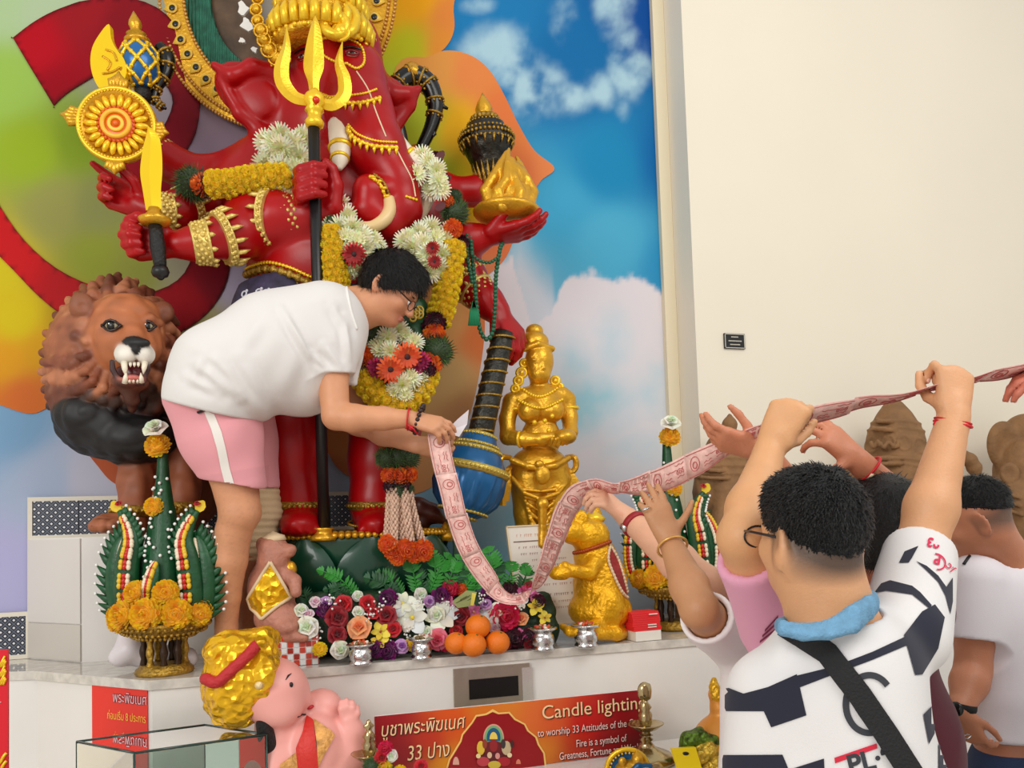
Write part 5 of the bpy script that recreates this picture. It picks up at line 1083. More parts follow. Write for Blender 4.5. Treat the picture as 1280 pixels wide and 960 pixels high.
for x in (632, 713):
    s_ = 1 if x > 680 else -1; B.add(tube([P(x-s_*6, 572, 3.08), P(x+s_*5, 572, 3.06), P(x+s_*7, 583, 3.06), P(x+s_*1, 590, 3.06), P(x-s_*6, 584, 3.07)], np.array([3.5, 4, 4, 4, 3.5])*kpx, 8, smooth=4))
    for k, (dx, yy) in enumerate(((4, 632), (9, 622), (0, 626))): B.add(blade([(x-s_*4, 586, 3.06), (x+s_*(dx-2), 605, 3.055), (x+s_*dx, yy, 3.06)], [3, 6, 5], .006))
B.put('sash', GOLD, GL, usecol=False, smooth=False)
B = MB()
for a_, b_, n_ in (((648, 492), (702, 490), 20), ((652, 486), (696, 484), 16)): B.add(beads([q for q in [onto([gb], x, 500-(14 if a_[1] < 490 else 0)+10*math.sin((x-a_[0])/(b_[0]-a_[0])*3.14), .002)[0] for x in np.linspace(a_[0], b_[0], n_)] if q is not None], .0075, 6, 5))
for x, y, Y, r in ((652, 466, 3.1, 8), (648, 476, 3.1, 7), (644, 486, 3.1, 6), (655, 454, 3.1, 6), (694, 476, 3.1, 7), (699, 484, 3.1, 6)): B.add(ring(P(x, y, Y), fw, r*.8*kpx, .007, 14, 6)); B.add(ball(P(x, y, Y), r*.5*kpx, 8, 6))
for x, y in ((642, 512), (711, 510)): B.add(ring(P(x, y, 3.12), up, 12*kpx, .008, 18, 6))
for x in (650, 656): B.add(ring(P(x, 549, 3.035), rt+fw*-.4, 9.5*kpx, .006, 16, 6))
B.add(beads([P(x, y, 2.99) for x, y in ((681, 526), (686, 538), (690, 520), (668, 528))], .010, 8, 6)); B.put('jewellery', GOLDB, GL, usecol=False)['kind'] = 'stuff'
# ---------------------------------------------------------------- gold mouse on the right
MO = thing('mouse_statue', 'golden mouse statue sitting upright with a red cape', 'statue', PZ(752, 792, AZ)); Ym = 2.86; S = SDF(.0045, .018); g = (236, 176, 24)
Q = lambda x, y, dy, r: (x, y, Ym+dy, r)
S.pe((750, 730, Ym), (34, 34, 44), g); S.pe((750, 762, Ym), (40, 38, 26), g); S.pe((744, 696, Ym-.01), (27, 26, 26), g); S.pe((738, 670, Ym-.02), (24, 24, 22), g)
S.chain([Q(730, 668, -.03, 19), Q(712, 664, -.05, 14), Q(698, 660, -.06, 8), Q(688, 661, -.07, 6)], g); S.pe((744, 645, Ym+.03), (9, 6, 12), g, k=.008); S.pe((726, 648, Ym-.06), (9, 6, 11), g, k=.008)
for dx, dy in ((0, 0), (2, .06)): S.chain([Q(742-dx*4, 704, -.07+dy, 11), Q(736, 716, -.10+dy, 9), Q(716, 714, -.12+dy, 7.5), Q(706, 708, -.12+dy, 6)], g, k=.01)
for j in range(4): S.chain([Q(706, 704+3*j, -.12, 2.5), Q(700, 706+3*j, -.14, 2.2)], g, k=.003)
S.pe((700, 716, Ym-.12), (15, 15, 9), (170, 96, 20), k=.008)
S.pe((758, 760, Ym-.07), (22, 20, 30), g); S.chain([Q(748, 780, -.1, 9), Q(738, 784, -.13, 7), Q(730, 786, -.14, 5)], g, k=.01); S.chain([Q(785, 790, .02, 9), Q(770, 792, -.1, 9), Q(735, 792, -.14, 8), Q(712, 789, -.12, 6), Q(703, 783, -.06, 4)], g, k=.01)
ms = S.put('body', mat('mouse_gold', (236, 174, 18), .34, .55, .55, 85, .15, 20), MO, disp=lambda V, N: .0015*wav(V, 190, 8), smooth=1)
B = MB(); V = []
cape = [(762, 682), (772, 700), (780, 726), (785, 748), (778, 742), (768, 722), (760, 700)]
decal('cape', [ms], [cape], mat('cape_red', (150, 28, 24), .6, 0, .4, 90, .3, 30), MO, .004, 1.6)
B = MB(); 
for side in ([(762, 682), (760, 700), (768, 722), (778, 742), (785, 748)], [(762, 682), (772, 700), (780, 726), (785, 748)]): p = [q for q in [onto([ms], x, y, .004)[0] for x, y in spl([(x, y, 0) for x, y in side], 6)[:, :2]] if q is not None]; B.add(tube(p, .005, 6)); B.add(beads(along(p, .014), .007, 6, 4))
B.put('cape_edging', mat('edging_pale', (222, 196, 160), .5, .2), MO, usecol=False)
B = MB(); p = [q for q in [onto([ms], x, 692-14*((x-714)/46)**1.3 if x > 714 else 692, .003)[0] for x in np.linspace(714, 764, 22)] if q is not None]; B.add(beads(p, .0085, 7, 5)); B.put('collar', mat('collar_red_gold', (165, 70, 20), .3, .4), MO, usecol=False)
B = MB(); B.add(lathe_px(P(741, 652, Ym), P(741, 636, Ym), [(0, 14), (.3, 16), (.6, 9), (.8, 5), (1, 1)], 16)); B.put('crown', GOLDB, MO, usecol=False)
for x in (706,):
    q, n_ = onto([ms], 712, 656, 0)
    if q is not None: B = MB(); B.add(ball(q, .008, 8, 6), (20, 14, 10)); B.put('eye', VCG, MO)
# ---------------------------------------------------------------- pink-brown mouse on the left with its mosaic stand
stn = thing('mosaic_stand', 'small square stand clad in red and white mosaic tiles', 'stand', PZ(370, 834, AZ)); c_ = PZ(371, 832, AZ); k_ = mpp(c_); wx = 26*k_; hz = 38*k_; sx = nrm(V3(.96, .0, 0)+V3(0, -.02, 0)); sy = np.cross(V3(0, 0, 1), sx); c_ = c_+sy*wx*.9
B = MB(); B.add(obox(c_+V3(0, 0, hz/2), sx*wx, sy*wx, V3(0, 0, hz/2-.002))); B.put('core', WHITE, stn, usecol=False, smooth=False)
tr_, tw_, tb_ = mat('tile_red', (196, 62, 44), .25), mat('tile_white', (222, 226, 226), .2), mat('tile_brick', (158, 46, 34), .25)
pat = ['rRwRRwr', 'RwRwrRR', 'wRwRrww', 'RwRRrwR', 'rwRwRRw', 'RwwRRww']
pat = ['RRwRRwR', 'RwRwRRR', 'RwRwRww', 'wRwRwRR', 'RwwRwRw']
for f_ in range(2):
    ax1, ax2 = (sx, -sy) if f_ == 0 else (-sy, -sx) ; ax1 = sx if f_ == 0 else sy; nn_ = -sy if f_ == 0 else sx
    for r_ in range(5):
        for q in range(7):
            p = c_+nn_*(wx+.0015)+ax1*wx*((q+.5)/3.5-1)+V3(0, 0, hz*(1-(r_+.5)/5)); ch = pat[r_][q]; put('tile', *obox(p, ax1*wx/7*.86, nn_*.0022, V3(0, 0, hz/10*.84)), tw_ if ch == 'w' else (tb_ if (q*3+r_) % 4 == 0 else tr_), stn, smooth=False)
S = SDF(.0045, .018); pk = (186, 120, 98); Yb = c_[1]; pm = thing('mouse_statue', 'pinkish brown mouse statue with a gold diamond saddlecloth on the mosaic stand', 'statue', c_+V3(0, 0, hz)); Q = lambda x, y, dy, r: (x, y, Yb+dy, r)
S.pe((348, 772, Yb), (30, 26, 24), pk); S.pe((340, 735, Yb+.02), (30, 28, 38), pk); S.pe((342, 700, Yb), (20, 22, 26), pk); S.pe((340, 682, Yb-.0), (18, 18, 14), pk); S.chain([Q(352, 690, -.02, 12), Q(362, 688, -.03, 8), Q(366, 686, -.04, 4)], pk, k=.01); S.pe((326, 680, Yb), (6, 5, 8), pk, k=.006); S.chain([Q(356, 718, -.02, 11), Q(368, 726, -.05, 8), Q(370, 740, -.07, 7)], pk, k=.01); S.pe((362, 782, Yb-.03), (18, 24, 14), pk); S.chain([Q(360, 796, -.06, 8), Q(380, 797, -.08, 6)], pk, k=.01); S.pe((345, 795, Yb), (28, 24, 6), (200, 170, 140), k=.008)
pm_b = S.put('body', mat('pink_stone', (184, 122, 100), .5, 0, .5, 60, .18, 25), pm, smooth=1)
decal('saddlecloth', [pm_b], [[(338, 702), (362, 746), (328, 774), (309, 752)]], GOLDV, pm, .006, 1.6)
B = MB(); p = [q for q in [onto([pm_b], x, y, .006)[0] for x, y in along(np.array([(338, 702, 0), (362, 746, 0), (328, 774, 0), (309, 752, 0), (338, 702, 0)], float), 2.5)[:, :2]] if q is not None]; B.add(tube(p, .006, 6)); B.put('cloth_hem', mat('hem_cream', (225, 200, 160), .6), pm, usecol=False)
B = MB(); B.add(lathe_px(P(342, 676, Yb), P(341, 664, Yb), [(0, 16), (.5, 14), (.7, 8), (1, 1)], 14)); B.put('cap', mat('hem_cream'), pm, usecol=False); B = MB(); B.add(ball(P(363, 712, Yb-.02), (.022, .02, .03), 10, 8)); B.put('gold_ball', GOLD, pm, usecol=False)
# ================================================================== offerings on the altar
MINT = mat('pearl_pin', (240, 240, 235), .3)
def baisri(label, base, s_, flip=1, tilt=0):
    t = thing('leaf_offering', label, 'offering', base, 'folded banana leaf offerings on gilt trays'); k = mpp(base)*s_; L_ = lambda x, y, z: base+rt*flip*x*k+fw*y*k+V3(0, 0, 1)*z*k
    zz = V3(0, 0, 1)
    B = MB(); B.add(lathe(base, zz, [(33*k, 0), (35*k, 2*k), (34*k, 6*k), (30*k, 9*k), (29*k, 12*k), (10*k, 13*k)], 32)); B.put('tray_foot', OLDG, t, usecol=False)
    for j in range(9):
        q = j/9*6.283+.2; B = MB(); b = L_(24*math.cos(q), 24*math.sin(q), 10); B.add(lathe(b, zz, [(4*k, 0), (4.6*k, 4*k), (3.2*k, 10*k), (5*k, 17*k), (5*k, 21*k), (3.2*k, 28*k), (4.5*k, 34*k), (4*k, 40*k)], 10)); B.put('column', mat('dark_bronze', (58, 40, 26), .35, .5) if j % 3 else OLDG, t, usecol=False)
    B = MB(); B.add(lathe(L_(0, 0, 44), zz, [(26*k, 0), (34*k, 3*k), (48*k, 10*k), (53*k, 16*k), (54*k, 20*k), (50*k, 21*k), (44*k, 14*k), (2*k, 13*k)], 40))
    for z_, r_ in ((4, 37), (10, 49), (17, 54)): B.add(beads([L_(r_*math.cos(q), r_*math.sin(q), 44+z_) for q in np.linspace(0, 6.283, 44, endpoint=False)], 2.4*k, 6, 4))
    B.put('tray', OLDG, t, usecol=False)
    # leaf cone
    n = 32; prof = [(2, 58), (30, 60), (29, 100), (25, 140), (19, 180), (12, 215), (8, 245), (6, 275), (4, 290)]; V, F_ = lathe(base, zz, [(r*k, z*k) for r, z in prof], n); V = V.reshape(len(prof), n, 3)
    V[:, ::2] = V[:, ::2]+(base+zz*0-V[:, ::2])*np.array([1, 1, 0])*.14; B = MB(); B.add((V.reshape(-1, 3), F_)); B.put('leaf_cone', LEAF, t, usecol=False)
    for x, y, z_, r in [(0, -47, 80, 21), (30, -37, 79, 20), (-30, -38, 77, 20), (48, -8, 80, 19), (-48, -10, 72, 19), (42, 26, 80, 18), (-44, 24, 80, 18), (0, 48, 80, 18), (17, -34, 104, 17), (-18, -34, 104, 16), (52, -22, 76, 15), (-42, -28, 68, 15), (-6, -12, 208, 13)]:
        p = L_(x, y, z_); flower('gold_marigold', p, nrm((p-L_(0, 0, z_-35))*V3(1, 1, .6)+TOCAM*.15), r*k, t)
    flower('gold_marigold', L_(-4, -4, 284), nrm(TOCAM+zz*.8), 17*k, t); flower('white_rose', L_(-6, -4, 302), nrm(zz+TOCAM*.9), 21*k, t)
    PIN = MB(); BD = {(226, 188, 40): MB(), (196, 30, 26): MB(), (236, 220, 190): MB()}
    def horn_(pts, rad, side, teeth, t0, tl, strip_off, tip):
        P3 = np.array([L_(*p) for p in pts]); p, r = spline(P3, np.array(rad, float)*k, 7); B = MB(); B.add(tube(p, r, 10, flat=.6, ref=fw)); h = B.put('leaf_horn', LEAF, t, usecol=False); T = np.gradient(p, axis=0); n_ = len(p)
        for j in range(teeth):
            i = int((t0+(1-t0)*j/teeth)*(n_-1)); tt = nrm(T[i]); o = nrm(np.cross(tt, fw))*side; d = nrm(o*.8+tt*.75); b = p[i]+o*r[i]*.5; l_ = tl*k*(1-.35*j/teeth)
            B = MB(); B.add(tube([b, b+d*l_*.45, b+d*l_], np.array([5.5, 4.6, .5])*k, 6, flat=.5, ref=fw)); B.put('leaf_point', LEAF, h, usecol=False); PIN.add(ball(b+d*l_, 2.1*k, 6, 4))
        m_ = int(n_*.92)
        for j in range(22):
            i = int(2+j/22*(m_-2)); tt = nrm(T[i]); o = nrm(np.cross(tt, fw))*side; ks = list(BD)
            for q, cc in enumerate(ks): BD[cc].add(ball(p[i]+o*r[i]*(strip_off+.32*q)-fw*(r[i]*.72), (3.0*k, 2.4*k, 4.2*k), 6, 4))
        if tip: B = MB(); V, F_ = petal(15*k, 7*k, .2, .3, 3, .3); B.add((p[-1]+V@np.stack([nrm(T[-1]), nrm(np.cross(fw, T[-1])), -fw]), F_), (232, 196, 30)); B.put('tip_petal', PETAL, t); flower('red_rose', p[-1]+zz*8*k-rt*flip*0, nrm(TOCAM+zz), 6*k, t)
    for sd in (1, -1):
        horn_([(sd*36, -12, 66), (sd*40, -16, 100), (sd*37, -18, 140), (sd*33, -18, 165), (sd*38, -16, 185), (sd*49, -14, 203)], [14, 16, 15, 12, 8, 3], sd, 9, .45, 17, -.2, True)
        horn_([(sd*44, -6, 66), (sd*54, -8, 95), (sd*56, -10, 130), (sd*51, -10, 158), (sd*42, -8, 176)], [12, 14, 12, 8, 3], -sd, 12, .08, 27, -1.2, False)
        horn_([(sd*34, 22, 66), (sd*48, 26, 110), (sd*52, 28, 150), (sd*60, 26, 178)], [12, 14, 10, 3], sd, 8, .2, 20, -.3, False)
    horn_([(-4, -30, 90), (-2, -33, 110), (2, -31, 130), (4, -28, 140)], [6, 9, 7, 2], 1, 4, .3, 9, 0, False)
    for j in range(26): q = rf.uniform(-2.6, -.5); z_ = rf.uniform(110, 250); r_ = np.interp(z_, [100, 140, 180, 215, 245], [29, 25, 19, 12, 8])+2; PIN.add(ball(L_(r_*math.cos(q), r_*math.sin(q), z_), 2.1*k, 6, 4))
    for o, m_, nm in [(PIN, MINT, 'pearl_pins')]: o.put(nm, m_, t, usecol=False)['kind'] = 'stuff'
    B = MB()
    for cc, b_ in BD.items(): B.add((np.concatenate(b_.V), b_.F), cc)
    B.put('bead_strips', VCG, t)['kind'] = 'stuff'
    return t
baisri('green folded leaf offering with orange marigolds beside the bending man on the left', PZ(206, 841, AZ), 1.0)
baisri('green folded leaf offering with marigolds beside the golden mouse, half hidden by raised arms', PZ(846, 788, AZ)+fw*.05, .84, -1)
# ---------------------------------------------------------------- flower bed
fb = thing('flower_bed', 'long low bed of mixed roses and orchids with green ferns', 'flowers', PZ(520, 812, AZ)); Yf = lambda y: float(np.interp(y, [730, 760, 790, 812], [2.90, 2.85, 2.82, 2.80]))
S = SDF(.012, .05)
for x in range(385, 690, 24): S.pe((x, 790, 2.88), (24, 14, 22), (18, 50, 24)); S.pe((x, 762, 2.91), (22, 12, 22), (18, 50, 24))
S.put('foliage', mat('dark_foliage', (18, 52, 24), .6, 0, 1, 40, .5, 25), fb, disp=lambda V, N: .008*wav(V, 90, 8))
KX = .00278
FLW = [('pale_rose', 394, 754, 9), ('lilac_rose', 407, 754, 9), ('red_rose', 430, 755, 13), ('white_rose', 447, 745, 8), ('red_rose', 459, 754, 12), ('purple_bloom', 486, 748, 10), ('white_orchid', 504, 755, 14), ('white_rose', 525, 743, 10), ('purple_bloom', 550, 747, 11), ('hot_pink_bloom', 563, 735, 10), ('orange_marigold', 576, 736, 8), ('pink_orchid', 560, 754, 9), ('purple_bloom', 611, 742, 9), ('crimson_rose', 419, 772, 17), ('white_rose', 384, 785, 16), ('pale_rose', 386, 770, 9), ('crimson_rose', 420, 794, 14), ('white_rose', 424, 812, 13), ('peach_rose', 450, 786, 17), ('white_rose', 447, 766, 9), ('yellow_orchid', 476, 790, 11), ('yellow_orchid', 474, 803, 10), ('crimson_rose', 484, 771, 15), ('red_rose', 492, 787, 12), ('white_orchid', 516, 772, 19), ('white_orchid', 552, 772, 20), ('white_rose', 546, 768, 13), ('crimson_rose', 575, 770, 15), ('pink_orchid', 592, 765, 10), ('white_orchid', 615, 767, 14), ('hot_pink_bloom', 630, 770, 17), ('red_rose', 641, 764, 10), ('peach_rose', 653, 775, 11), ('lilac_rose', 501, 809, 11), ('purple_bloom', 487, 813, 10), ('pink_rose', 547, 799, 16), ('yellow_marigold', 512, 806, 7), ('red_rose', 570, 790, 10), ('maroon_bloom', 641, 799, 12), ('pink_orchid', 651, 794, 9), ('maroon_bloom', 637, 736, 10), ('pink_orchid', 655, 742, 12), ('hot_pink_bloom', 659, 735, 9), ('white_orchid', 648, 752, 11), ('yellow_orchid', 669, 760, 11), ('yellow_orchid', 681, 773, 9), ('pink_orchid', 668, 747, 9), ('maroon_bloom', 662, 796, 11), ('crimson_rose', 662, 806, 10), ('lilac_rose', 608, 757, 9), ('white_rose', 534, 790, 9), ('purple_bloom', 470, 812, 9), ('purple_bloom', 406, 764, 9), ('white_rose', 376, 764, 10), ('crimson_rose', 632, 806, 9), ('maroon_bloom', 673, 752, 9), ('hot_pink_bloom', 558, 806, 8), ('pale_rose', 618, 785, 9), ('lilac_rose', 536, 752, 9), ('red_rose', 468, 768, 10), ('yellow_marigold', 400, 812, 8)]
for kind, x, y, r in FLW:
    p = P(x, y, Yf(y)-.012); flower(kind, p, towards(p, 1, .35)+V3(0, 0, .25), r*KX*1.2, fb)
B = MB()
for i in range(150):
    cx, cy = rf.choice([(415, 752), (475, 756), (463, 770), (524, 757), (604, 748), (486, 806), (440, 812), (560, 756), (640, 752), (396, 795), (648, 757), (512, 790)]); p = P(cx+rf.gauss(0, 4), cy+rf.gauss(0, 5), 2.80+rf.uniform(-.01, .02)); B.add(ball(p, .0042, 5, 4))
B.put('baby_breath', MINT, fb, usecol=False)['kind'] = 'stuff'
def frond(a, b, wd, n_=13, sag=.02, kind='fern_frond', m=LEAFB, Ya=2.88, Yb=2.88):
    A, E = P(*a, Ya), P(*b, Yb); p = spl([A, (A+E)/2+V3(0, -sag, sag), E], 8); T = np.gradient(p, axis=0); B = MB(); B.add(tube(p, np.linspace(.0035, .001, len(p)), 5)); L = np.linalg.norm(E-A)
    for j in range(n_):
        t = (j+1)/(n_+.5); i = int(t*(len(p)-1)); tt = nrm(T[i]); s_ = nrm(np.cross(tt, TOCAM))
        l_ = wd*KX*math.sin(math.pi*min(1, .18+t*.80))**.8
        for sd in (1, -1):
            d = nrm(s_*sd+tt*.55+TOCAM*rf.uniform(0, .3)); V, F_ = petal(l_, L/n_*.52, -.4, .1, 2, .2); B.add((p[i]+V@np.stack([d, np.cross(TOCAM, d), TOCAM]), F_))
    return B.put(kind, m, fb, usecol=False)
DK = mat('dark_fern', (24, 82, 40), .5, 0, .2, 60, .3, 15)
for a, b, w_, m_ in [((446, 744), (396, 712), 13, LEAFB), ((436, 746), (404, 738), 10, DK), ((498, 748), (455, 722), 17, DK), ((502, 744), (470, 716), 14, LEAFB), ((522, 742), (507, 694), 15, LEAFB), ((492, 748), (480, 712), 14, DK), ((536, 742), (562, 692), 15, LEAFB), ((544, 736), (541, 688), 13, LEAFB), ((560, 738), (588, 702), 16, DK), ((556, 742), (575, 694), 14, LEAFB), ((590, 742), (572, 706), 15, LEAFB), ((618, 742), (609, 684), 20, LEAFB), ((634, 736), (640, 702), 15, LEAFB), ((612, 742), (626, 700), 14, DK), ((650, 738), (662, 710), 13, DK), ((655, 742), (656, 704), 12, LEAFB), ((530, 745), (520, 712), 12, DK), ((575, 744), (601, 716), 14, LEAFB), ((385, 760), (378, 742), 12, DK), ((415, 748), (425, 730), 10, DK), ((594, 738), (604, 692), 14, LEAFB)]: frond(a, b, w_, m=m_)
# folded banknote lying in the flowers
nb = thing('banknote', 'folded green banknote tucked among the flowers', 'banknote', P(580, 752, 2.8)); V = [P(x, y, Y) for x, y, Y in ((565, 752, 2.77), (583, 738, 2.80), (596, 740, 2.79), (592, 757, 2.76), (572, 760, 2.75))]; B = MB(); B.add(prism(V, fw*.003), (150, 156, 96)); B.add(prism([P(x, y, Y-.004) for x, y, Y in ((590, 741, 2.79), (595, 742, 2.79), (592, 757, 2.76), (588, 757, 2.76))], fw*.002), (225, 205, 80))
for a, b in (((570, 754), (588, 744)), ((574, 757), (589, 748)), ((575, 750), (584, 745))): B.add(tube([P(*a, 2.766), P(*b, 2.775)], .0014, 5), (95, 100, 60))
B.put('note', VC, nb, smooth=False)
# ---------------------------------------------------------------- oranges
ORM = mat('orange_peel', (238, 122, 14), .42, 0, .35, 240, .06, 30)
def orange(px_, py_, Y, r, lab):
    p = P(px_, py_, Y); rr = r*mpp(p); t = thing('orange', lab, 'fruit', p-V3(0, 0, rr*.95), 'oranges stacked before the flowers'); V, F_ = ball(p, (rr, rr, rr*.94), 24, 16); B = MB(); B.add((V, F_)); B.put('fruit', ORM, t, usecol=False)
    B = MB(); B.add(ball(p+nrm(V3(.2, -.5, .85))*rr*.93, .0045, 7, 4)); B.put('stem_button', mat('stem_green', (90, 100, 30), .7), t, usecol=False)
pz = PZ(592, 822, AZ); Yo = pz[1]; kk_ = mpp(pz)
orange(592, 806, Yo+.005, 16, 'front orange of the stack, lower middle'); orange(622, 803, Yo+.02, 15.5, 'orange on the right of the stack'); orange(570, 804, Yo+.03, 14.5, 'orange on the left of the stack'); orange(597.5, 783, Yo+.03, 16, 'orange on top of the stack')
# ---------------------------------------------------------------- silver pots
def pot(px_, py_, label, r=15.5, h=30, heap='petals'):
    b = PZ(px_, py_, AZ); k = mpp(b); t = thing('silver_pot', label, 'pot', b, 'small silver offering pots along the altar edge'); B = MB(); z_ = V3(0, 0, 1)
    B.add(lathe(b, z_, [(q*k*r/15.5, hh*k*h/30) for q, hh in ((13, 0), (15, 1), (15, 4), (13, 6), (14.5, 9), (15, 14), (13.5, 19), (11.5, 21), (12, 23), (15, 25), (18.5, 26.5), (18.5, 28), (15, 28.5), (11, 27), (1, 26))], 32)); B.put('bowl', SILVER, t, usecol=False)
    B = MB()
    for i in range(12): q = i*2.4; B.add(ball(b+z_*k*h*.97+(rt*math.cos(q)+fw*math.sin(q))*k*r*.6*math.sqrt(i/12), (.010, .008, .006), 7, 5, rotpx(i*40)), rf.choice([(210, 80, 40), (235, 220, 200), (180, 60, 50), (120, 100, 60)]))
    B.put('heap', VCG, t)['kind'] = 'stuff'
pot(451, 831, 'silver pot under the peach rose, leftmost of the pots', 15, 28); pot(527, 824, 'silver pot under the white orchids, between peach rose and oranges', 13.5, 28); pot(679, 813, 'silver pot right of the oranges under the yellow orchids'); pot(733, 809, 'silver pot in front of the golden mouse')
# ---------------------------------------------------------------- notice board with faint lettering
bd_ = thing('notice_board', 'white framed notice with pinkish lettering leaning behind the golden mouse', 'notice', PZ(690, 790, AZ)); tl, tr2 = P(632, 658, 2.99), P(722, 653, 2.99); bl2, br2 = P(648, 786, 2.93), P(738, 781, 2.93); ex_, ey_ = (tr2-tl), (bl2-tl); nn_ = nrm(np.cross(ex_, ey_)); nn_ = -nn_ if nn_[1] > 0 else nn_
Bp = lambda u, v, o=0: tl+ex_*u+ey_*v+nn_*o
def bq(u0, v0, u1, v1, o0, o1): return np.array([Bp(u, v, o) for o in (o0, o1) for u, v in ((u0, v0), (u1, v0), (u1, v1), (u0, v1))]), [BOXF]
B = MB(); B.add(bq(0, 0, 1, 1, -.008, 0)); B.put('panel', mat('paper_white', (232, 226, 215), .6), bd_, usecol=False, smooth=False)
B = MB()
for q in ((0, 0, 1, .012), (0, .988, 1, 1), (0, 0, .018, 1), (.982, 0, 1, 1)): B.add(bq(*q, -.002, .006))
B.put('frame', mat('frame_cream', (226, 205, 165), .5), bd_, usecol=False, smooth=False); B = MB(); B.add(bq(.08, .155, .95, .165, .0, .002), (120, 95, 85))
for row, (u0, u1, v, h, c) in enumerate([(.13, .72, .10, .028, (226, 176, 150)), (.14, .6, .22, .022, (186, 150, 150)), (.16, .7, .285, .022, (186, 150, 150)), (.3, .8, .35, .02, (190, 155, 150)), (.3, .8, .41, .02, (190, 155, 150)), (.3, .8, .47, .02, (190, 155, 150)), (.42, .95, .60, .022, (196, 150, 140)), (.42, .95, .70, .026, (160, 135, 130)), (.42, .95, .77, .02, (190, 160, 150)), (.4, .9, .83, .02, (190, 160, 150))]):
    u = u0
    while u < u1:
        w_ = rf.uniform(.012, .022); B.add(bq(u, v-h*rf.uniform(.3, .5), u+w_*.45, v+h*.5, 0, .0012), c); B.add(bq(u, v-h*.4, u+w_, v-h*.2, 0, .0012), c); u += w_+(.012 if rf.random() < .8 else .04)
B.put('lettering', VC, bd_, smooth=False)['kind'] = 'stuff'
# ---------------------------------------------------------------- red card stack
cs = thing('card_stack', 'small stack of red cards on a white pack beside the right leaf offering', 'cards', PZ(810, 801, AZ)); c_ = PZ(810, 801, AZ); k = mpp(c_); zz = V3(0, 0, 1); x_ = nrm(V3(1, .06, 0)); y_ = nrm(np.cross(zz, x_))
B = MB(); B.add(obox(c_+zz*6.5*k+y_*10*k, x_*18*k, y_*12*k, zz*6*k)); B.put('white_pack', mat('paper_white'), cs, usecol=False, smooth=False)
for i in range(9): B = MB(); B.add(obox(c_+zz*(14+2.6*i)*k+y_*(10+.4*i)*k+x_*(rf.uniform(-1, 1)-.2*i)*k, x_*19.5*k, y_*11*k, zz*1.2*k)); B.put('card', mat('card_red', (226, 40, 44), .5), cs, usecol=False, smooth=False)
B = MB()
for i, zq in enumerate((17, 20, 33)): B.add(obox(c_+zz*zq*k-y_*1.6*k+x_*(8 if i == 2 else 6)*k, x_*6*k, y_*.5*k, zz*.6*k))
B.put('lettering', mat('paper_white'), cs, usecol=False, smooth=False)['kind'] = 'stuff'
# crumpled white plastic behind the tray, small clutter
S = SDF(.006, .03); S.chain([(150, 822, 2.98, 14), (165, 812, 2.99, 16), (185, 818, 3.0, 14), (236, 822, 2.98, 13)], (225, 215, 222)); S.pe((160, 800, 3.0), (14, 12, 16), (225, 215, 222))
S.cut(PZ(160, 838, AZ)+V3(0, 0, .004), V3(0, 0, -1)); tag(S.put('plastic_bag', mat('thin_white', (228, 220, 224), .4), None, disp=lambda V, N: .006*wav(V, 60, 8)), 'crumpled white plastic bag behind the left gilt tray', 'bag')
# ================================================================== below: table, sign, lamps, figures
TZ = .80
tb = thing('offering_table', 'low white table standing below the altar front, mostly out of view', 'table', (.8, 2.45, 0)); put('table_top', *box((.02, 2.27, TZ-.04), (1.64, 2.67, TZ)), MARBLE, tb, smooth=False)
for x in (.07, 1.59):
    for y in (2.31, 2.62): put('leg', *box((x-.03, y-.03, 0), (x+.03, y+.03, TZ-.04)), MARBLE, tb, smooth=False)
YS = 2.56; sg = thing('candle_sign', 'wide red and orange candle lighting sign standing below the altar', 'sign', P(640, 960, YS)*V3(1, 1, 0)+V3(0, 0, TZ))
SL, SRt, ST_ = P(468, 893, YS)[0], P(806, 862, YS)[0], P(640, 878.5, YS)[2]; SB = TZ+.002
nx, nz_ = 70, 40
V, F_ = grid(lambda u, v: np.stack([SL+(SRt-SL)*u, np.full(len(u), YS), SB+(ST_-SB)*v], 1), nx, nz_)
c1 = hullcol(V, [((480, 900), (158, 8, 24)), ((500, 940), (150, 10, 26)), ((540, 930), (190, 40, 24)), ((570, 900), (222, 84, 24)), ((560, 955), (224, 148, 18)), ((600, 885), (220, 120, 30)), ((640, 882), (222, 130, 40)), ((665, 890), (226, 110, 50)), ((680, 940), (214, 130, 30)), ((700, 955), (190, 90, 24)), ((690, 900), (222, 90, 44)), ((730, 905), (204, 22, 24)), ((720, 940), (180, 40, 24)), ((790, 880), (150, 14, 28)), ((760, 930), (140, 12, 26)), ((800, 940), (100, 8, 26)), ((470, 960), (120, 10, 26))], 5)
put('print', V, F_, mat('sign_print', None, .35), sg, c1); put('board', *box((SL, YS+.001, SB), (SRt, YS+.012, ST_)), WHITE, sg, smooth=False)
sgp = lambda x, y, o=.002: P(x, y, YS-o)
def arch(dr): 
    c = np.array([614, 960]); pts = []
    for (x, y) in [(560-dr, 960), (563-dr, 950-dr*.3), (568-dr, 942-dr*.4), (577-dr*.9, 927-dr*.5), (579-dr*.8, 919-dr*.6), (591-dr*.6, 904-dr*.8), (596-dr*.5, 896-dr), (608-dr*.3, 894-dr), (616, 890-dr*1.6), (623+dr*.3, 893-dr), (636+dr*.5, 892-dr), (643+dr*.7, 900-dr*.8), (655+dr*.8, 906-dr*.6), (659+dr*.9, 914-dr*.5), (669+dr, 922-dr*.4), (672+dr, 931-dr*.3), (679+dr, 942-dr*.2), (681+dr, 960)]: pts.append((x, y))
    return pts
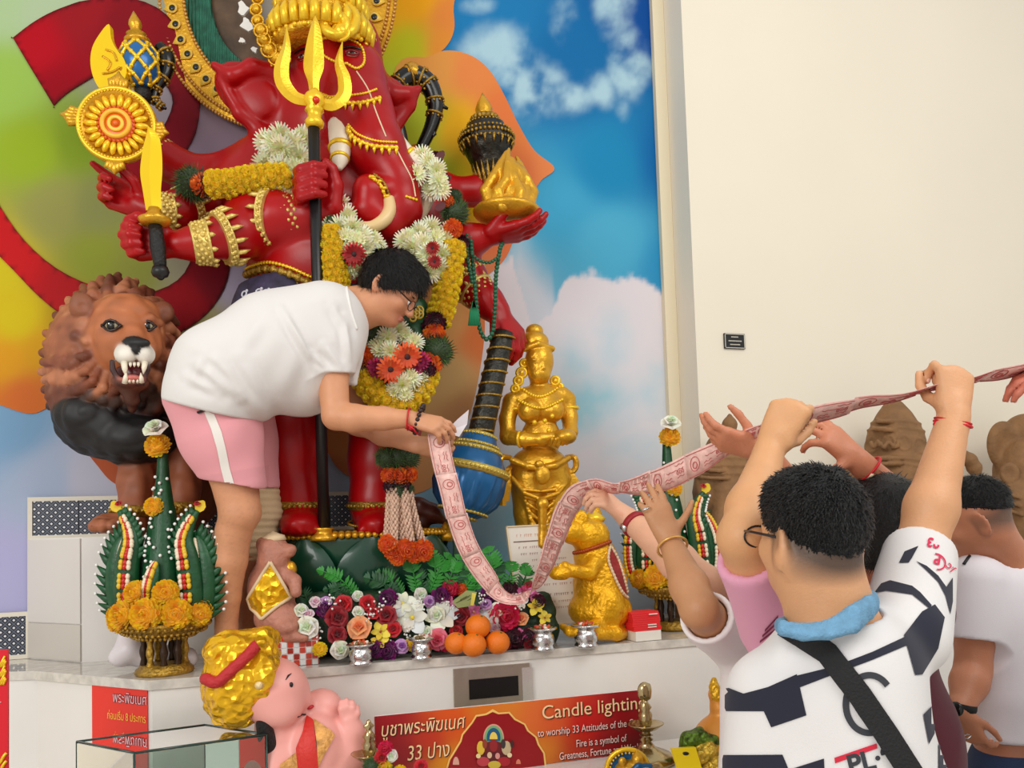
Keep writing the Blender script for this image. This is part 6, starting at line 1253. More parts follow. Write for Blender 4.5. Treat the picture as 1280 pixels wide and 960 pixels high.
put('arch_border', *prism([sgp(x, y, .003) for x, y in arch(2.2)], V3(0, .001, 0)), mat('arch_gold', (248, 205, 110), .5), sg, smooth=False); put('arch_panel', *prism([sgp(x, y, .0045) for x, y in arch(0)], V3(0, .001, 0)), mat('arch_red', (150, 8, 18), .4), sg, smooth=False)
def disc(name, x, y, rx, ry, c, o, a0=0, a1=360):
    put(name, *prism([sgp(x+rx*math.cos(math.radians(q)), y-ry*math.sin(math.radians(q)), o) for q in np.linspace(a0, a1, 24, endpoint=a1-a0 < 360)], V3(0, .0006, 0)), mat('ink_%d_%d_%d' % c, c, .5), sg, smooth=False)
disc('printed_halo', 617, 923, 13, 18, (228, 160, 140), .0058, -20, 200); disc('printed_halo', 617, 923, 11.5, 16, (120, 178, 120), .0066, -20, 200); disc('printed_halo', 617, 922, 8.5, 12, (24, 90, 130), .0074, -20, 200); disc('printed_crown', 617, 924, 5, 9, (240, 210, 90), .0082, 0, 180)
B = MB(); rq = random.Random(2)
for i, (x, y, rx, ry, c) in enumerate([(617, 936, 14, 10, (110, 20, 26)), (617, 932, 5, 8, (150, 30, 34)), (601, 935, 5, 9, (226, 190, 60)), (633, 935, 6, 9, (200, 180, 140)), (606, 930, 3, 6, (150, 60, 40)), (629, 930, 3, 6, (60, 50, 50)), (617, 948, 18, 7, (90, 22, 28)), (612, 944, 3, 4, (225, 190, 150)), (622, 945, 3, 4, (220, 150, 140)), (604, 952, 8, 6, (190, 60, 70)), (630, 952, 8, 6, (170, 30, 40)), (618, 956, 8, 5, (205, 180, 60)), (640, 930, 2, 5, (70, 30, 30)), (598, 945, 3, 3, (235, 215, 150)), (637, 944, 3, 3, (235, 215, 170))]): B.add(prism([sgp(x+rx*math.cos(q), y-ry*math.sin(q), .0086+.0004*i) for q in np.linspace(0, 6.283, 14, endpoint=False)], V3(0, .0003, 0)), c)
B.put('printed_figure', VC, sg, smooth=False); disc('printed_flame', 570, 956, 4, 10, (226, 170, 150), .0058, 0, 180); disc('printed_flame', 648, 955, 3, 6, (220, 130, 100), .0058, 0, 180)
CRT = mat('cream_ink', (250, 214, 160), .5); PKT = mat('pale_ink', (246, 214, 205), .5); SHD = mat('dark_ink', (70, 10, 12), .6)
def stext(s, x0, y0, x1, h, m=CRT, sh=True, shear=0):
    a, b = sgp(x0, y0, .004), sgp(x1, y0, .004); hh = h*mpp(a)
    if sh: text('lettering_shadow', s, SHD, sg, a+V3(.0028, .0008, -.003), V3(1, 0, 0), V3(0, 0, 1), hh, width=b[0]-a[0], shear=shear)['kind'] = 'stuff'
    text('lettering', s, m, sg, a, V3(1, 0, 0), V3(0, 0, 1), hh, width=b[0]-a[0], shear=shear)
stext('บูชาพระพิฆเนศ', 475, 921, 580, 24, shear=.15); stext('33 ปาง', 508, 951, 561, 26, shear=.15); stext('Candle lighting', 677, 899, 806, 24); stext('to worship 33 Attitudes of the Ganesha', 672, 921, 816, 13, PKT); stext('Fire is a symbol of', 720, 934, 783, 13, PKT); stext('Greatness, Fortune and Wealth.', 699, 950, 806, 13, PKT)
# brass standing lamps
def lamp(px_, top, sgn, label, Y):
    b = P(px_, 960, Y)*V3(1, 1, 0)+V3(0, 0, TZ); tz = P(px_, top, Y)[2]; k = mpp(P(px_, top, Y)); t = thing('brass_lamp', label, 'lamp', b, 'brass oil lamps by the red sign'); z_ = V3(0, 0, 1); h = tz-TZ
    prof = [(34*k, 0), (36*k, .012), (30*k, .03), (12*k, .05), (6*k, .07), (9*k, h*.30), (5*k, h*.34), (9*k, h*.42), (5*k, h*.47), (7*k, h*.55)]
    tdish = tz-50*k; prof = [(r, min(z, tdish-TZ-.03)) for r, z in prof]
    B = MB(); B.add(lathe(b, z_, prof+[(5.5*k, tdish-TZ-.02), (9*k, tdish-TZ-.008), (6*k, tdish-TZ)], 24)); B.put('stem', BRASS, t, usecol=False)
    B = MB(); B.add(lathe(b+z_*(tdish-TZ), z_, [(4*k, -5*k), (14*k, -4*k), (22*k, 2*k), (23*k, 3*k), (20*k, 3*k), (12*k, -1*k), (3*k, -1*k)], 30)); B.put('oil_dish', BRASS, t, usecol=False)
    B = MB(); B.add(lathe(b+z_*(tdish-TZ), z_, [(6*k, -2*k), (8*k, 4*k), (9*k, 14*k), (6*k, 19*k), (8.5*k, 23*k), (4.5*k, 29*k), (3*k, 33*k)], 20)); B.put('finial_stem', BRASS, t, usecol=False); return t, b+z_*(tdish-TZ+33*k), k
t, c_, k = lamp(809, 856, 1, 'brass oil lamp with a leaf-shaped head at the right end of the red sign', 2.45)
S = SDF(.003, .012); S.ell(c_+V3(0, 0, 9*k), (9.5*k, 4*k, 12*k), (200, 180, 130)); S.ell(c_+V3(-.5*k, -3*k, 10*k), (5*k, 3*k, 8*k), (200, 180, 130)); S.cone(c_+V3(5*k, 0, 2*k), c_+V3(7*k, 0, 16*k), 3*k, 1.5*k, (200, 180, 130)); S.put('leaf_head', BRASS, t)
t, c_, k = lamp(462, 893, 1, 'brass oil lamp with a cross-shaped finial beside the pink figure', 2.42); c_ = c_
S = SDF(.003, .008); S.cone(c_, c_+V3(0, 0, 8*k), 4*k, 3*k, (150, 130, 100)); S.cone(c_+V3(-5*k, 0, 3*k), c_+V3(5*k, 0, 3*k), 2*k, 2*k, (150, 130, 100)); S.put('cross_head', BRASS, t)
# red sign on the angled altar side, banner at the left edge
def onplane(px_, py_, p, n): v = ray(px_, py_); return C0+v*(((p-C0)@n)/(v@n))
cA, cB = V3(*pa[1], .5), V3(*pa[2], .5); cdir = nrm(cB-cA); cn_ = nrm(np.cross(cdir, V3(0, 0, 1))); cn_ = -cn_ if cn_@TOCAM < 0 else cn_
sp_ = lambda x, y, o=0: onplane(x, y, cA+cn_*(.004+o), cn_)
q0, q1 = sp_(115, 851), sp_(184, 858); zT = q0[2]; rs = thing('red_notice', 'bright red notice with pink and yellow lettering on the angled side of the altar', 'notice', (q0+q1)/2-V3(0, 0, .5)); wv_ = (q1-q0)*V3(1, 1, 0)
put('sheet', *obox(q0*V3(1, 1, 0)+wv_/2+V3(0, 0, zT-.25)-cn_*.001, wv_/2, cn_*.0015, V3(0, 0, .25)), mat('sheet_red', (238, 44, 26), .35), rs, smooth=False)
kk = mpp(q0); B = MB(); a, b = sp_(140, 879, .002), sp_(182, 884, .002)
text('lettering', 'พระพิฆเนศ', mat('dark_outline', (110, 30, 40), .5), rs, sp_(141, 877, .001), cdir, V3(0, 0, 1), 17*kk, width=np.linalg.norm((b-a)[:2]), bold=.035); text('lettering', 'พระพิฆเนศ', mat('pink_ink', (250, 190, 195), .5), rs, sp_(141, 877, .002), cdir, V3(0, 0, 1), 17*kk, width=np.linalg.norm((b-a)[:2]))
a, b = sp_(134, 898, .002), sp_(182, 903, .002); YEL = mat('yellow_ink', (245, 200, 60), .5); text('lettering', 'ก่อนเริ่ม 8 ประการ', YEL, rs, a, cdir, V3(0, 0, 1), 13*kk, width=np.linalg.norm((b-a)[:2])); a = sp_(142, 924, .002); text('lettering', 'ก่อนเริ่ม ประการ', mat('orange_ink', (250, 150, 70), .5), rs, a, cdir, V3(0, 0, 1), 12*kk, width=np.linalg.norm((b-a)[:2])*.85)
bn = thing('red_banner', 'tall red banner with gold ornaments cut by the left edge', 'banner', P(0, 960, 2.3)*V3(1, 1, 0)); a, b = P(10, 812, 2.3), P(-70, 812, 2.3); zt_ = a[2]; put('panel', *box((b[0], 2.3, .3), (a[0], 2.31, zt_)), mat('banner_red', (212, 8, 34), .4), bn, smooth=False)
for x in (a[0]-.03, b[0]+.03): put('post', *box((x-.015, 2.312, 0), (x+.015, 2.34, zt_)), BLACKM, bn, smooth=False)
B = MB()
for y in (826, 838, 848): 
    for q in range(3): B.add(tube([P(-2+3*q, y+8, 2.298), P(3+2*q, y, 2.296), P(6, y-6+q*5, 2.298)], .003, 5, smooth=3))
for y in (946, 956): B.add(tube([P(0, y+8, 2.298), P(4, y, 2.296), P(8, y-5, 2.298)], .004, 5, smooth=3))
B.put('gold_ornament', GOLDB, bn, usecol=False)['kind'] = 'stuff'; B = MB(); B.add(box(P(-3, 878.5, 2.298), P(1.5, 877, 2.2995))); B.put('lettering', WHITE, bn, usecol=False)
# glass case
gz = 1.02; ga, gb_, gc = PZ(96, 927, gz), PZ(168, 941, gz), PZ(333, 918, gz); gd = ga+gc-gb_; g0 = .62
gl = thing('glass_case', 'empty clear glass display case standing in the lower left corner', 'case', (ga+gc)/2*V3(1, 1, 0)); GLS = mat('clear_glass', (225, 240, 235), .02, 0, trans=1); EDG = mat('glass_edge', (40, 62, 56), .15)
def pane(a, b, z0, z1, nm='pane'): d = nrm((b-a)*V3(1, 1, 0)); n_ = np.cross(d, V3(0, 0, 1)); m_ = (a+b)/2; put(nm, *obox(V3(m_[0], m_[1], (z0+z1)/2), d*(np.linalg.norm((b-a)[:2])/2-.004), n_*.002, V3(0, 0, (z1-z0)/2-.004)), GLS, gl, smooth=False)
for a, b in ((ga, gb_), (gb_, gc), (gc, gd), (gd, ga)): pane(a, b, g0, gz)
put('top_pane', *prism([p*V3(1, 1, 0)+V3(0, 0, gz-.004) for p in (ga, gb_, gc, gd)], V3(0, 0, .004)), GLS, gl, smooth=False)
for a, b in ((ga, gb_), (gb_, gc), (gc, gd), (gd, ga)):
    B = MB(); B.add(tube([a, b], .0034, 6)); B.put('edge', EDG, gl, usecol=False); B = MB(); B.add(tube([a*V3(1, 1, 0)+V3(0, 0, g0), a], .003, 6)); B.put('edge', EDG, gl, usecol=False)
put('pedestal', *prism([p*V3(1, 1, 0) for p in (ga, gb_, gc, gd)], V3(0, 0, g0)), WHITE, gl, smooth=False)
# pink reclining figure with a gold cap
PF = thing('pink_figure', 'pink plump reclining figure in a gold cap with a red and gold sash', 'statue', P(400, 960, 2.52)*V3(1, 1, 0)+V3(0, 0, TZ)); S = SDF(.005, .02); pk = (242, 168, 158); Yp = 2.52; Q = lambda x, y, dy, r: (x, y, Yp+dy, r)
S.pe((338, 862, Yp), (46, 44, 40), pk); S.pe((348, 885, Yp-.04), (30, 26, 24), pk); S.pe((368, 870, Yp), (18, 22, 22), pk); S.chain([Q(352, 846, 0, 12), Q(362, 858, -.01, 10), Q(378, 874, -.01, 8), Q(386, 882, -.01, 5)], pk); S.chain([Q(372, 890, -.01, 9), Q(370, 902, -.01, 8)], pk, k=.012); S.pe((385, 888, Yp-.01), (5, 6, 3), pk, k=.006)
S.chain([Q(345, 910, .01, 26), Q(352, 950, .02, 34), Q(360, 985, .02, 40)], pk); S.pe((402, 885, Yp+.05), (26, 24, 24), pk); S.pe((395, 940, Yp), (40, 40, 50), pk); S.pe((428, 940, Yp), (26, 28, 28), pk); S.chain([Q(410, 975, -.02, 30), Q(440, 945, -.02, 17), Q(440, 915, -.02, 14), Q(436, 900, -.02, 13)], pk)
for i, (x, y, l_) in enumerate([(427, 878, 1), (433, 876, 1), (440, 878, 1), (446, 884, 1)]): S.chain([Q(430+4*i, 900, -.03, 5.5), Q(x, y+8, -.035, 4.6), Q(x, y, -.025, 3.8)], pk, k=.004)
S.chain([Q(360, 880, 0, 14), Q(352, 930, .01, 20)], pk); S.cut(P(400, 960, Yp)*V3(1, 1, 0)+V3(0, 0, TZ+.003), V3(0, 0, -1)); S.chain([Q(345, 960, .02, 40), Q(350, 1020, .02, 45)], pk)
pfb = S.put('body', mat('pink_paint', (242, 170, 160), .38), PF, smooth=1)
B = MB()
for q in ([(357, 850), (360, 845), (364, 842)], ): B.add(tube([onto([pfb], x, y, .001)[0] for x, y in q], [.001, .003, .001], 5))
q, n_ = onto([pfb], 364, 856, 0); B.add(ball(q, (.006, .006, .008), 8, 6)); p = [onto([pfb], x, y, .001)[0] for x, y in ((372, 896), (377, 893), (382, 893))]; B.add(tube([v for v in p if v is not None], .0025, 5)); B.put('features', BLACK, PF, usecol=False)['kind'] = 'stuff'
q, n_ = onto([pfb], 388, 884, 0)
if q is not None: B = MB(); B.add(ball(q, (.012, .010, .006), 8, 6, rotpx(-20))); B.put('mouth', mat('lip_red', (190, 40, 50), .4), PF, usecol=False)
S = SDF(.005, .02); g = (240, 185, 40); S.pe((302, 848, Yp), (46, 50, 62), g, 14); S.pe((285, 812, Yp-.02), (28, 34, 22), g); S.pe((330, 805, Yp-.0), (16, 34, 22), g, 12); S.pe((330, 845, Yp-.06), (22, 30, 30), g)
S.pe((365, 862, Yp), (26, 60, 50), None, 10, op='-', k=.01)
S.put('cap', GOLDV, PF, disp=lambda V, N: .005*wav(V, 105, 10)+.003*wav(V, 190, 8, 5), smooth=0); capo = [o for o in PF.children if o.name.startswith('cap')][0]
B = MB(); p = [onto([capo], x, y, .008)[0] for x, y in spl([(260, 848, 0), (272, 852, 0), (290, 838, 0), (308, 820, 0), (322, 806, 0)], 5)[:, :2]]; p = [q for q in p if q is not None]; B.add(tube(p, .017, 9)); B.put('cap_band', mat('band_red', (186, 34, 40), .6, 0, .8, 60), PF, usecol=False)
S = SDF(.005, .012); S.chain([Q(337, 805, -.01, 4), Q(343, 830, -.05, 4), Q(336, 848, -.09, 5), Q(324, 856, -.12, 6)], (235, 215, 170)); S.put('cap_trim', mat('trim_pale', (232, 206, 150), .4, .3, .8, 80), PF)
S = SDF(.005, .02); S.chain([Q(330, 905, -.06, 10), Q(335, 930, -.03, 12), Q(330, 955, 0, 12)], (25, 22, 20)); S.put('hair', HAIR, PF)
SASH = mat('sash_brocade', (206, 42, 32), .5, .1, .3, 60); 
for pg in ([(384, 896), (392, 902), (398, 960), (374, 960), (372, 935), (380, 915)], ): decal('sash', [pfb], [pg], SASH, PF, .009, 2)
for pg in ([(392, 900), (412, 914), (417, 920), (402, 948), (397, 960), (396, 930)], [(350, 955), (372, 940), (374, 960), (350, 960)], [(380, 918), (384, 930), (378, 950), (374, 940)]): decal('sash_gold', [pfb], [pg], mat('sash_gold', (225, 165, 90), .45, .3, .8, 50, .4, 40), PF, .008, 2)
B = MB(); c_ = P(440, 916, Yp-.02); 
for dz in (-5, 0, 5): B.add(ring(c_+up*dz*.0022, up*.95+rt*.3, .0335, .004, 24, 6))
B.put('bracelet', mat('bracelet_copper', (180, 70, 40), .4, .4), PF, usecol=False)
# flower bunch, blue shrine figure, yellow tag, gold figures at the bottom
fv = thing('flower_vase', 'vase of red and white flowers beside the brass lamp, cut by the bottom edge', 'vase', P(485, 960, 2.34)*V3(1, 1, 0)+V3(0, 0, TZ)); b = OFF[fv.name]; k = mpp(b+V3(0, 0, .1)); tz_ = P(485, 985, 2.34)[2]
B = MB(); h = max(.03, tz_-TZ); B.add(lathe(b, V3(0, 0, 1), [(.03, 0), (.045, h*.4), (.03, h*.9), (.036, h)], 20)); B.put('vase', SILVER, fv, usecol=False)
for kind, x, y, r in [('hot_pink_bloom', 482, 935, 9), ('red_rose', 476, 946, 12), ('white_rose', 489, 944, 11), ('yellow_marigold', 478, 960, 13), ('red_rose', 526, 958, 12), ('yellow_marigold', 500, 966, 10), ('grass_tuft', 465, 958, 13), ('red_rose', 512, 968, 10), ('grass_tuft', 505, 975, 14), ('grass_tuft', 484, 968, 14)]: p = P(x, y, 2.32); flower(kind, p, towards(p, 1, .2), r*.0023, fv); B = MB(); B.add(tube([b+V3(0, 0, h), p+fw*.01], .003, 5)); B.put('stem', LEAF, fv, usecol=False)
bs = thing('blue_shrine', 'small blue and gold shrine figure in front of the right brass lamp', 'statue', P(785, 960, 2.36)*V3(1, 1, 0)+V3(0, 0, TZ)); b = OFF[bs.name]; c_ = P(784, 962, 2.36); k = mpp(c_)
B = MB(); B.add(lathe(c_, -fw, [(0, -.01), (26*k, -.01), (28*k, 0), (26*k, .006), (22*k, .004), (0, .004)], 36)); B.put('halo_disc', mat('shrine_blue', (14, 84, 132), .35), bs, usecol=False); B = MB(); B.add(ring(c_-fw*.004, fw, 26*k, 3.2*k, 36, 7)); B.add(beads([c_-fw*.01+(rt*math.cos(q)+up*math.sin(q))*22*k for q in np.linspace(0, 3.14, 16)], 1.5*k, 6, 4)); B.put('rim', GOLDB, bs, usecol=False)
S = SDF(.003, .01); S.pe((797, 950, 2.33), (8, 8, 8), (225, 180, 70)); S.pc((797, 946, 2.33, 6), (796, 938, 2.33, 1.5), (225, 180, 70)); S.pe((800, 962, 2.33), (14, 10, 10), (225, 180, 70)); S.pe((778, 952, 2.335), (5, 4, 6), (220, 205, 140)); S.cone(b, c_-V3(0, 0, .03), .05, .04, (225, 180, 70)); S.put('gold_figure', GOLD, bs)
S = SDF(.003, .006); S.chain([(788, 966, 2.32, 4), (798, 957, 2.315, 4), (812, 958, 2.32, 4)], (30, 60, 90)); S.put('blue_scarf', mat('shrine_blue'), bs)
yt = thing('yellow_bag', 'flat bright yellow plastic bag with a punched hole at the bottom edge', 'bag', P(856, 960, 2.3)*V3(1, 1, 0)+V3(0, 0, TZ)); pg = [(840, 936), (869, 934), (872, 1000), (846, 1004)]
zb_ = TZ+.002; V = [P(840, 936, 2.32), P(869.5, 934, 2.32)]; V += [V3(V[1][0]+.01, 2.30, zb_), V3(V[0][0]+.012, 2.30, zb_)]; B = MB(); B.add(prism(V, V3(0, .012, 0))); B.put('sheet', mat('bag_yellow', (250, 218, 12), .4), yt, usecol=False, smooth=False); B = MB(); c_ = P(857, 942, 2.314); B.add(ball(c_, (.011, .003, .006), 14, 6, CAMR)); B.put('handle_hole', BLACK, yt, usecol=False)
gf = thing('gold_deity', 'gold seated figure draped in green and gold tinsel garland beside the yellow bag', 'statue', P(885, 960, 2.42)*V3(1, 1, 0)+V3(0, 0, TZ)); S = SDF(.004, .02); gg = (222, 150, 60); Yg = 2.42
S.chain([(893, 852, Yg, 3), (894, 868, Yg, 7), (900, 885, Yg, 11), (904, 900, Yg, 15)], gg); S.pe((906, 915, Yg), (18, 18, 22), gg); S.pe((905, 965, Yg), (34, 30, 40), gg); S.cone(P(905, 965, Yg), P(905, 965, Yg)*V3(1, 1, 0)+V3(0, 0, TZ+.04), .08, .10, gg); S.put('body', mat('deity_ochre', (224, 150, 62), .4, .2), gf)
S = SDF(.004, .01); S.chain([(892.5, 850, Yg-.0, 3.5), (893, 860, Yg-.005, 6.5), (896, 870, Yg-.008, 8.5)], gg); S.put('crown', GOLDR, gf, disp=lambda V, N: .002*wav(V, 300, 8))
S = SDF(.004, .015); S.chain([(856, 940, Yg-.04, 9), (862, 926, Yg-.05, 10), (874, 921, Yg-.06, 10), (888, 928, Yg-.07, 10)], (70, 110, 40)); S.put('green_garland', mat('tinsel_green', (96, 130, 40), .3, .5, 1, 80, .8, 60), gf, disp=lambda V, N: .004*wav(V, 200, 8)); S = SDF(.004, .015); S.chain([(870, 945, Yg-.07, 12), (885, 938, Yg-.08, 12), (900, 948, Yg-.08, 12), (890, 962, Yg-.08, 14)], g); S.put('gold_garland', mat('tinsel_gold', (222, 186, 70), .25, .7, 1, 90, .5, 60), gf, disp=lambda V, N: .004*wav(V, 200, 8))
# ================================================================== terracotta heads on the right
TC = mat('terracotta', (138, 100, 62), .75, 0, .5, 50, .22, 14); tc = (150, 112, 76)
def bust(label, cx, cy, Y, s_, face=1, hide=None, build=None):
    base = P(cx, cy, Y)*V3(1, 1, 0)+V3(0, 0, AZ); t = thing('terracotta_bust', label, 'statue', base, 'terracotta busts along the white wall'); S = SDF(.006, .02); Q = lambda x, y, dy, r: (cx+x*s_, cy+y*s_, Y+dy, r*s_)
    build(S, Q, lambda x, y, dy, r, rot=0, k=None, op='+': S.pe((cx+x*s_, cy+y*s_, Y+dy), np.array(r)*s_, tc, rot, k, op))
    S.cone(P(cx+10*s_, cy+60*s_, Y), base+V3(0, 0, .06), 52*s_*mpp(base+V3(0, 0, .5)), .19, tc); S.box(base+V3(0, 0, .04), (.2, .13, .04), .01, tc, k=.01); return t, S
def mid(S, Q, E):
    S.chain([Q(-2, -70, 0, 4), Q(-1, -58, 0, 13), Q(0, -40, 0, 24), Q(1, -20, 0, 33), Q(3, 5, 0, 38)], tc); E(8, 22, -.02, (40, 38, 36)); E(22, 45, -.06, (30, 34, 28)); S.chain([Q(26, 30, -.1, 15), Q(36, 50, -.13, 15), Q(38, 75, -.13, 13), Q(30, 100, -.12, 11)], tc)
    for y, r in ((-46, 22), (-36, 27), (0, 38.5), (6, 39.5)): S.p.append(None); S.p.pop(); pts = [Q(r*math.sin(a), y+4*math.cos(a), -r*.0033*math.cos(a)*.99, 2.6) for a in np.linspace(-1.5, 1.5, 10)]; S.chain(pts, tc, k=.004)
    for i in range(5): a = -.9+.45*i; S.chain([Q(33*math.sin(a+b), -18+7*math.cos(b*8), -.0031*34*math.cos(a+b), 2.4) for b in np.linspace(-.18, .18, 7)], tc, k=.003)
    E(20, 12, -.115, (8, 5, 6), k=.003); S.chain([Q(8, 10, -.12, 2), Q(16, 3, -.125, 2.4), Q(26, 4, -.125, 2.4), Q(33, 12, -.11, 2)], tc, k=.003)
    for i in range(4): S.chain([Q(12+4*i, 38+6*i, -.125-.005*i, 2.2), Q(26, 28+7*i, -.145, 2.4), Q(40, 34+8*i, -.14, 2.2)], tc, k=.003)
    E(48, 34, -.12, (14, 8, 7)); E(-42, 30, .02, (22, 10, 30)); E(-40, 30, -.02, (13, 6, 20), op='-'); E(-30, 16, 0, (9, 8, 9), k=.006)
t, S = bust('terracotta elephant-headed bust with a tall pointed crown behind the raised arms', 1118, 570, 3.08, 1.0, build=mid)
def crownrel(V, N):
    x, y = proj(V); o = np.zeros(len(V)); f_ = (N@TOCAM > -.4)
    for yc, w_, am in ((526, 1.8, .007), (534, 1.8, .007), (572, 2.4, .009), (579, 1.8, .006)): yy = y-(x-1118)**2*.004; o += am*np.exp(-((yy-yc)/w_)**2)
    yy = y-(x-1118)**2*.004; band = sstep(538, 541, yy)*sstep(570, 566, yy); o += band*.006*np.maximum(0, 1-np.abs(np.hypot((x % 20)-10, (yy-553)*.9)-8)/2.2)
    return o*f_*(np.abs(x-1118) < 46)
S.put('body', TC, t, smooth=1, disp=crownrel)
def lefty(S, Q, E):
    S.chain([Q(8, -72, 0, 3), Q(8, -62, 0, 9), Q(8, -48, 0, 8), Q(4, -38, 0, 14)], tc, k=.01); S.chain([Q(0, -30, 0, 22), Q(0, -5, 0, 34), Q(2, 20, 0, 40)], tc); E(6, 45, -.02, (40, 38, 36)); E(-20, 12, -.06, (15, 7, 26)); E(-20, 12, -.085, (9, 5, 17), op='-')
    for y, r in ((-20, 28), (-8, 34), (2, 37)): S.chain([Q(r*math.sin(a), y+4*math.cos(a), -r*.0033*math.cos(a), 2.4) for a in np.linspace(-1.5, 1.5, 10)], tc, k=.004)
    S.chain([Q(0, 50, -.1, 18), Q(-10, 80, -.13, 15), Q(-12, 110, -.12, 12)], tc)
t, S = bust('terracotta bust with a leaf-tipped crown behind the right leaf offering', 904, 592, 3.1, 1.0, build=lefty)
S.put('body', TC, t, smooth=1, disp=lambda V, N: sum(.007*np.exp(-((proj(V)[1]-yc)/2)**2) for yc in (572, 582, 592))*(np.abs(proj(V)[0]-904) < 40))
def righty(S, Q, E):
    E(-12, -20, .02, (22, 9, 32), -8); E(-8, -20, -.01, (13, 6, 22), -8, op='-'); E(10, 10, 0, (32, 34, 40)); E(-6, 14, -.09, (12, 7, 14)); E(-6, 14, -.11, (7, 5, 9), op='-'); E(-2, 52, -.04, (32, 34, 34)); E(14, -35, .02, (26, 26, 26))
    for i in range(3): S.chain([Q(-20, 45+10*i, -.13, 2), Q(-6, 40+10*i, -.145, 2.4), Q(10, 46+10*i, -.145, 2)], tc, k=.003)
t, S = bust('terracotta elephant-headed bust with a big round ear at the right edge', 1268, 578, 3.06, 1.0, build=righty)
S.put('body', TC, t, smooth=1)
lf = thing('terracotta_finial', 'thin terracotta leaf finial rising behind the man in plain white', 'ornament', P(1216, 640, 2.95)*V3(1, 1, 0)+V3(0, 0, AZ)); S = SDF(.004, .01); S.chain([(1208, 565, 2.95, 2), (1212, 574, 2.95, 8), (1218, 585, 2.95, 8.5), (1224, 598, 2.95, 3), (1225, 640, 2.95, 4), (1225, 760, 2.95, 12)], tc); S.cone(P(1225, 760, 2.95), OFF[lf.name]+V3(.02, 0, .03), .05, .09, tc); S.put('leaf', TC, lf)
# ================================================================== people
ZU = V3(0, 0, 1)
def basis(f, u): f = nrm(f); u = nrm(u-(u@f)*f); return np.cross(f, u), f, u          # right, face, crown
def head(S, c, f, u, h, sk, ears=True):
    s, f, u = basis(f, u); R3 = np.stack([s, f, u], 1); E = lambda a, b, d, r, k=.02, op='+', cc=sk: S.ell(c+s*a*h+f*b*h+u*d*h, np.array(r)*h, cc, R3, k, op)
    E(0, -.03, .13, (.325, .40, .36)); E(0, .12, -.12, (.275, .30, .32)); E(0, .25, -.345, (.16, .17, .125)); E(0, .0, -.18, (.26, .26, .26)); E(0, .30, .10, (.22, .12, .10))
    for q in (-1, 1):
        E(q*.12, .40, .005, (.075, .06, .05), .012, '-'); E(q*.12, .345, .0, (.055, .05, .04), .006); E(q*.17, .27, -.10, (.10, .10, .09))
        if ears:
            en = nrm(s*q*.86+f*.5); ea = np.cross(u, en); eR = np.stack([en, ea, nrm(u*.96-f*.18)], 1); ec = c+s*q*.355*h-f*.07*h-u*.03*h
            S.ell(ec, np.array([.026, .092, .145])*h, sk, eR, .006); S.ell(ec-u*.09*h+f*.01*h, np.array([.028, .05, .06])*h, sk, eR, .006); S.ell(ec+en*.03*h+f*.008*h, np.array([.025, .052, .088])*h, sk, eR, .005, '-')
        E(q*.042, .455, -.13, (.034, .04, .03), .008)
    S.cone(c+f*.41*h+u*.03*h, c+f*.482*h-u*.115*h, .030*h, .043*h, sk, .012)
    E(0, .425, -.235, (.095, .04, .018), .004, cc=(176, 92, 80)); E(0, .415, -.272, (.075, .04, .022), .004, cc=(182, 100, 88)); E(0, .455, -.252, (.08, .03, .005), .002, '-')
    return R3
def eyes(par, c, f, u, h):
    s, f, u = basis(f, u)
    for q in (-1, 1):
        p = c+s*q*.12*h+f*.37*h+u*.0*h; B = MB(); B.add(ball(p, .042*h, 10, 7), (232, 226, 220)); B.add(ball(p+f*.030*h, (.02*h), 8, 6), (28, 18, 14)); B.put('eye', VCG, par)
        B = MB(); B.add(tube([p+s*q*a*h+f*(.045-.9*abs(a)*abs(a)*3)*h*.8+u*(.085+.015*math.cos(a*14))*h for a in (-.075, -.03, .02, .08)], np.array([.010, .014, .013, .004])*h, 6), (20, 15, 13)); B.put('eyebrow', VCG, par)
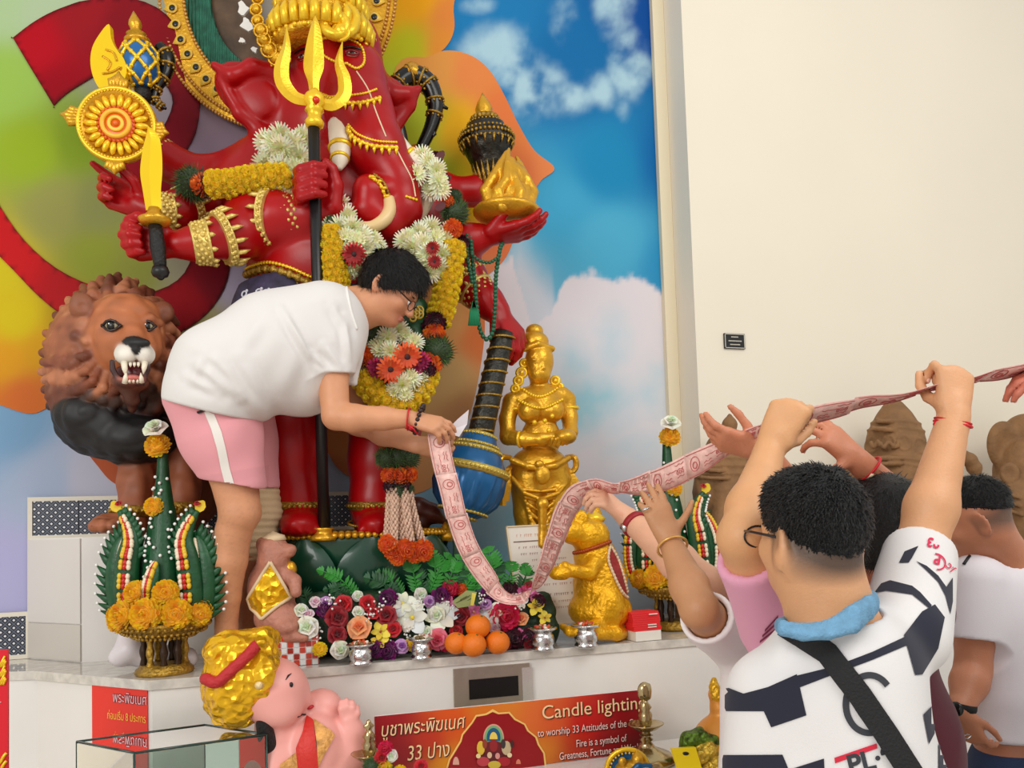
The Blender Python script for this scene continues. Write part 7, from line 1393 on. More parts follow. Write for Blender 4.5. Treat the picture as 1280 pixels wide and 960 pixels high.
def haircap(par, c, f, u, h, cuts, grow=.028, spike=.004, freq=150, extra=None, name='hair', k=.006, m=None, strands=2600, sl=.028, out=.25, fade_=.03, flow=None):
    s, f, u = basis(f, u); R3 = np.stack([s, f, u], 1); S = SDF(.0045, .02, 'd'); g = grow/h
    S.ell(c+(-.03*f+.14*u)*h, np.array([.325+g, .40+g, .36+g*1.1])*h, (12, 12, 14), R3); S.ell(c+(-.12*f-.05*u)*h, np.array([.30+g*.6, .30+g*.6, .30])*h, (12, 12, 14), R3)
    if extra: extra(S, c, s, f, u, h)
    S.ell(c+f*.40*h-u*.18*h, np.array([.30, .20, .36])*h, None, R3, .01, '-')
    for p, n in cuts: S.cut(p, n)
    ed = lambda V: np.clip(np.min([-((V-p)@nrm(n)) for p, n in cuts], 0)/fade_, 0, 1)
    def dsp(V, N): top = np.clip((V-c)@u/h+.1, 0, 1); return spike*(np.abs(wav(V, freq, 10))*top*1.5+.3*wav(V, freq*1.8, 8, 4))-(1-ed(V))*(grow*1.15)
    o = S.put(name, m or HAIR, par, disp=dsp); me = o.data; V = np.empty(len(me.vertices)*3, np.float32); me.vertices.foreach_get('co', V); V = V.reshape(-1, 3)+OFF[par.name]; N = np.empty(len(V)*3, np.float32); me.vertices.foreach_get('normal', N); N = N.reshape(-1, 3)
    rg = np.random.RandomState(4); ok = np.where((N@nrm(V.mean(0)-c) > -.6) & (ed(V) > .12))[0]; ok = ok[np.einsum('ij,ij->i', N[ok], V[ok]-c) > 0]; ii = rg.choice(ok, strands); B = MB(); crown = c+u*.45*h-f*.22*h; Vs = []; n_ = 0
    for i in ii:
        p, n = V[i].astype(float), N[i].astype(float); t = p-crown; t = t-(t@n)*n; t = nrm(t) if np.linalg.norm(t) > .004 else nrm(np.cross(n, s))
        if flow is not None: t = nrm(t*.5+flow-(flow@n)*n)
        e_ = float(ed(p[None])[0]); l_ = sl*(.5+.7*rg.rand())*(.35+.65*e_); t = nrm(t+rg.normal(size=3)*.28); w_ = np.cross(n, t)*.0011; d1 = nrm(t*(1-out)+n*out); d2 = nrm(t*(1-out*.6)+n*out*.35-u*.15)
        a0 = p-n*.001; a1 = a0+d1*l_*.5; a2 = a1+d2*l_*.5; Vs += [a0-w_, a0+w_, a1+w_, a1-w_, a2]
    n_ = len(Vs)//5; q = np.arange(n_)[:, None]*5; put('hair_strands', np.array(Vs), [q+np.array([[0, 1, 2, 3]]), q+np.array([[3, 2, 4]])], m or HAIR, par)['kind'] = 'stuff'
    return o
def limb(S, pts, sk, k=.02):
    for (a, ra), (b, rb) in zip(pts[:-1], pts[1:]): S.cone(a, b, ra, rb, sk, k)
SHOE = mat('shoe_dark', (40, 38, 40), .6)
def standing(label, hc, h, f, u, shl, shr, sk, shirt, pants, arms, neck_r=.058, belly=1.0, hem=.60, shirt_disp=None, shirtcol=None, hairargs=None, do_eyes=True, vox=.0055, paint=None, sleeve_r=.075, shirt_vox=.006, tname='person', cat='person', colcut=.07, hair=True, headtilt=None, shirtname='shirt', shmat=None):
    mid = (shl+shr)/2; ax = nrm((shr-shl)*V3(1, 1, 0)); fr = np.cross(ZU, ax); sw = np.linalg.norm((shr-shl)[:2])/2
    R3 = np.stack([ax, fr, ZU], 1); floor_ = mid*V3(1, 1, 0); t = thing(tname, label, cat, floor_, 'people reaching up for the ribbon'); S = SDF(vox, .035, 'd')
    head(S, hc, f, u, h, sk); base = mid*.75+hc*.25; base = mid+(hc-mid)*.12
    S.cone(hc-u*.18*h-f*.06*h, mid+ZU*.0, neck_r, neck_r*1.15, sk)
    T = lambda z, r, off=0: (mid-ZU*z+fr*off, np.array(r))
    tor = [T(.02, (sw*.82, .075, .075)), T(.14, (sw*.93, .115, .17)), T(.33, (.155*belly, .115*belly, .2)), T(.52, (.165*belly, .12*belly, .15))]
    for c_, r in tor: S.ell(c_, r, sk, R3, .05)
    hz = mid[2]-.56
    for q in (-1, 1):
        hp = mid-ZU*.56+ax*q*.09; kn = V3(hp[0], hp[1], hz*.53)+ax*q*.01; an = V3(hp[0], hp[1], .08)+ax*q*.02
        limb(S, [(hp, .085), (kn, .055), (an, .04)], sk); S.cone(an-ZU*.04, an-ZU*.045+fr*.13, .035, .028, sk)
    prints = []
    for A in arms:
        limb(S, [(A['sh'], .058*A.get('t', 1)), ((A['sh']*.45+A['el']*.55), .052*A.get('t', 1)), (A['el'], .042*A.get('t', 1)), (A['el']*.68+A['wr']*.32, .044*A.get('t', 1)), (A['wr'], .028*A.get('t', 1))], sk)
        hd = dict(A['hand']); tips = hand(S, A['wr'], hd.pop('f'), hd.pop('n'), hd.pop('L', .178), sk, hd.pop('side', 1), **hd)
        prints.append(tips)
    if paint: paint(S)
    body = S.put('body', SKIN, t)
    NB = MB()
    for tips in prints:
        for p, d, n in tips[:4]: NB.add(ball(p-d*.001-np.array(n)*.0055, (.0046, .0058, .0022), 8, 5, np.stack([*frame(np.array(n), d)], 1)))
    if NB.n: NB.put('fingernails', mat('nail', (240, 190, 170), .3), t, usecol=False)['kind'] = 'stuff'
    S = SDF(shirt_vox, .04, 'd'); g = .014
    for A in arms:
        e = A['sh']*(1-A.get('sl', .6))+A['el']*A.get('sl', .6); sr = A.get('sr', sleeve_r); S.cone(A['sh'], e, sr*1.08, sr, shirt, .04)
    S.ell(mid+ZU*.01, np.array([sw*.8, .085, .08]), shirt, R3, .04)
    for A in arms:
        d = nrm(A['el']-A['sh']); e = A['sh']*(1-A.get('sl', .6))+A['el']*A.get('sl', .6); sr = A.get('sr', sleeve_r)
        S.cut(e, d, .13); S.cone(e-d*.03, e+d*.06, sr-.014, sr-.010, None, .002, '-')
    for c_, r in tor: S.ell(c_, r+g+(.006 if r[2] > .1 else 0), shirt, R3, .06)
    nd = nrm(hc-mid); S.cone(mid+nd*colcut, mid+nd*.3, neck_r*1.25, neck_r*1.5, None, .006, '-'); S.cut(mid-ZU*hem, -ZU)
    sh_ = S.put(shirtname, shmat or CLOTH, t, disp=shirt_disp or folds(.006, 22, (.3, .1, .9)), colfn=shirtcol)
    S = SDF(.011, .04, 'd'); S.ell(mid-ZU*.55, np.array([.178*belly, .135*belly, .14]), pants, R3)
    for q in (-1, 1): hp = mid-ZU*.58+ax*q*.09; S.cone(hp, V3(hp[0], hp[1], .45), .098, .08, pants); S.cone(V3(hp[0], hp[1], .45), V3(hp[0], hp[1], .09)+ax*q*.01, .08, .068, pants)
    S.cut(mid-ZU*(hem-.06), ZU); S.put('trousers', mat('denim', None, .85, 0, .3, 300) , t)
    for q in (-1, 1): hp = mid+ax*q*.11; S = SDF(.01, .02, 'd'); c_ = V3(hp[0], hp[1], .0); S.cone(c_+ZU*.05-fr*.03, c_+ZU*.045+fr*.17, .048, .04, (40, 38, 40)); S.cut(c_+ZU*.004, -ZU); S.put('shoe', SHOE, t)
    if do_eyes: eyes(t, hc, f, u, h)
    if hair: haircap(t, hc, f, u, h, **(hairargs or dict(cuts=[(hc-u*.02*h-f*.1*h, -u*.9+f*.45)])))
    return t, body, sh_, mid, ax, fr
D_ = PD
# ---------------------------------------------------------------- man bending on the altar
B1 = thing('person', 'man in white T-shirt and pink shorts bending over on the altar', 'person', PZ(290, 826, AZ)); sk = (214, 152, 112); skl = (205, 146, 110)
S = SDF(.0045, .03); Y0 = 2.86
hc = P(486, 361, 2.76); hf = rt*.80-up*.60; hu = rt*.60+up*.80; hh = .238; head(S, hc, hf, hu, hh, (205, 140, 104))
S.chain([(470, 380, 2.77, 24), (448, 386, 2.79, 26), (420, 394, 2.83, 34)], sk)
for y_ in (-.09, .09): S.chain([(410, 405, Y0+y_, 42), (345, 438, Y0+y_, 50), (282, 482, Y0+y_, 46)], sk)
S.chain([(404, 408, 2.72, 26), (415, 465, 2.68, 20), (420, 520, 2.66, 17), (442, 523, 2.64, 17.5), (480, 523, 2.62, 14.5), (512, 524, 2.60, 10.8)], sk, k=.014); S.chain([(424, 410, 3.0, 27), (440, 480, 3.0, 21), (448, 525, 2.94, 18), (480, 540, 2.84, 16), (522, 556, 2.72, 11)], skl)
tips1 = hand(S, P(514, 524, 2.60), rt*.93-up*.22-fw*.1, up*.62-fw*.72+rt*.25, .176, sk, 1, curls=[(18, 30, 18), (24, 34, 20), (32, 36, 22), (38, 40, 22)], th=(38, 30, 15), spread=.08)
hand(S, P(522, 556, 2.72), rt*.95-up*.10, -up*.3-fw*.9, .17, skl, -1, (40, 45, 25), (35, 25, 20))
S.chain([(268, 505, 2.80, 40), (291, 588, 2.80, 30), (300, 640, 2.80, 25), (292, 664, 2.82, 21.5), (287, 700, 2.84, 21.5), (284, 745, 2.87, 16.5), (283, 785, 2.90, 13.5), (284, 808, 2.92, 14)], sk, k=.012)
S.chain([(285, 505, 2.95, 40), (311, 590, 3.0, 29), (323, 640, 3.02, 25), (316, 700, 3.03, 22), (313, 760, 3.04, 17), (313, 792, 3.05, 14), (313, 806, 3.05, 15)], (190, 128, 94))  # far leg: shade painted in as a darker skin tone
fz = AZ+.03
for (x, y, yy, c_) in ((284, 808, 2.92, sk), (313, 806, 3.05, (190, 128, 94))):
    p = P(x, y, yy); p[2] = AZ+.04; d = nrm(rt*V3(1, 1, 0)-fw*V3(1, 1, 0)*.4); S.cone(P(x, y-4, yy), p, .04, .036, c_); S.cone(p, p+d*.16-ZU*.014, .036, .026, c_)
S.cut(P(290, 820, 2.95)*V3(1, 1, 0)+ZU*(AZ+.002), -ZU)
def p1col(V, c):
    n = wav(V, 55, 8)[:, None]; x, y = proj(V); leg = sstep(600, 640, y)[:, None]
    c = c*(1+.05*n); return c*(1-leg*.10*np.clip(wav(V, 420, 10, 3), 0, 1)[:, None])
body1 = S.put('body', SKIN, B1, colfn=p1col)
B = MB()
for p, d, n in tips1[:4]: B.add(ball(p-d*.001-np.array(n)*.005, (.0045, .0055, .002), 8, 5, np.stack([*frame(np.array(n), d)], 1)))
B.put('fingernails', mat('nail', (240, 190, 170), .3), B1, usecol=False)['kind'] = 'stuff'
eyes(B1, hc, hf, hu, hh)
f_hair = nrm(hf*.8-hu*.3)
def ex1(S, c, s, f, u, h): S.cone(c+f*.20*h+u*.44*h, c+f*.44*h+u*.20*h, .10*h, .05*h, (12, 12, 14)); S.cone(c+u*.47*h-f*.1*h, c+f*.3*h+u*.42*h, .12*h, .10*h, (12, 12, 14)); S.cone(c+f*.02*h+s*.31*h, c+f*.10*h-u*.12*h+s*.28*h, .05*h, .025*h, (12, 12, 14)); S.cone(c+f*.02*h-s*.31*h, c+f*.10*h-u*.12*h-s*.28*h, .05*h, .025*h, (12, 12, 14))
haircap(B1, hc, hf, hu, hh, [(P(470, 371, 2.76), -up*.98-rt*.02)], .017, .003, 170, ex1, strands=3600, sl=.035, out=.22, fade_=.02, flow=f_hair)
WSH = (226, 223, 220)
S = SDF(.0045, .05)
S.chain([(398, 404, 2.73, 46), (411, 435, 2.70, 36), (416, 478, 2.68, 27)], WSH, k=.03); S.cut(P(417, 466, 2.69), -up*.99-rt*.03+fw*.1, .16)
for y_ in (-.095, .095): S.chain([(412, 404, Y0+y_, 49), (350, 437, Y0+y_, 71), (283, 472, Y0+y_, 66), (262, 500, Y0+y_, 55)], WSH); S.chain([(405, 430, Y0+y_, 45), (380, 468, Y0+y_*.8, 52)], WSH)
S.chain([(424, 410, 3.0, 42), (436, 470, 3.0, 28)], WSH, k=.03); S.chain([(436, 420, 2.78, 22), (438, 450, 2.76, 14), (442, 478, 2.76, 5)], WSH, k=.02); S.chain([(436, 420, 2.9, 22), (441, 475, 2.88, 6)], WSH, k=.02)
S.cut(P(265, 514, Y0), -up*.97-rt*.245); S.chain([(440, 382, 2.79, 31), (470, 372, 2.77, 40)], None, k=.004, op='-')
def shirt1(V, N):
    x, y = proj(V); d = np.zeros(len(V))
    for a, b, w_, am in [((245, 455), (300, 500), 7, 1), ((232, 470), (275, 492), 6, .7), ((270, 450), (330, 525), 8, 1.1), ((300, 445), (345, 540), 9, .8), ((352, 385), (396, 462), 5, 1.2), ((330, 395), (300, 440), 9, .5), ((390, 440), (408, 462), 4, .6), ((405, 430), (425, 460), 5, .7), ((430, 395), (438, 460), 5, .9), ((255, 440), (240, 480), 6, .5), ((375, 430), (350, 500), 12, .5), ((415, 380), (430, 412), 5, .6)]:
        a, b = np.array(a), np.array(b); L = b-a; t = np.clip(((x-a[0])*L[0]+(y-a[1])*L[1])/(L@L), 0, 1); q = np.hypot(x-a[0]-t*L[0], y-a[1]-t*L[1]); d += am*(np.exp(-(q/w_)**2)-.9*np.exp(-((q-w_*1.5)/w_)**2))*np.sin(np.pi*np.clip(t, .08, .92))
    return (.009*d+.0022*wav(V, 22, 6))*np.clip((470-y)/12*(x > 392)+(x <= 392), .0, 1)
sh1 = S.put('shirt', CLOTH, B1, disp=shirt1)
PKS = (232, 158, 165); S = SDF(.005, .03)
S.chain([(264, 496, 2.80, 57), (276, 545, 2.79, 49), (295, 606, 2.79, 37)], PKS); S.chain([(285, 500, 2.95, 55), (300, 550, 2.98, 44), (314, 606, 3.0, 34)], PKS); S.pe((270, 490, 2.87), (58, 60, 45), PKS)
S.cut(P(295, 605, 2.79), -up*.98+rt*-.17, .16); S.cut(P(315, 610, 3.0), -up, .14); S.pc((294, 596, 2.79, 34), (300, 640, 2.8, 34), None, k=.003, op='-'); S.pc((313, 598, 3.0, 31), (318, 640, 3.0, 31), None, k=.003, op='-')
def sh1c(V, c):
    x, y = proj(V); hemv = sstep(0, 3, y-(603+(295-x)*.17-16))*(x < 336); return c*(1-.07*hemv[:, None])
B = MB(); p = [q for q in [onto([sh1], x, y, .001)[0] for x, y in spl([(433, 359, 0), (435, 372, 0), (439, 390, 0), (446, 412, 0)], 6)[:, :2]] if q is not None]
if len(p) > 3: B.add(tube(p, .0045, 6)); B.put('collar_rib', mat('rib_white', (238, 236, 232), .85), B1, usecol=False)
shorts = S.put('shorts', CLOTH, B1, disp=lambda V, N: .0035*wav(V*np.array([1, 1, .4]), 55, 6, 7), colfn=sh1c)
decal('side_stripe', [shorts], [[(254, 512), (268, 518), (277, 540), (282, 560), (287, 585), (293, 606), (282, 608), (276, 585), (271, 560), (264, 536)]], mat('stripe_white', (236, 230, 222), .85), B1, .002, 1.5)
B = MB(); p = [onto([shorts], x, y, .006)[0] for x, y in ((248, 516), (256, 513), (266, 504))]; B.add(tube([q for q in p if q is not None], .008, 8, flat=.5)); B.put('belt_clip', BLACK, B1, usecol=False)
S = SDF(.0045, .01); S.chain([(318, 612, 3.01, 30), (324, 640, 3.02, 27.5), (319, 670, 3.025, 26), (317, 700, 3.03, 24.5)], (214, 188, 150)); S.cut(P(317, 700, 3.03), -up); S.put('knee_brace', mat('brace_beige', (216, 190, 150), .9, 0, .3, 250), B1, disp=lambda V, N: .0015*np.sin(V[:, 2]*260))
B = MB(); c_ = P(524, 524, 2.60); B.add(beads([c_+(up*math.cos(q)*.046-fw*math.sin(q)*.036+rt*.014*math.cos(q)) for q in np.linspace(0, 6.283, 19, endpoint=False)], .0078, 8, 6)); B.put('bead_bracelet', mat('dark_bead', (44, 24, 24), .3), B1, usecol=False)
B = MB(); c_ = P(511, 524, 2.60); B.add(ring(c_, rt*.98+up*-.1, .036, .0028, 24, 6)); B.add(ball(c_-up*.03-fw*.02+rt*.01, .009, 8, 6)); B.add(tube([c_-up*.02-fw*.035, c_-up*.035-fw*.03+rt*.02, c_-up*.05-fw*.02+rt*.03], .003, 5)); B.put('red_cord', mat('cord_red', (206, 14, 34), .5), B1, usecol=False)
# glasses
s_, f_, u_ = basis(hf, hu); B = MB(); rim = MB()
for q in (-1, 1):
    lc = hc+s_*q*.13*hh+f_*.45*hh-u_*.015*hh; rim.add(tube([lc+s_*q*.0*hh+s_*(.10*hh*math.cos(a))*1.0+u_*.075*hh*math.sin(a)-f_*.02*hh*math.cos(a)*q for a in np.linspace(0, 6.283, 22, endpoint=False)], .0016, 5, closed=True)); rim.add(tube([lc+s_*q*.10*hh-f_*.02*hh+u_*.03*hh, hc+s_*q*.335*hh+f_*.18*hh+u_*.04*hh, hc+s_*q*.345*hh-f_*.02*hh+u_*.07*hh, hc+s_*q*.345*hh-f_*.08*hh-u_*.02*hh], [.0022, .0026, .0026, .002], 6))
rim.add(tube([hc+s_*.035*hh+f_*.47*hh+u_*.01*hh, hc+f_*.49*hh+u_*.02*hh, hc-s_*.035*hh+f_*.47*hh+u_*.01*hh], .0016, 5)); rim.put('glasses', mat('glasses_frame', (20, 20, 26), .3), B1, usecol=False)

# ---------------------------------------------------------------- crowd on the floor
# man in the striped shirt
hc2 = D_(1014, 673, 1.32); f2 = fw*.93-rt*.36-up*.02; shl, shr = D_(966, 846, 1.30), D_(1136, 800, 1.32); sk2 = (216, 160, 116)
NAVY, WHT = (28, 30, 48), (226, 223, 222)
BARS = [[(897, 862), (912, 860), (930, 867), (960, 859), (996, 843), (1008, 894), (964, 909), (955, 889), (897, 889)], [(995, 845), (1043, 833), (1090, 815), (1133, 795), (1135, 806), (1090, 825), (1045, 842), (998, 860)], [(1129, 794), (1152, 765), (1168, 756), (1180, 772), (1172, 810), (1152, 843), (1143, 844)], [(890, 944), (978, 943), (986, 962), (1030, 948), (1032, 990), (890, 990)], [(1094, 741), (1102, 730), (1113, 726), (1140, 733), (1150, 741), (1164, 757), (1162, 762), (1140, 744), (1108, 739)], [(1124, 704), (1131, 690), (1148, 683), (1140, 698), (1136, 704)], [(1145, 702), (1158, 708), (1172, 720), (1182, 734), (1190, 722), (1190, 752), (1187, 768), (1181, 745), (1172, 728), (1158, 714)], [(1153, 893), (1172, 874), (1181, 835), (1190, 850), (1176, 900), (1160, 930)], [(1172, 930), (1182, 910), (1190, 970), (1172, 980)]]
def fade(S):
    s, f, u = basis(f2, up); R3 = np.stack([s, f, u], 1); S.ell(hc2-f*.08*.205-u*.02*.205, np.array([.375, .42, .40])*.205, (92, 72, 60), R3, .02, 'paint'); S.ell(hc2+f*.30*.205-u*.2*.205, np.array([.5, .32, .5])*.205, sk2, R3, .01, 'paint')
P2, b2, s2, mid2, ax2, fr2 = standing('man seen from behind in a navy striped white shirt with black bag strap', hc2, .205, f2, up, shl, shr, sk2, WHT, (40, 44, 60),
    [dict(sh=D_(1132, 792, 1.36), el=D_(1150, 690, 1.55), wr=D_(1192, 522, 1.62), sl=.95, sr=.066, t=1.08, hand=dict(f=up*.93+rt*.12+fw*.15, n=-fw*.9+up*.25+rt*.1, L=.180, side=1, curls=[(48, 72, 40), (66, 80, 50), (70, 80, 50), (66, 75, 45)], th=(35, 50, 25), spread=.06)),
     dict(sh=D_(964, 868, 1.30), el=D_(952, 1020, 1.28), wr=D_(945, 1160, 1.36), sl=.75, sr=.070, t=1.1, hand=dict(f=-up, n=-rt, L=.178, side=-1))],
    neck_r=.066, belly=1.12, hem=.62, shirt_vox=.005, paint=fade, hair=False, colcut=.085, shirt_disp=lambda V, N: .004*wav(V, 16, 6)+folds(.006, 24, (.5, .2, .8))(V, N))
def ex2(S, c, s, f, u, h): S.ell(c+u*.40*h+f*.05*h, np.array([.27, .33, .14])*h, (12, 12, 14), np.stack([s, f, u], 1), .02)
haircap(P2, hc2, f2, up, .205, [(hc2-up*.014, -up*.9+f2*.25)], .012, .004, 190, ex2, strands=6000, sl=.0135, out=.5, fade_=.06)
s_, f_, u_ = basis(f2, up); rim = MB(); q = -1
for q in (-1, 1): rim.add(tube([hc2+s_*q*.345*.205-f_*.06*.205-u_*.02*.205, hc2+s_*q*.35*.205+u_*.02*.205, hc2+s_*q*.36*.205+f_*.28*.205+u_*.05*.205, hc2+s_*q*.30*.205+f_*.45*.205+u_*.05*.205], .0024, 6)); lc = hc2+s_*q*.16*.205+f_*.47*.205; rim.add(tube([lc+s_*(.13*.205*math.cos(a))+u_*.09*.205*math.sin(a) for a in np.linspace(0, 6.283, 22, endpoint=False)], .0018, 5, closed=True))
rim.put('glasses', mat('glasses_frame'), P2, usecol=False)
# denim neck cloth, strap, printing
S = SDF(.0045, .012, 'd'); cN = mid2+(hc2-mid2)*.32
SCF = (120, 168, 200)
for j, (dy, r_, dd) in enumerate(((0, 6, 0), (9, 6.5, .006), (17, 5.5, .016))):
    S.chain([(978, 780+dy*.5, 1.215-dd, r_*.8), (1005, 786+dy*.6, 1.195-dd, r_), (1035, 783+dy*.7, 1.19-dd, r_*1.2), (1066, 768+dy*.9, 1.20-dd, r_*1.5), (1086, 752+dy, 1.24-dd, r_*1.5), (1088, 746+dy*.8, 1.32, r_*1.4), (1076, 752, 1.40, r_*1.2), (1030, 766, 1.43, r_*1.2), (990, 774, 1.38, r_), (976, 779+dy*.4, 1.29, r_), (978, 780+dy*.5, 1.215-dd, r_*.8)], SCF, k=.005)
S.put('neck_scarf', mat('denim_scarf', (112, 160, 194), .9, 0, .5, 200, .15, 60), P2, disp=lambda V, N: .0035*wav(V*np.array([.6, .6, 1.6]), 90, 8))
for b_ in BARS: decal('navy_bar', [s2], [b_], mat('navy_cloth', NAVY, .85, sheen=.1), P2, .0016, 4)
decal('bag_strap', [s2], [[(985, 780), (1010, 783), (1045, 808), (1085, 860), (1118, 910), (1150, 962), (1118, 966), (1090, 920), (1058, 872), (1025, 828), (975, 797)]], mat('strap_black', (20, 20, 22), .75, 0, .4, 300), P2, .007, 2.0)
INK = mat('print_grey', (52, 54, 60), .8); PINK = mat('print_pink', (214, 40, 84), .8)
def arcpoly(cx, cy, rx, ry, w_, a0, a1, tilt=0):
    o = []; t = math.radians(tilt)
    for rr, aa in ((1, np.linspace(a0, a1, 40)), (0, np.linspace(a1, a0, 40))):
        for a in np.radians(aa): x, y = (rx-(0 if rr else w_))*math.cos(a), -(ry-(0 if rr else w_))*math.sin(a); o.append((cx+x*math.cos(t)-y*math.sin(t), cy+x*math.sin(t)+y*math.cos(t)))
    return o
decal('logo_ring', [s2], [arcpoly(1086, 880, 33, 40, 8, 40, 300), [(1076, 866), (1084, 862), (1090, 888), (1086, 904), (1082, 898), (1085, 888)]], INK, P2, .0022, 1.2)
decal('red_bar', [s2], [[(1043, 947), (1095, 929), (1096, 935), (1044, 954)]], mat('print_red', (206, 34, 60), .8), P2, .0022, 1.5)
def decaltext(name, s, px0, py0, size, ang, m, objs, par, flip=False, lift=.0024):
    cu = bpy.data.curves.new(name, 'FONT'); cu.body = s; cu.size = 1; cu.offset = .03; o = bpy.data.objects.new(name, cu); col.objects.link(o); dg = bpy.context.evaluated_depsgraph_get(); me = o.evaluated_get(dg).to_mesh(); v = [tuple(q.co) for q in me.vertices]; fs = [tuple(p.vertices) for p in me.polygons]; o.evaluated_get(dg).to_mesh_clear(); bpy.data.objects.remove(o); a = math.radians(ang); V = []; ok = []
    for x, y, z in v:
        X, Y_ = px0+size*(x*math.cos(a)+y*math.sin(a)), py0+size*(x*math.sin(a)-y*math.cos(a)); p, n = onto(objs, X, Y_, lift); ok.append(p is not None); V.append(p if p is not None else np.zeros(3))
    fs = [f for f in fs if all(ok[i] for i in f)]
    if fs: us = sorted({i for f in fs for i in f}); mp_ = {q: j for j, q in enumerate(us)}; put(name, np.array(V)[us], [np.array([mp_[i] for i in f]) for f in fs], m, par, None, False)
decaltext('print_lettering', 'PL·98', 1062, 968, 34, -14, INK, [s2], P2)
decaltext('sleeve_lettering', '93', 1175, 676, 16, 192, PINK, [s2], P2); decaltext('sleeve_lettering', 'P', 1176, 696, 16, 190, PINK, [s2], P2); decal('sleeve_ring', [s2], [arcpoly(1170, 703, 12, 10, 1.8, -60, 130, 35)], PINK, P2, .0024, .9); decaltext('sleeve_lettering', 'J.C', 1192, 712, 9, 230, PINK, [s2], P2)
for nm, c_, nn, r in (('red_cord', D_(1191, 530, 1.62), up*.96+rt*.2-fw*.1, .0345),):
    B = MB(); B.add(ring(c_, nn, r, .003, 26, 6)); B.add(ring(c_+up*.006, nn, r*.98, .0022, 26, 6)); B.add(ball(c_-rt*.034, .006, 8, 6)); B.put(nm, mat('cord_red'), P2, usecol=False)
# person in pink: left arm raised with the fist
hc7 = D_(1010, 700, 1.61); sk7 = (216, 160, 112)
P7, b7, s7, m7, a7, fr7 = standing('person in pink top, only a raised left fist and sleeve showing', hc7, .225, fw, up, D_(956, 800, 1.61), D_(1066, 800, 1.61), sk7, (226, 160, 186), (60, 60, 70),
    [dict(sh=D_(966, 784, 1.58), el=D_(929, 672, 1.44), wr=D_(962, 562, 1.58), sl=.80, sr=.060, t=1.02, hand=dict(f=up*.86+rt*.42, n=-fw*.85-rt*.35+up*.1, L=.182, side=-1, curls=[(60, 85, 50), (68, 85, 50), (72, 85, 50), (72, 80, 50)], th=(38, 55, 25), spread=.05)),
     dict(sh=D_(1064, 812, 1.61), el=D_(1075, 960, 1.61), wr=D_(1060, 1060, 1.6), sl=.6, hand=dict(f=-up, n=rt, side=1))], neck_r=.052)
decal('hem_stripes', [s7], [[(950+3*i, 800-7*i), (972, 782-7*i), (972, 785-7*i), (950+3*i, 803-7*i)] for i in range(3)], mat('hem_maroon', (120, 40, 70), .8), P7, .002, 1.2)
# dark-haired person
hc3 = D_(1100, 668, 1.86); sk3 = (200, 128, 94)
P3, b3, s3, m3, a3, fr3 = standing('black-haired person in dark maroon top right behind the striped man', hc3, .24, fw, up, D_(1046, 768, 1.90), D_(1150, 764, 1.90), sk3, (84, 22, 36), (30, 30, 34),
    [dict(sh=D_(1044, 770, 1.90), el=D_(1004, 640, 1.92), wr=D_(952, 562, 1.82), sl=.5, hand=dict(f=-rt*.95+up*.25, n=-fw*.55-up*.8, L=.172, side=-1, curls=[(14, 25, 15), (20, 28, 18), (28, 30, 20), (34, 30, 20)], th=(35, 35, 10), spread=.04)),
     dict(sh=D_(1146, 764, 1.90), el=D_(1150, 652, 1.96), wr=D_(1074, 578, 1.84), sl=.45, hand=dict(f=-rt*.72+up*.66, n=-fw*.8+rt*.4+up*.3, L=.176, side=1, curls=[(50, 40, 20), (22, 35, 20), (12, 20, 14), (10, 18, 12)], th=(72, 10, 12), spread=.12))], hairargs=dict(cuts=[(hc3-up*.09, -up)], grow=.022, spike=.002, freq=90, strands=3000, sl=.03, out=.05, extra=lambda S, c, s, f, u, h: S.ell(c-u*.2*h-f*.08*h, np.array([.36, .34, .40])*h, (12, 12, 14), np.stack([s, f, u], 1))), do_eyes=True)
c_ = D_(1086, 586, 1.85); B = MB(); B.add(ring(c_, nrm(-rt*.75+up*.62), .034, .003, 26, 6)); B.put('red_cord', mat('cord_red'), P3, usecol=False); B = MB(); B.add(tube([c_-rt*.018-up*.030-fw*.010, c_-rt*.006-up*.012-fw*.033], .0042, 8)); B.put('cord_clasp', mat('ivory_bead'), P3, usecol=False)
# white T-shirt, gold bracelet (left)
hc5 = D_(985, 716, 2.10); sk5 = (196, 142, 100)
P5, b5, s5, m5, a5, fr5 = standing('person in white T-shirt reaching up with a thin gold bracelet', hc5, .225, fw-rt*.2, up, D_(908, 806, 2.06), D_(1036, 806, 2.14), sk5, (238, 232, 232), (60, 66, 80),
    [dict(sh=D_(912, 802, 2.05), el=D_(874, 762, 1.84), wr=D_(838, 678, 2.0), sl=.80, sr=.064, hand=dict(f=up*.92-rt*.36+fw*.15, n=-fw*.92+up*.1+rt*.1, L=.165, side=-1, curls=[(6, 12, 10), (8, 12, 10), (14, 16, 10), (22, 20, 12)], th=(62, 5, 8), spread=.055)),
     dict(sh=D_(1036, 815, 2.14), el=D_(1050, 930, 2.12), wr=D_(1040, 1020, 2.1), sl=.6, hand=dict(f=-up, n=rt, side=1))], neck_r=.052, hem=.55)
B = MB(); w5, e5 = D_(838, 678, 2.0), D_(874, 762, 1.84); B.add(ring(w5+(e5-w5)*.08, nrm(w5-e5), .0375, .0034, 26, 6)); B.put('bracelet', mat('bracelet_gold', (226, 176, 100), .3, .6), P5, usecol=False)
B = MB(); B.add(ring(D_(807, 636, 2.0), nrm(up*.92-rt*.36), .0105, .0022, 16, 5)); B.put('finger_ring', SILVER, P5, usecol=False)
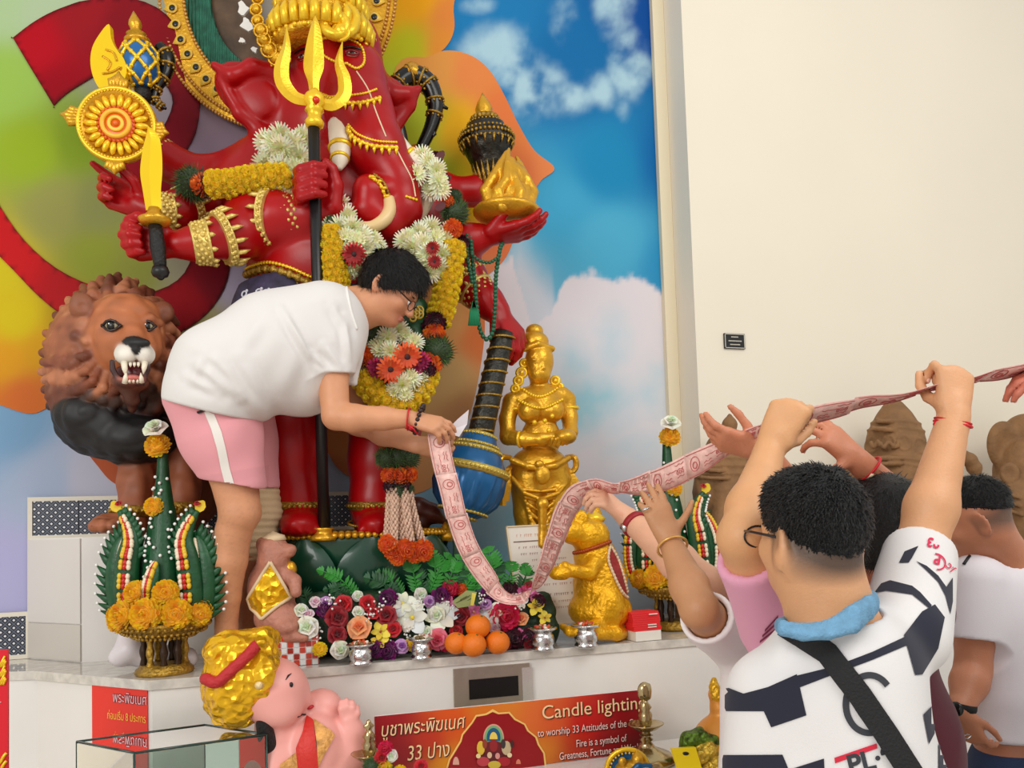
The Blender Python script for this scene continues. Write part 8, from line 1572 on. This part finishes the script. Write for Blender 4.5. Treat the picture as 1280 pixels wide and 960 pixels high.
# white T-shirt, red bracelet (left, behind)
hc6 = D_(1004, 700, 2.42); sk6 = (224, 170, 138)
P6, b6, s6, m6, a6, fr6 = standing('person in white top with a red-banded wrist above the golden mouse', hc6, .225, fw-rt*.4, up, D_(918, 760, 2.40), D_(1036, 770, 2.44), sk6, (236, 230, 230), (70, 60, 60),
    [dict(sh=D_(922, 766, 2.38), el=D_(880, 730, 2.10), wr=D_(785, 648, 2.34), sl=.62, sr=.082, t=1.15, hand=dict(f=-rt*.74+up*.62-fw*.1, n=-fw*.45+up*.6+rt*.45, L=.178, side=-1, curls=[(30, 40, 25), (38, 45, 28), (44, 45, 28), (44, 45, 25)], th=(30, 45, 15), spread=.08)),
     dict(sh=D_(1036, 780, 2.45), el=D_(1046, 880, 2.45), wr=D_(1040, 960, 2.42), sl=.6, hand=dict(f=-up, n=rt, side=1))], neck_r=.052, hem=.55)
B = MB(); w6, e6 = D_(785, 648, 2.34), D_(880, 730, 2.10); c_ = w6+(e6-w6)*.10; nn = nrm(w6-e6); B.add(lathe(c_-nn*.009, nn, [(.030, 0), (.0405, 0), (.042, .009), (.0405, .018), (.030, .018)], 28)); B.put('red_bracelet', mat('bracelet_red', (150, 14, 24), .5), P6, usecol=False); B = MB(); cv = nrm(np.cross(nn, np.cross(-fw-up*.6, nn))); B.add(obox(c_+cv*.042, nn*.010, np.cross(nn, cv)*.008, cv*.004)); B.put('bracelet_clasp', SILVER, P6, usecol=False)
# man in plain white at the right
hc4 = D_(1222, 648, 2.34); f4 = -rt*.70+fw*.55-up*.42; u4 = up*.9-rt*.35+fw*.1; sk4 = (196, 130, 96)
def fade4(S):
    s, f, u = basis(f4, u4); R3 = np.stack([s, f, u], 1); S.ell(hc4-f*.10*.23-u*.04*.23, np.array([.35, .38, .24])*.23, (110, 82, 66), R3, .03, 'paint'); S.ell(hc4+f*.26*.23-u*.2*.23, np.array([.5, .32, .5])*.23, sk4, R3, .01, 'paint')
P4, b4, s4, m4, a4, fr4 = standing('man in plain white T-shirt and jeans with a black watch, right edge', hc4, .23, f4, u4, D_(1222, 722, 2.33), D_(1322, 728, 2.46), sk4, (236, 232, 238), (44, 62, 96),
    [dict(sh=D_(1222, 726, 2.33), el=D_(1216, 838, 2.30), wr=D_(1201, 888, 2.22), sl=.66, sr=.075, t=1.1, hand=dict(f=-up*.86+rt*.38, n=-rt*.8-fw*.5, L=.165, side=1, curls=[(28, 30, 20), (34, 35, 20), (40, 40, 25), (44, 40, 25)], th=(35, 25, 15))),
     dict(sh=D_(1322, 732, 2.46), el=D_(1340, 840, 2.45), wr=D_(1320, 920, 2.4), sl=.6, hand=dict(f=-up, n=rt, side=-1))], neck_r=.062, belly=1.08, hem=.45, paint=fade4, colcut=.06, hair=False)
haircap(P4, hc4, f4, u4, .23, [(hc4+u4*.03-f4*.02, -u4*.8+f4*.35)], .009, .003, 190, strands=2500, sl=.018, out=.4, fade_=.05)
B = MB(); p = [q for q in [onto([s4], x, y, .002)[0] for x, y in spl([(1205, 706, 0), (1218, 690, 0), (1240, 680, 0), (1268, 676, 0)], 6)[:, :2]] if q is not None]
if len(p) > 3: B.add(tube(p, .0045, 6)); B.put('collar_trim', BLACK, P4, usecol=False)
B = MB(); c_ = D_(1203, 883, 2.225); nn = nrm(up*.9+rt*.2); B.add(lathe(c_-nn*.010, nn, [(.028, 0), (.0355, 0), (.037, .010), (.0355, .02), (.028, .02)], 28)); B.put('watch_strap', mat('strap_black'), P4, usecol=False); B = MB(); B.add(lathe(c_-rt*.028-fw*.022, nrm(-rt*.8-fw*.6), [(0, 0), (.019, 0), (.020, .004), (.017, .009), (0, .010)], 24)); B.put('watch_face', mat('watch_dark', (26, 28, 26), .15), P4, usecol=False)
B = MB(); B.add(ring(D_(1208, 921, 2.17), nrm(-up*.8+rt*.5), .011, .002, 16, 5)); B.put('finger_ring', SILVER, P4, usecol=False)
# person beyond the right edge whose hand reaches in
sk9 = (206, 120, 96); hc9 = D_(1470, 640, 1.80)
P9, b9, s9, m9, a9, fr9 = standing('person at the far right edge, only a reddish hand showing', hc9, .23, -rt*.8+fw*.5, up, D_(1420, 760, 1.74), D_(1520, 760, 1.95), sk9, (190, 190, 196), (50, 50, 60),
    [dict(sh=D_(1418, 764, 1.74), el=D_(1400, 640, 1.62), wr=D_(1348, 474, 1.68), sl=.5, hand=dict(f=-rt*.95+up*.1, n=-fw*.5+up*.8, L=.176, side=1, curls=[(25, 35, 20), (30, 38, 20), (36, 40, 20), (40, 40, 20)], th=(25, 55, 10))),
     dict(sh=D_(1522, 766, 1.96), el=D_(1535, 900, 1.98), wr=D_(1520, 1010, 1.95), sl=.5, hand=dict(f=-up, n=rt, side=-1))], do_eyes=True)
# ================================================================== ribbon of banknotes
rb = thing('banknote_ribbon', 'long ribbon of pink banknotes joined end to end, held up by many hands', 'ribbon', PD(640, 752, 2.80))
path = [  # px, py, depth, half-width direction in the picture (dx, dy, away)
    (548, 540, 2.66, (1, -.1, 0)), (553, 572, 2.655, (1, -.12, 0)), (563, 612, 2.66, (1, -.15, .05)), (572, 650, 2.68, (1, -.2, .05)), (584, 684, 2.70, (1, -.35, .1)), (604, 717, 2.73, (.75, -.55, .3)), (624, 742, 2.76, (.35, -.55, .8)), (640, 750, 2.76, (.0, -.4, 1)), (656, 746, 2.72, (-.2, -.3, 1)), (672, 728, 2.66, (.5, .3, .85)), (686, 698, 2.60, (.75, .35, .6)), (697, 666, 2.55, (.85, .4, .4)), (708, 638, 2.50, (.95, .4, .2)), (722, 617, 2.44, (.85, .6, .3)), (744, 607, 2.36, (.35, .6, .75)), (772, 610, 2.26, (.1, .45, .9)), (802, 606, 2.16, (.15, .75, .6)), (838, 594, 2.06, (.2, .95, .3)), (872, 577, 1.98, (.25, .9, .4)), (905, 560, 1.90, (.25, .65, .8)), (938, 544, 1.80, (.2, .45, .95)), (968, 531, 1.665, (.1, .35, .95)), (1002, 524, 1.67, (.1, .55, .9)), (1040, 513, 1.69, (.1, .5, .9)), (1076, 505, 1.69, (.1, .35, 1)), (1112, 499, 1.68, (.05, .2, 1)), (1148, 490, 1.66, (.05, .16, 1)), (1186, 480, 1.66, (.05, .12, 1)), (1222, 473, 1.67, (.05, .2, 1)), (1256, 466, 1.68, (.05, .32, .95)), (1300, 458, 1.69, (.05, .3, .95)), (1380, 446, 1.70, (.05, .3, .95))]
pts = np.array([PD(x, y, d) for x, y, d, _ in path]); wd = np.array([nrm(rt*a-up*b+fw*c) for *_, (a, b, c) in path])
fine = spl(pts, 8); fw_ = spl(wd, 8); fw_ /= np.linalg.norm(fw_, axis=1)[:, None]; ds = np.concatenate([[0], np.cumsum(np.linalg.norm(np.diff(fine, axis=0), axis=1))])
NOTE = mat('note_paper', (246, 202, 192), .7, 0, .1, 60, .2, 70); NPR = mat('note_print', (206, 108, 106), .75); NL, NW = .150, .035; n_ = int(ds[-1]/(NL-.008))
at_ = lambda s: (np.array([np.interp(s, ds, fine[:, k]) for k in range(3)]), nrm([np.interp(s, ds, fw_[:, k]) for k in range(3)]))
for i in range(n_):
    s0 = i*(NL-.008); ss = np.linspace(s0, s0+NL, 9); c_ = [at_(s) for s in ss]; pp = np.array([q[0] for q in c_]); ww = np.array([q[1] for q in c_]); T = np.gradient(pp, axis=0); nn = np.cross(ww, T); nn /= np.linalg.norm(nn, axis=1)[:, None]; nn[np.einsum('ij,ij->i', nn, C0-pp) < 0] *= -1
    jt = rf.uniform(-.003, .003); off = nn*(.0006 if i % 2 else 0)+ww*jt+nn*(.002*np.sin(np.linspace(0, 6.28, 9)+i))[:, None]
    nt_ = put('note', *strip(pp+off, ww*NW, nn*.0005), NOTE, rb, smooth=True)
    B = MB()
    def L2(s, v): a = np.clip(s, 0, 1)*8; j = min(int(a), 7); t = a-j; g = lambda A: A[j]*(1-t)+A[j+1]*t; return g(pp+off)+g(ww)*NW*v+g(nn)*.0014
    B.add(tube([L2(.24+.11*math.cos(q), .55*math.sin(q)) for q in np.linspace(0, 6.283, 18, endpoint=False)], .0011, 4, closed=True)); B.add(tube([L2(.24+.05*math.cos(q), .1+.25*math.sin(q)) for q in np.linspace(0, 6.283, 12, endpoint=False)], .0016, 4, closed=True))
    for u0, u1, v in ((.45, .66, .5), (.45, .62, .25), (.72, .92, -.55), (.05, .95, .86), (.05, .95, -.86), (.5, .9, -.2), (.74, .9, .35)):
        B.add(tube([L2(u, v+.05*math.sin(u*60)) for u in np.linspace(u0, u1, 10)], .0009, 4))
    for q in range(3): c3 = .76+.06*q; B.add(tube([L2(c3+.02*math.cos(a), .02+.14*math.sin(a)) for a in np.linspace(0, 6.283, 9, endpoint=False)], .001, 4, closed=True))
    B.put('print', NPR, nt_, usecol=False)['kind'] = 'stuff'
# clear wrapper in the bending man's hand
V = [P(x, y, Y) for x, y, Y in ((556, 540, 2.62), (572, 524, 2.64), (586, 512, 2.66), (584, 530, 2.66), (574, 546, 2.63))]; tag(put('plastic_wrapper', *prism(V, fw*.002), mat('thin_white', (228, 220, 224), .4), smooth=False), 'scrap of thin white wrapper held in the bending man\'s fingers', 'wrapper')
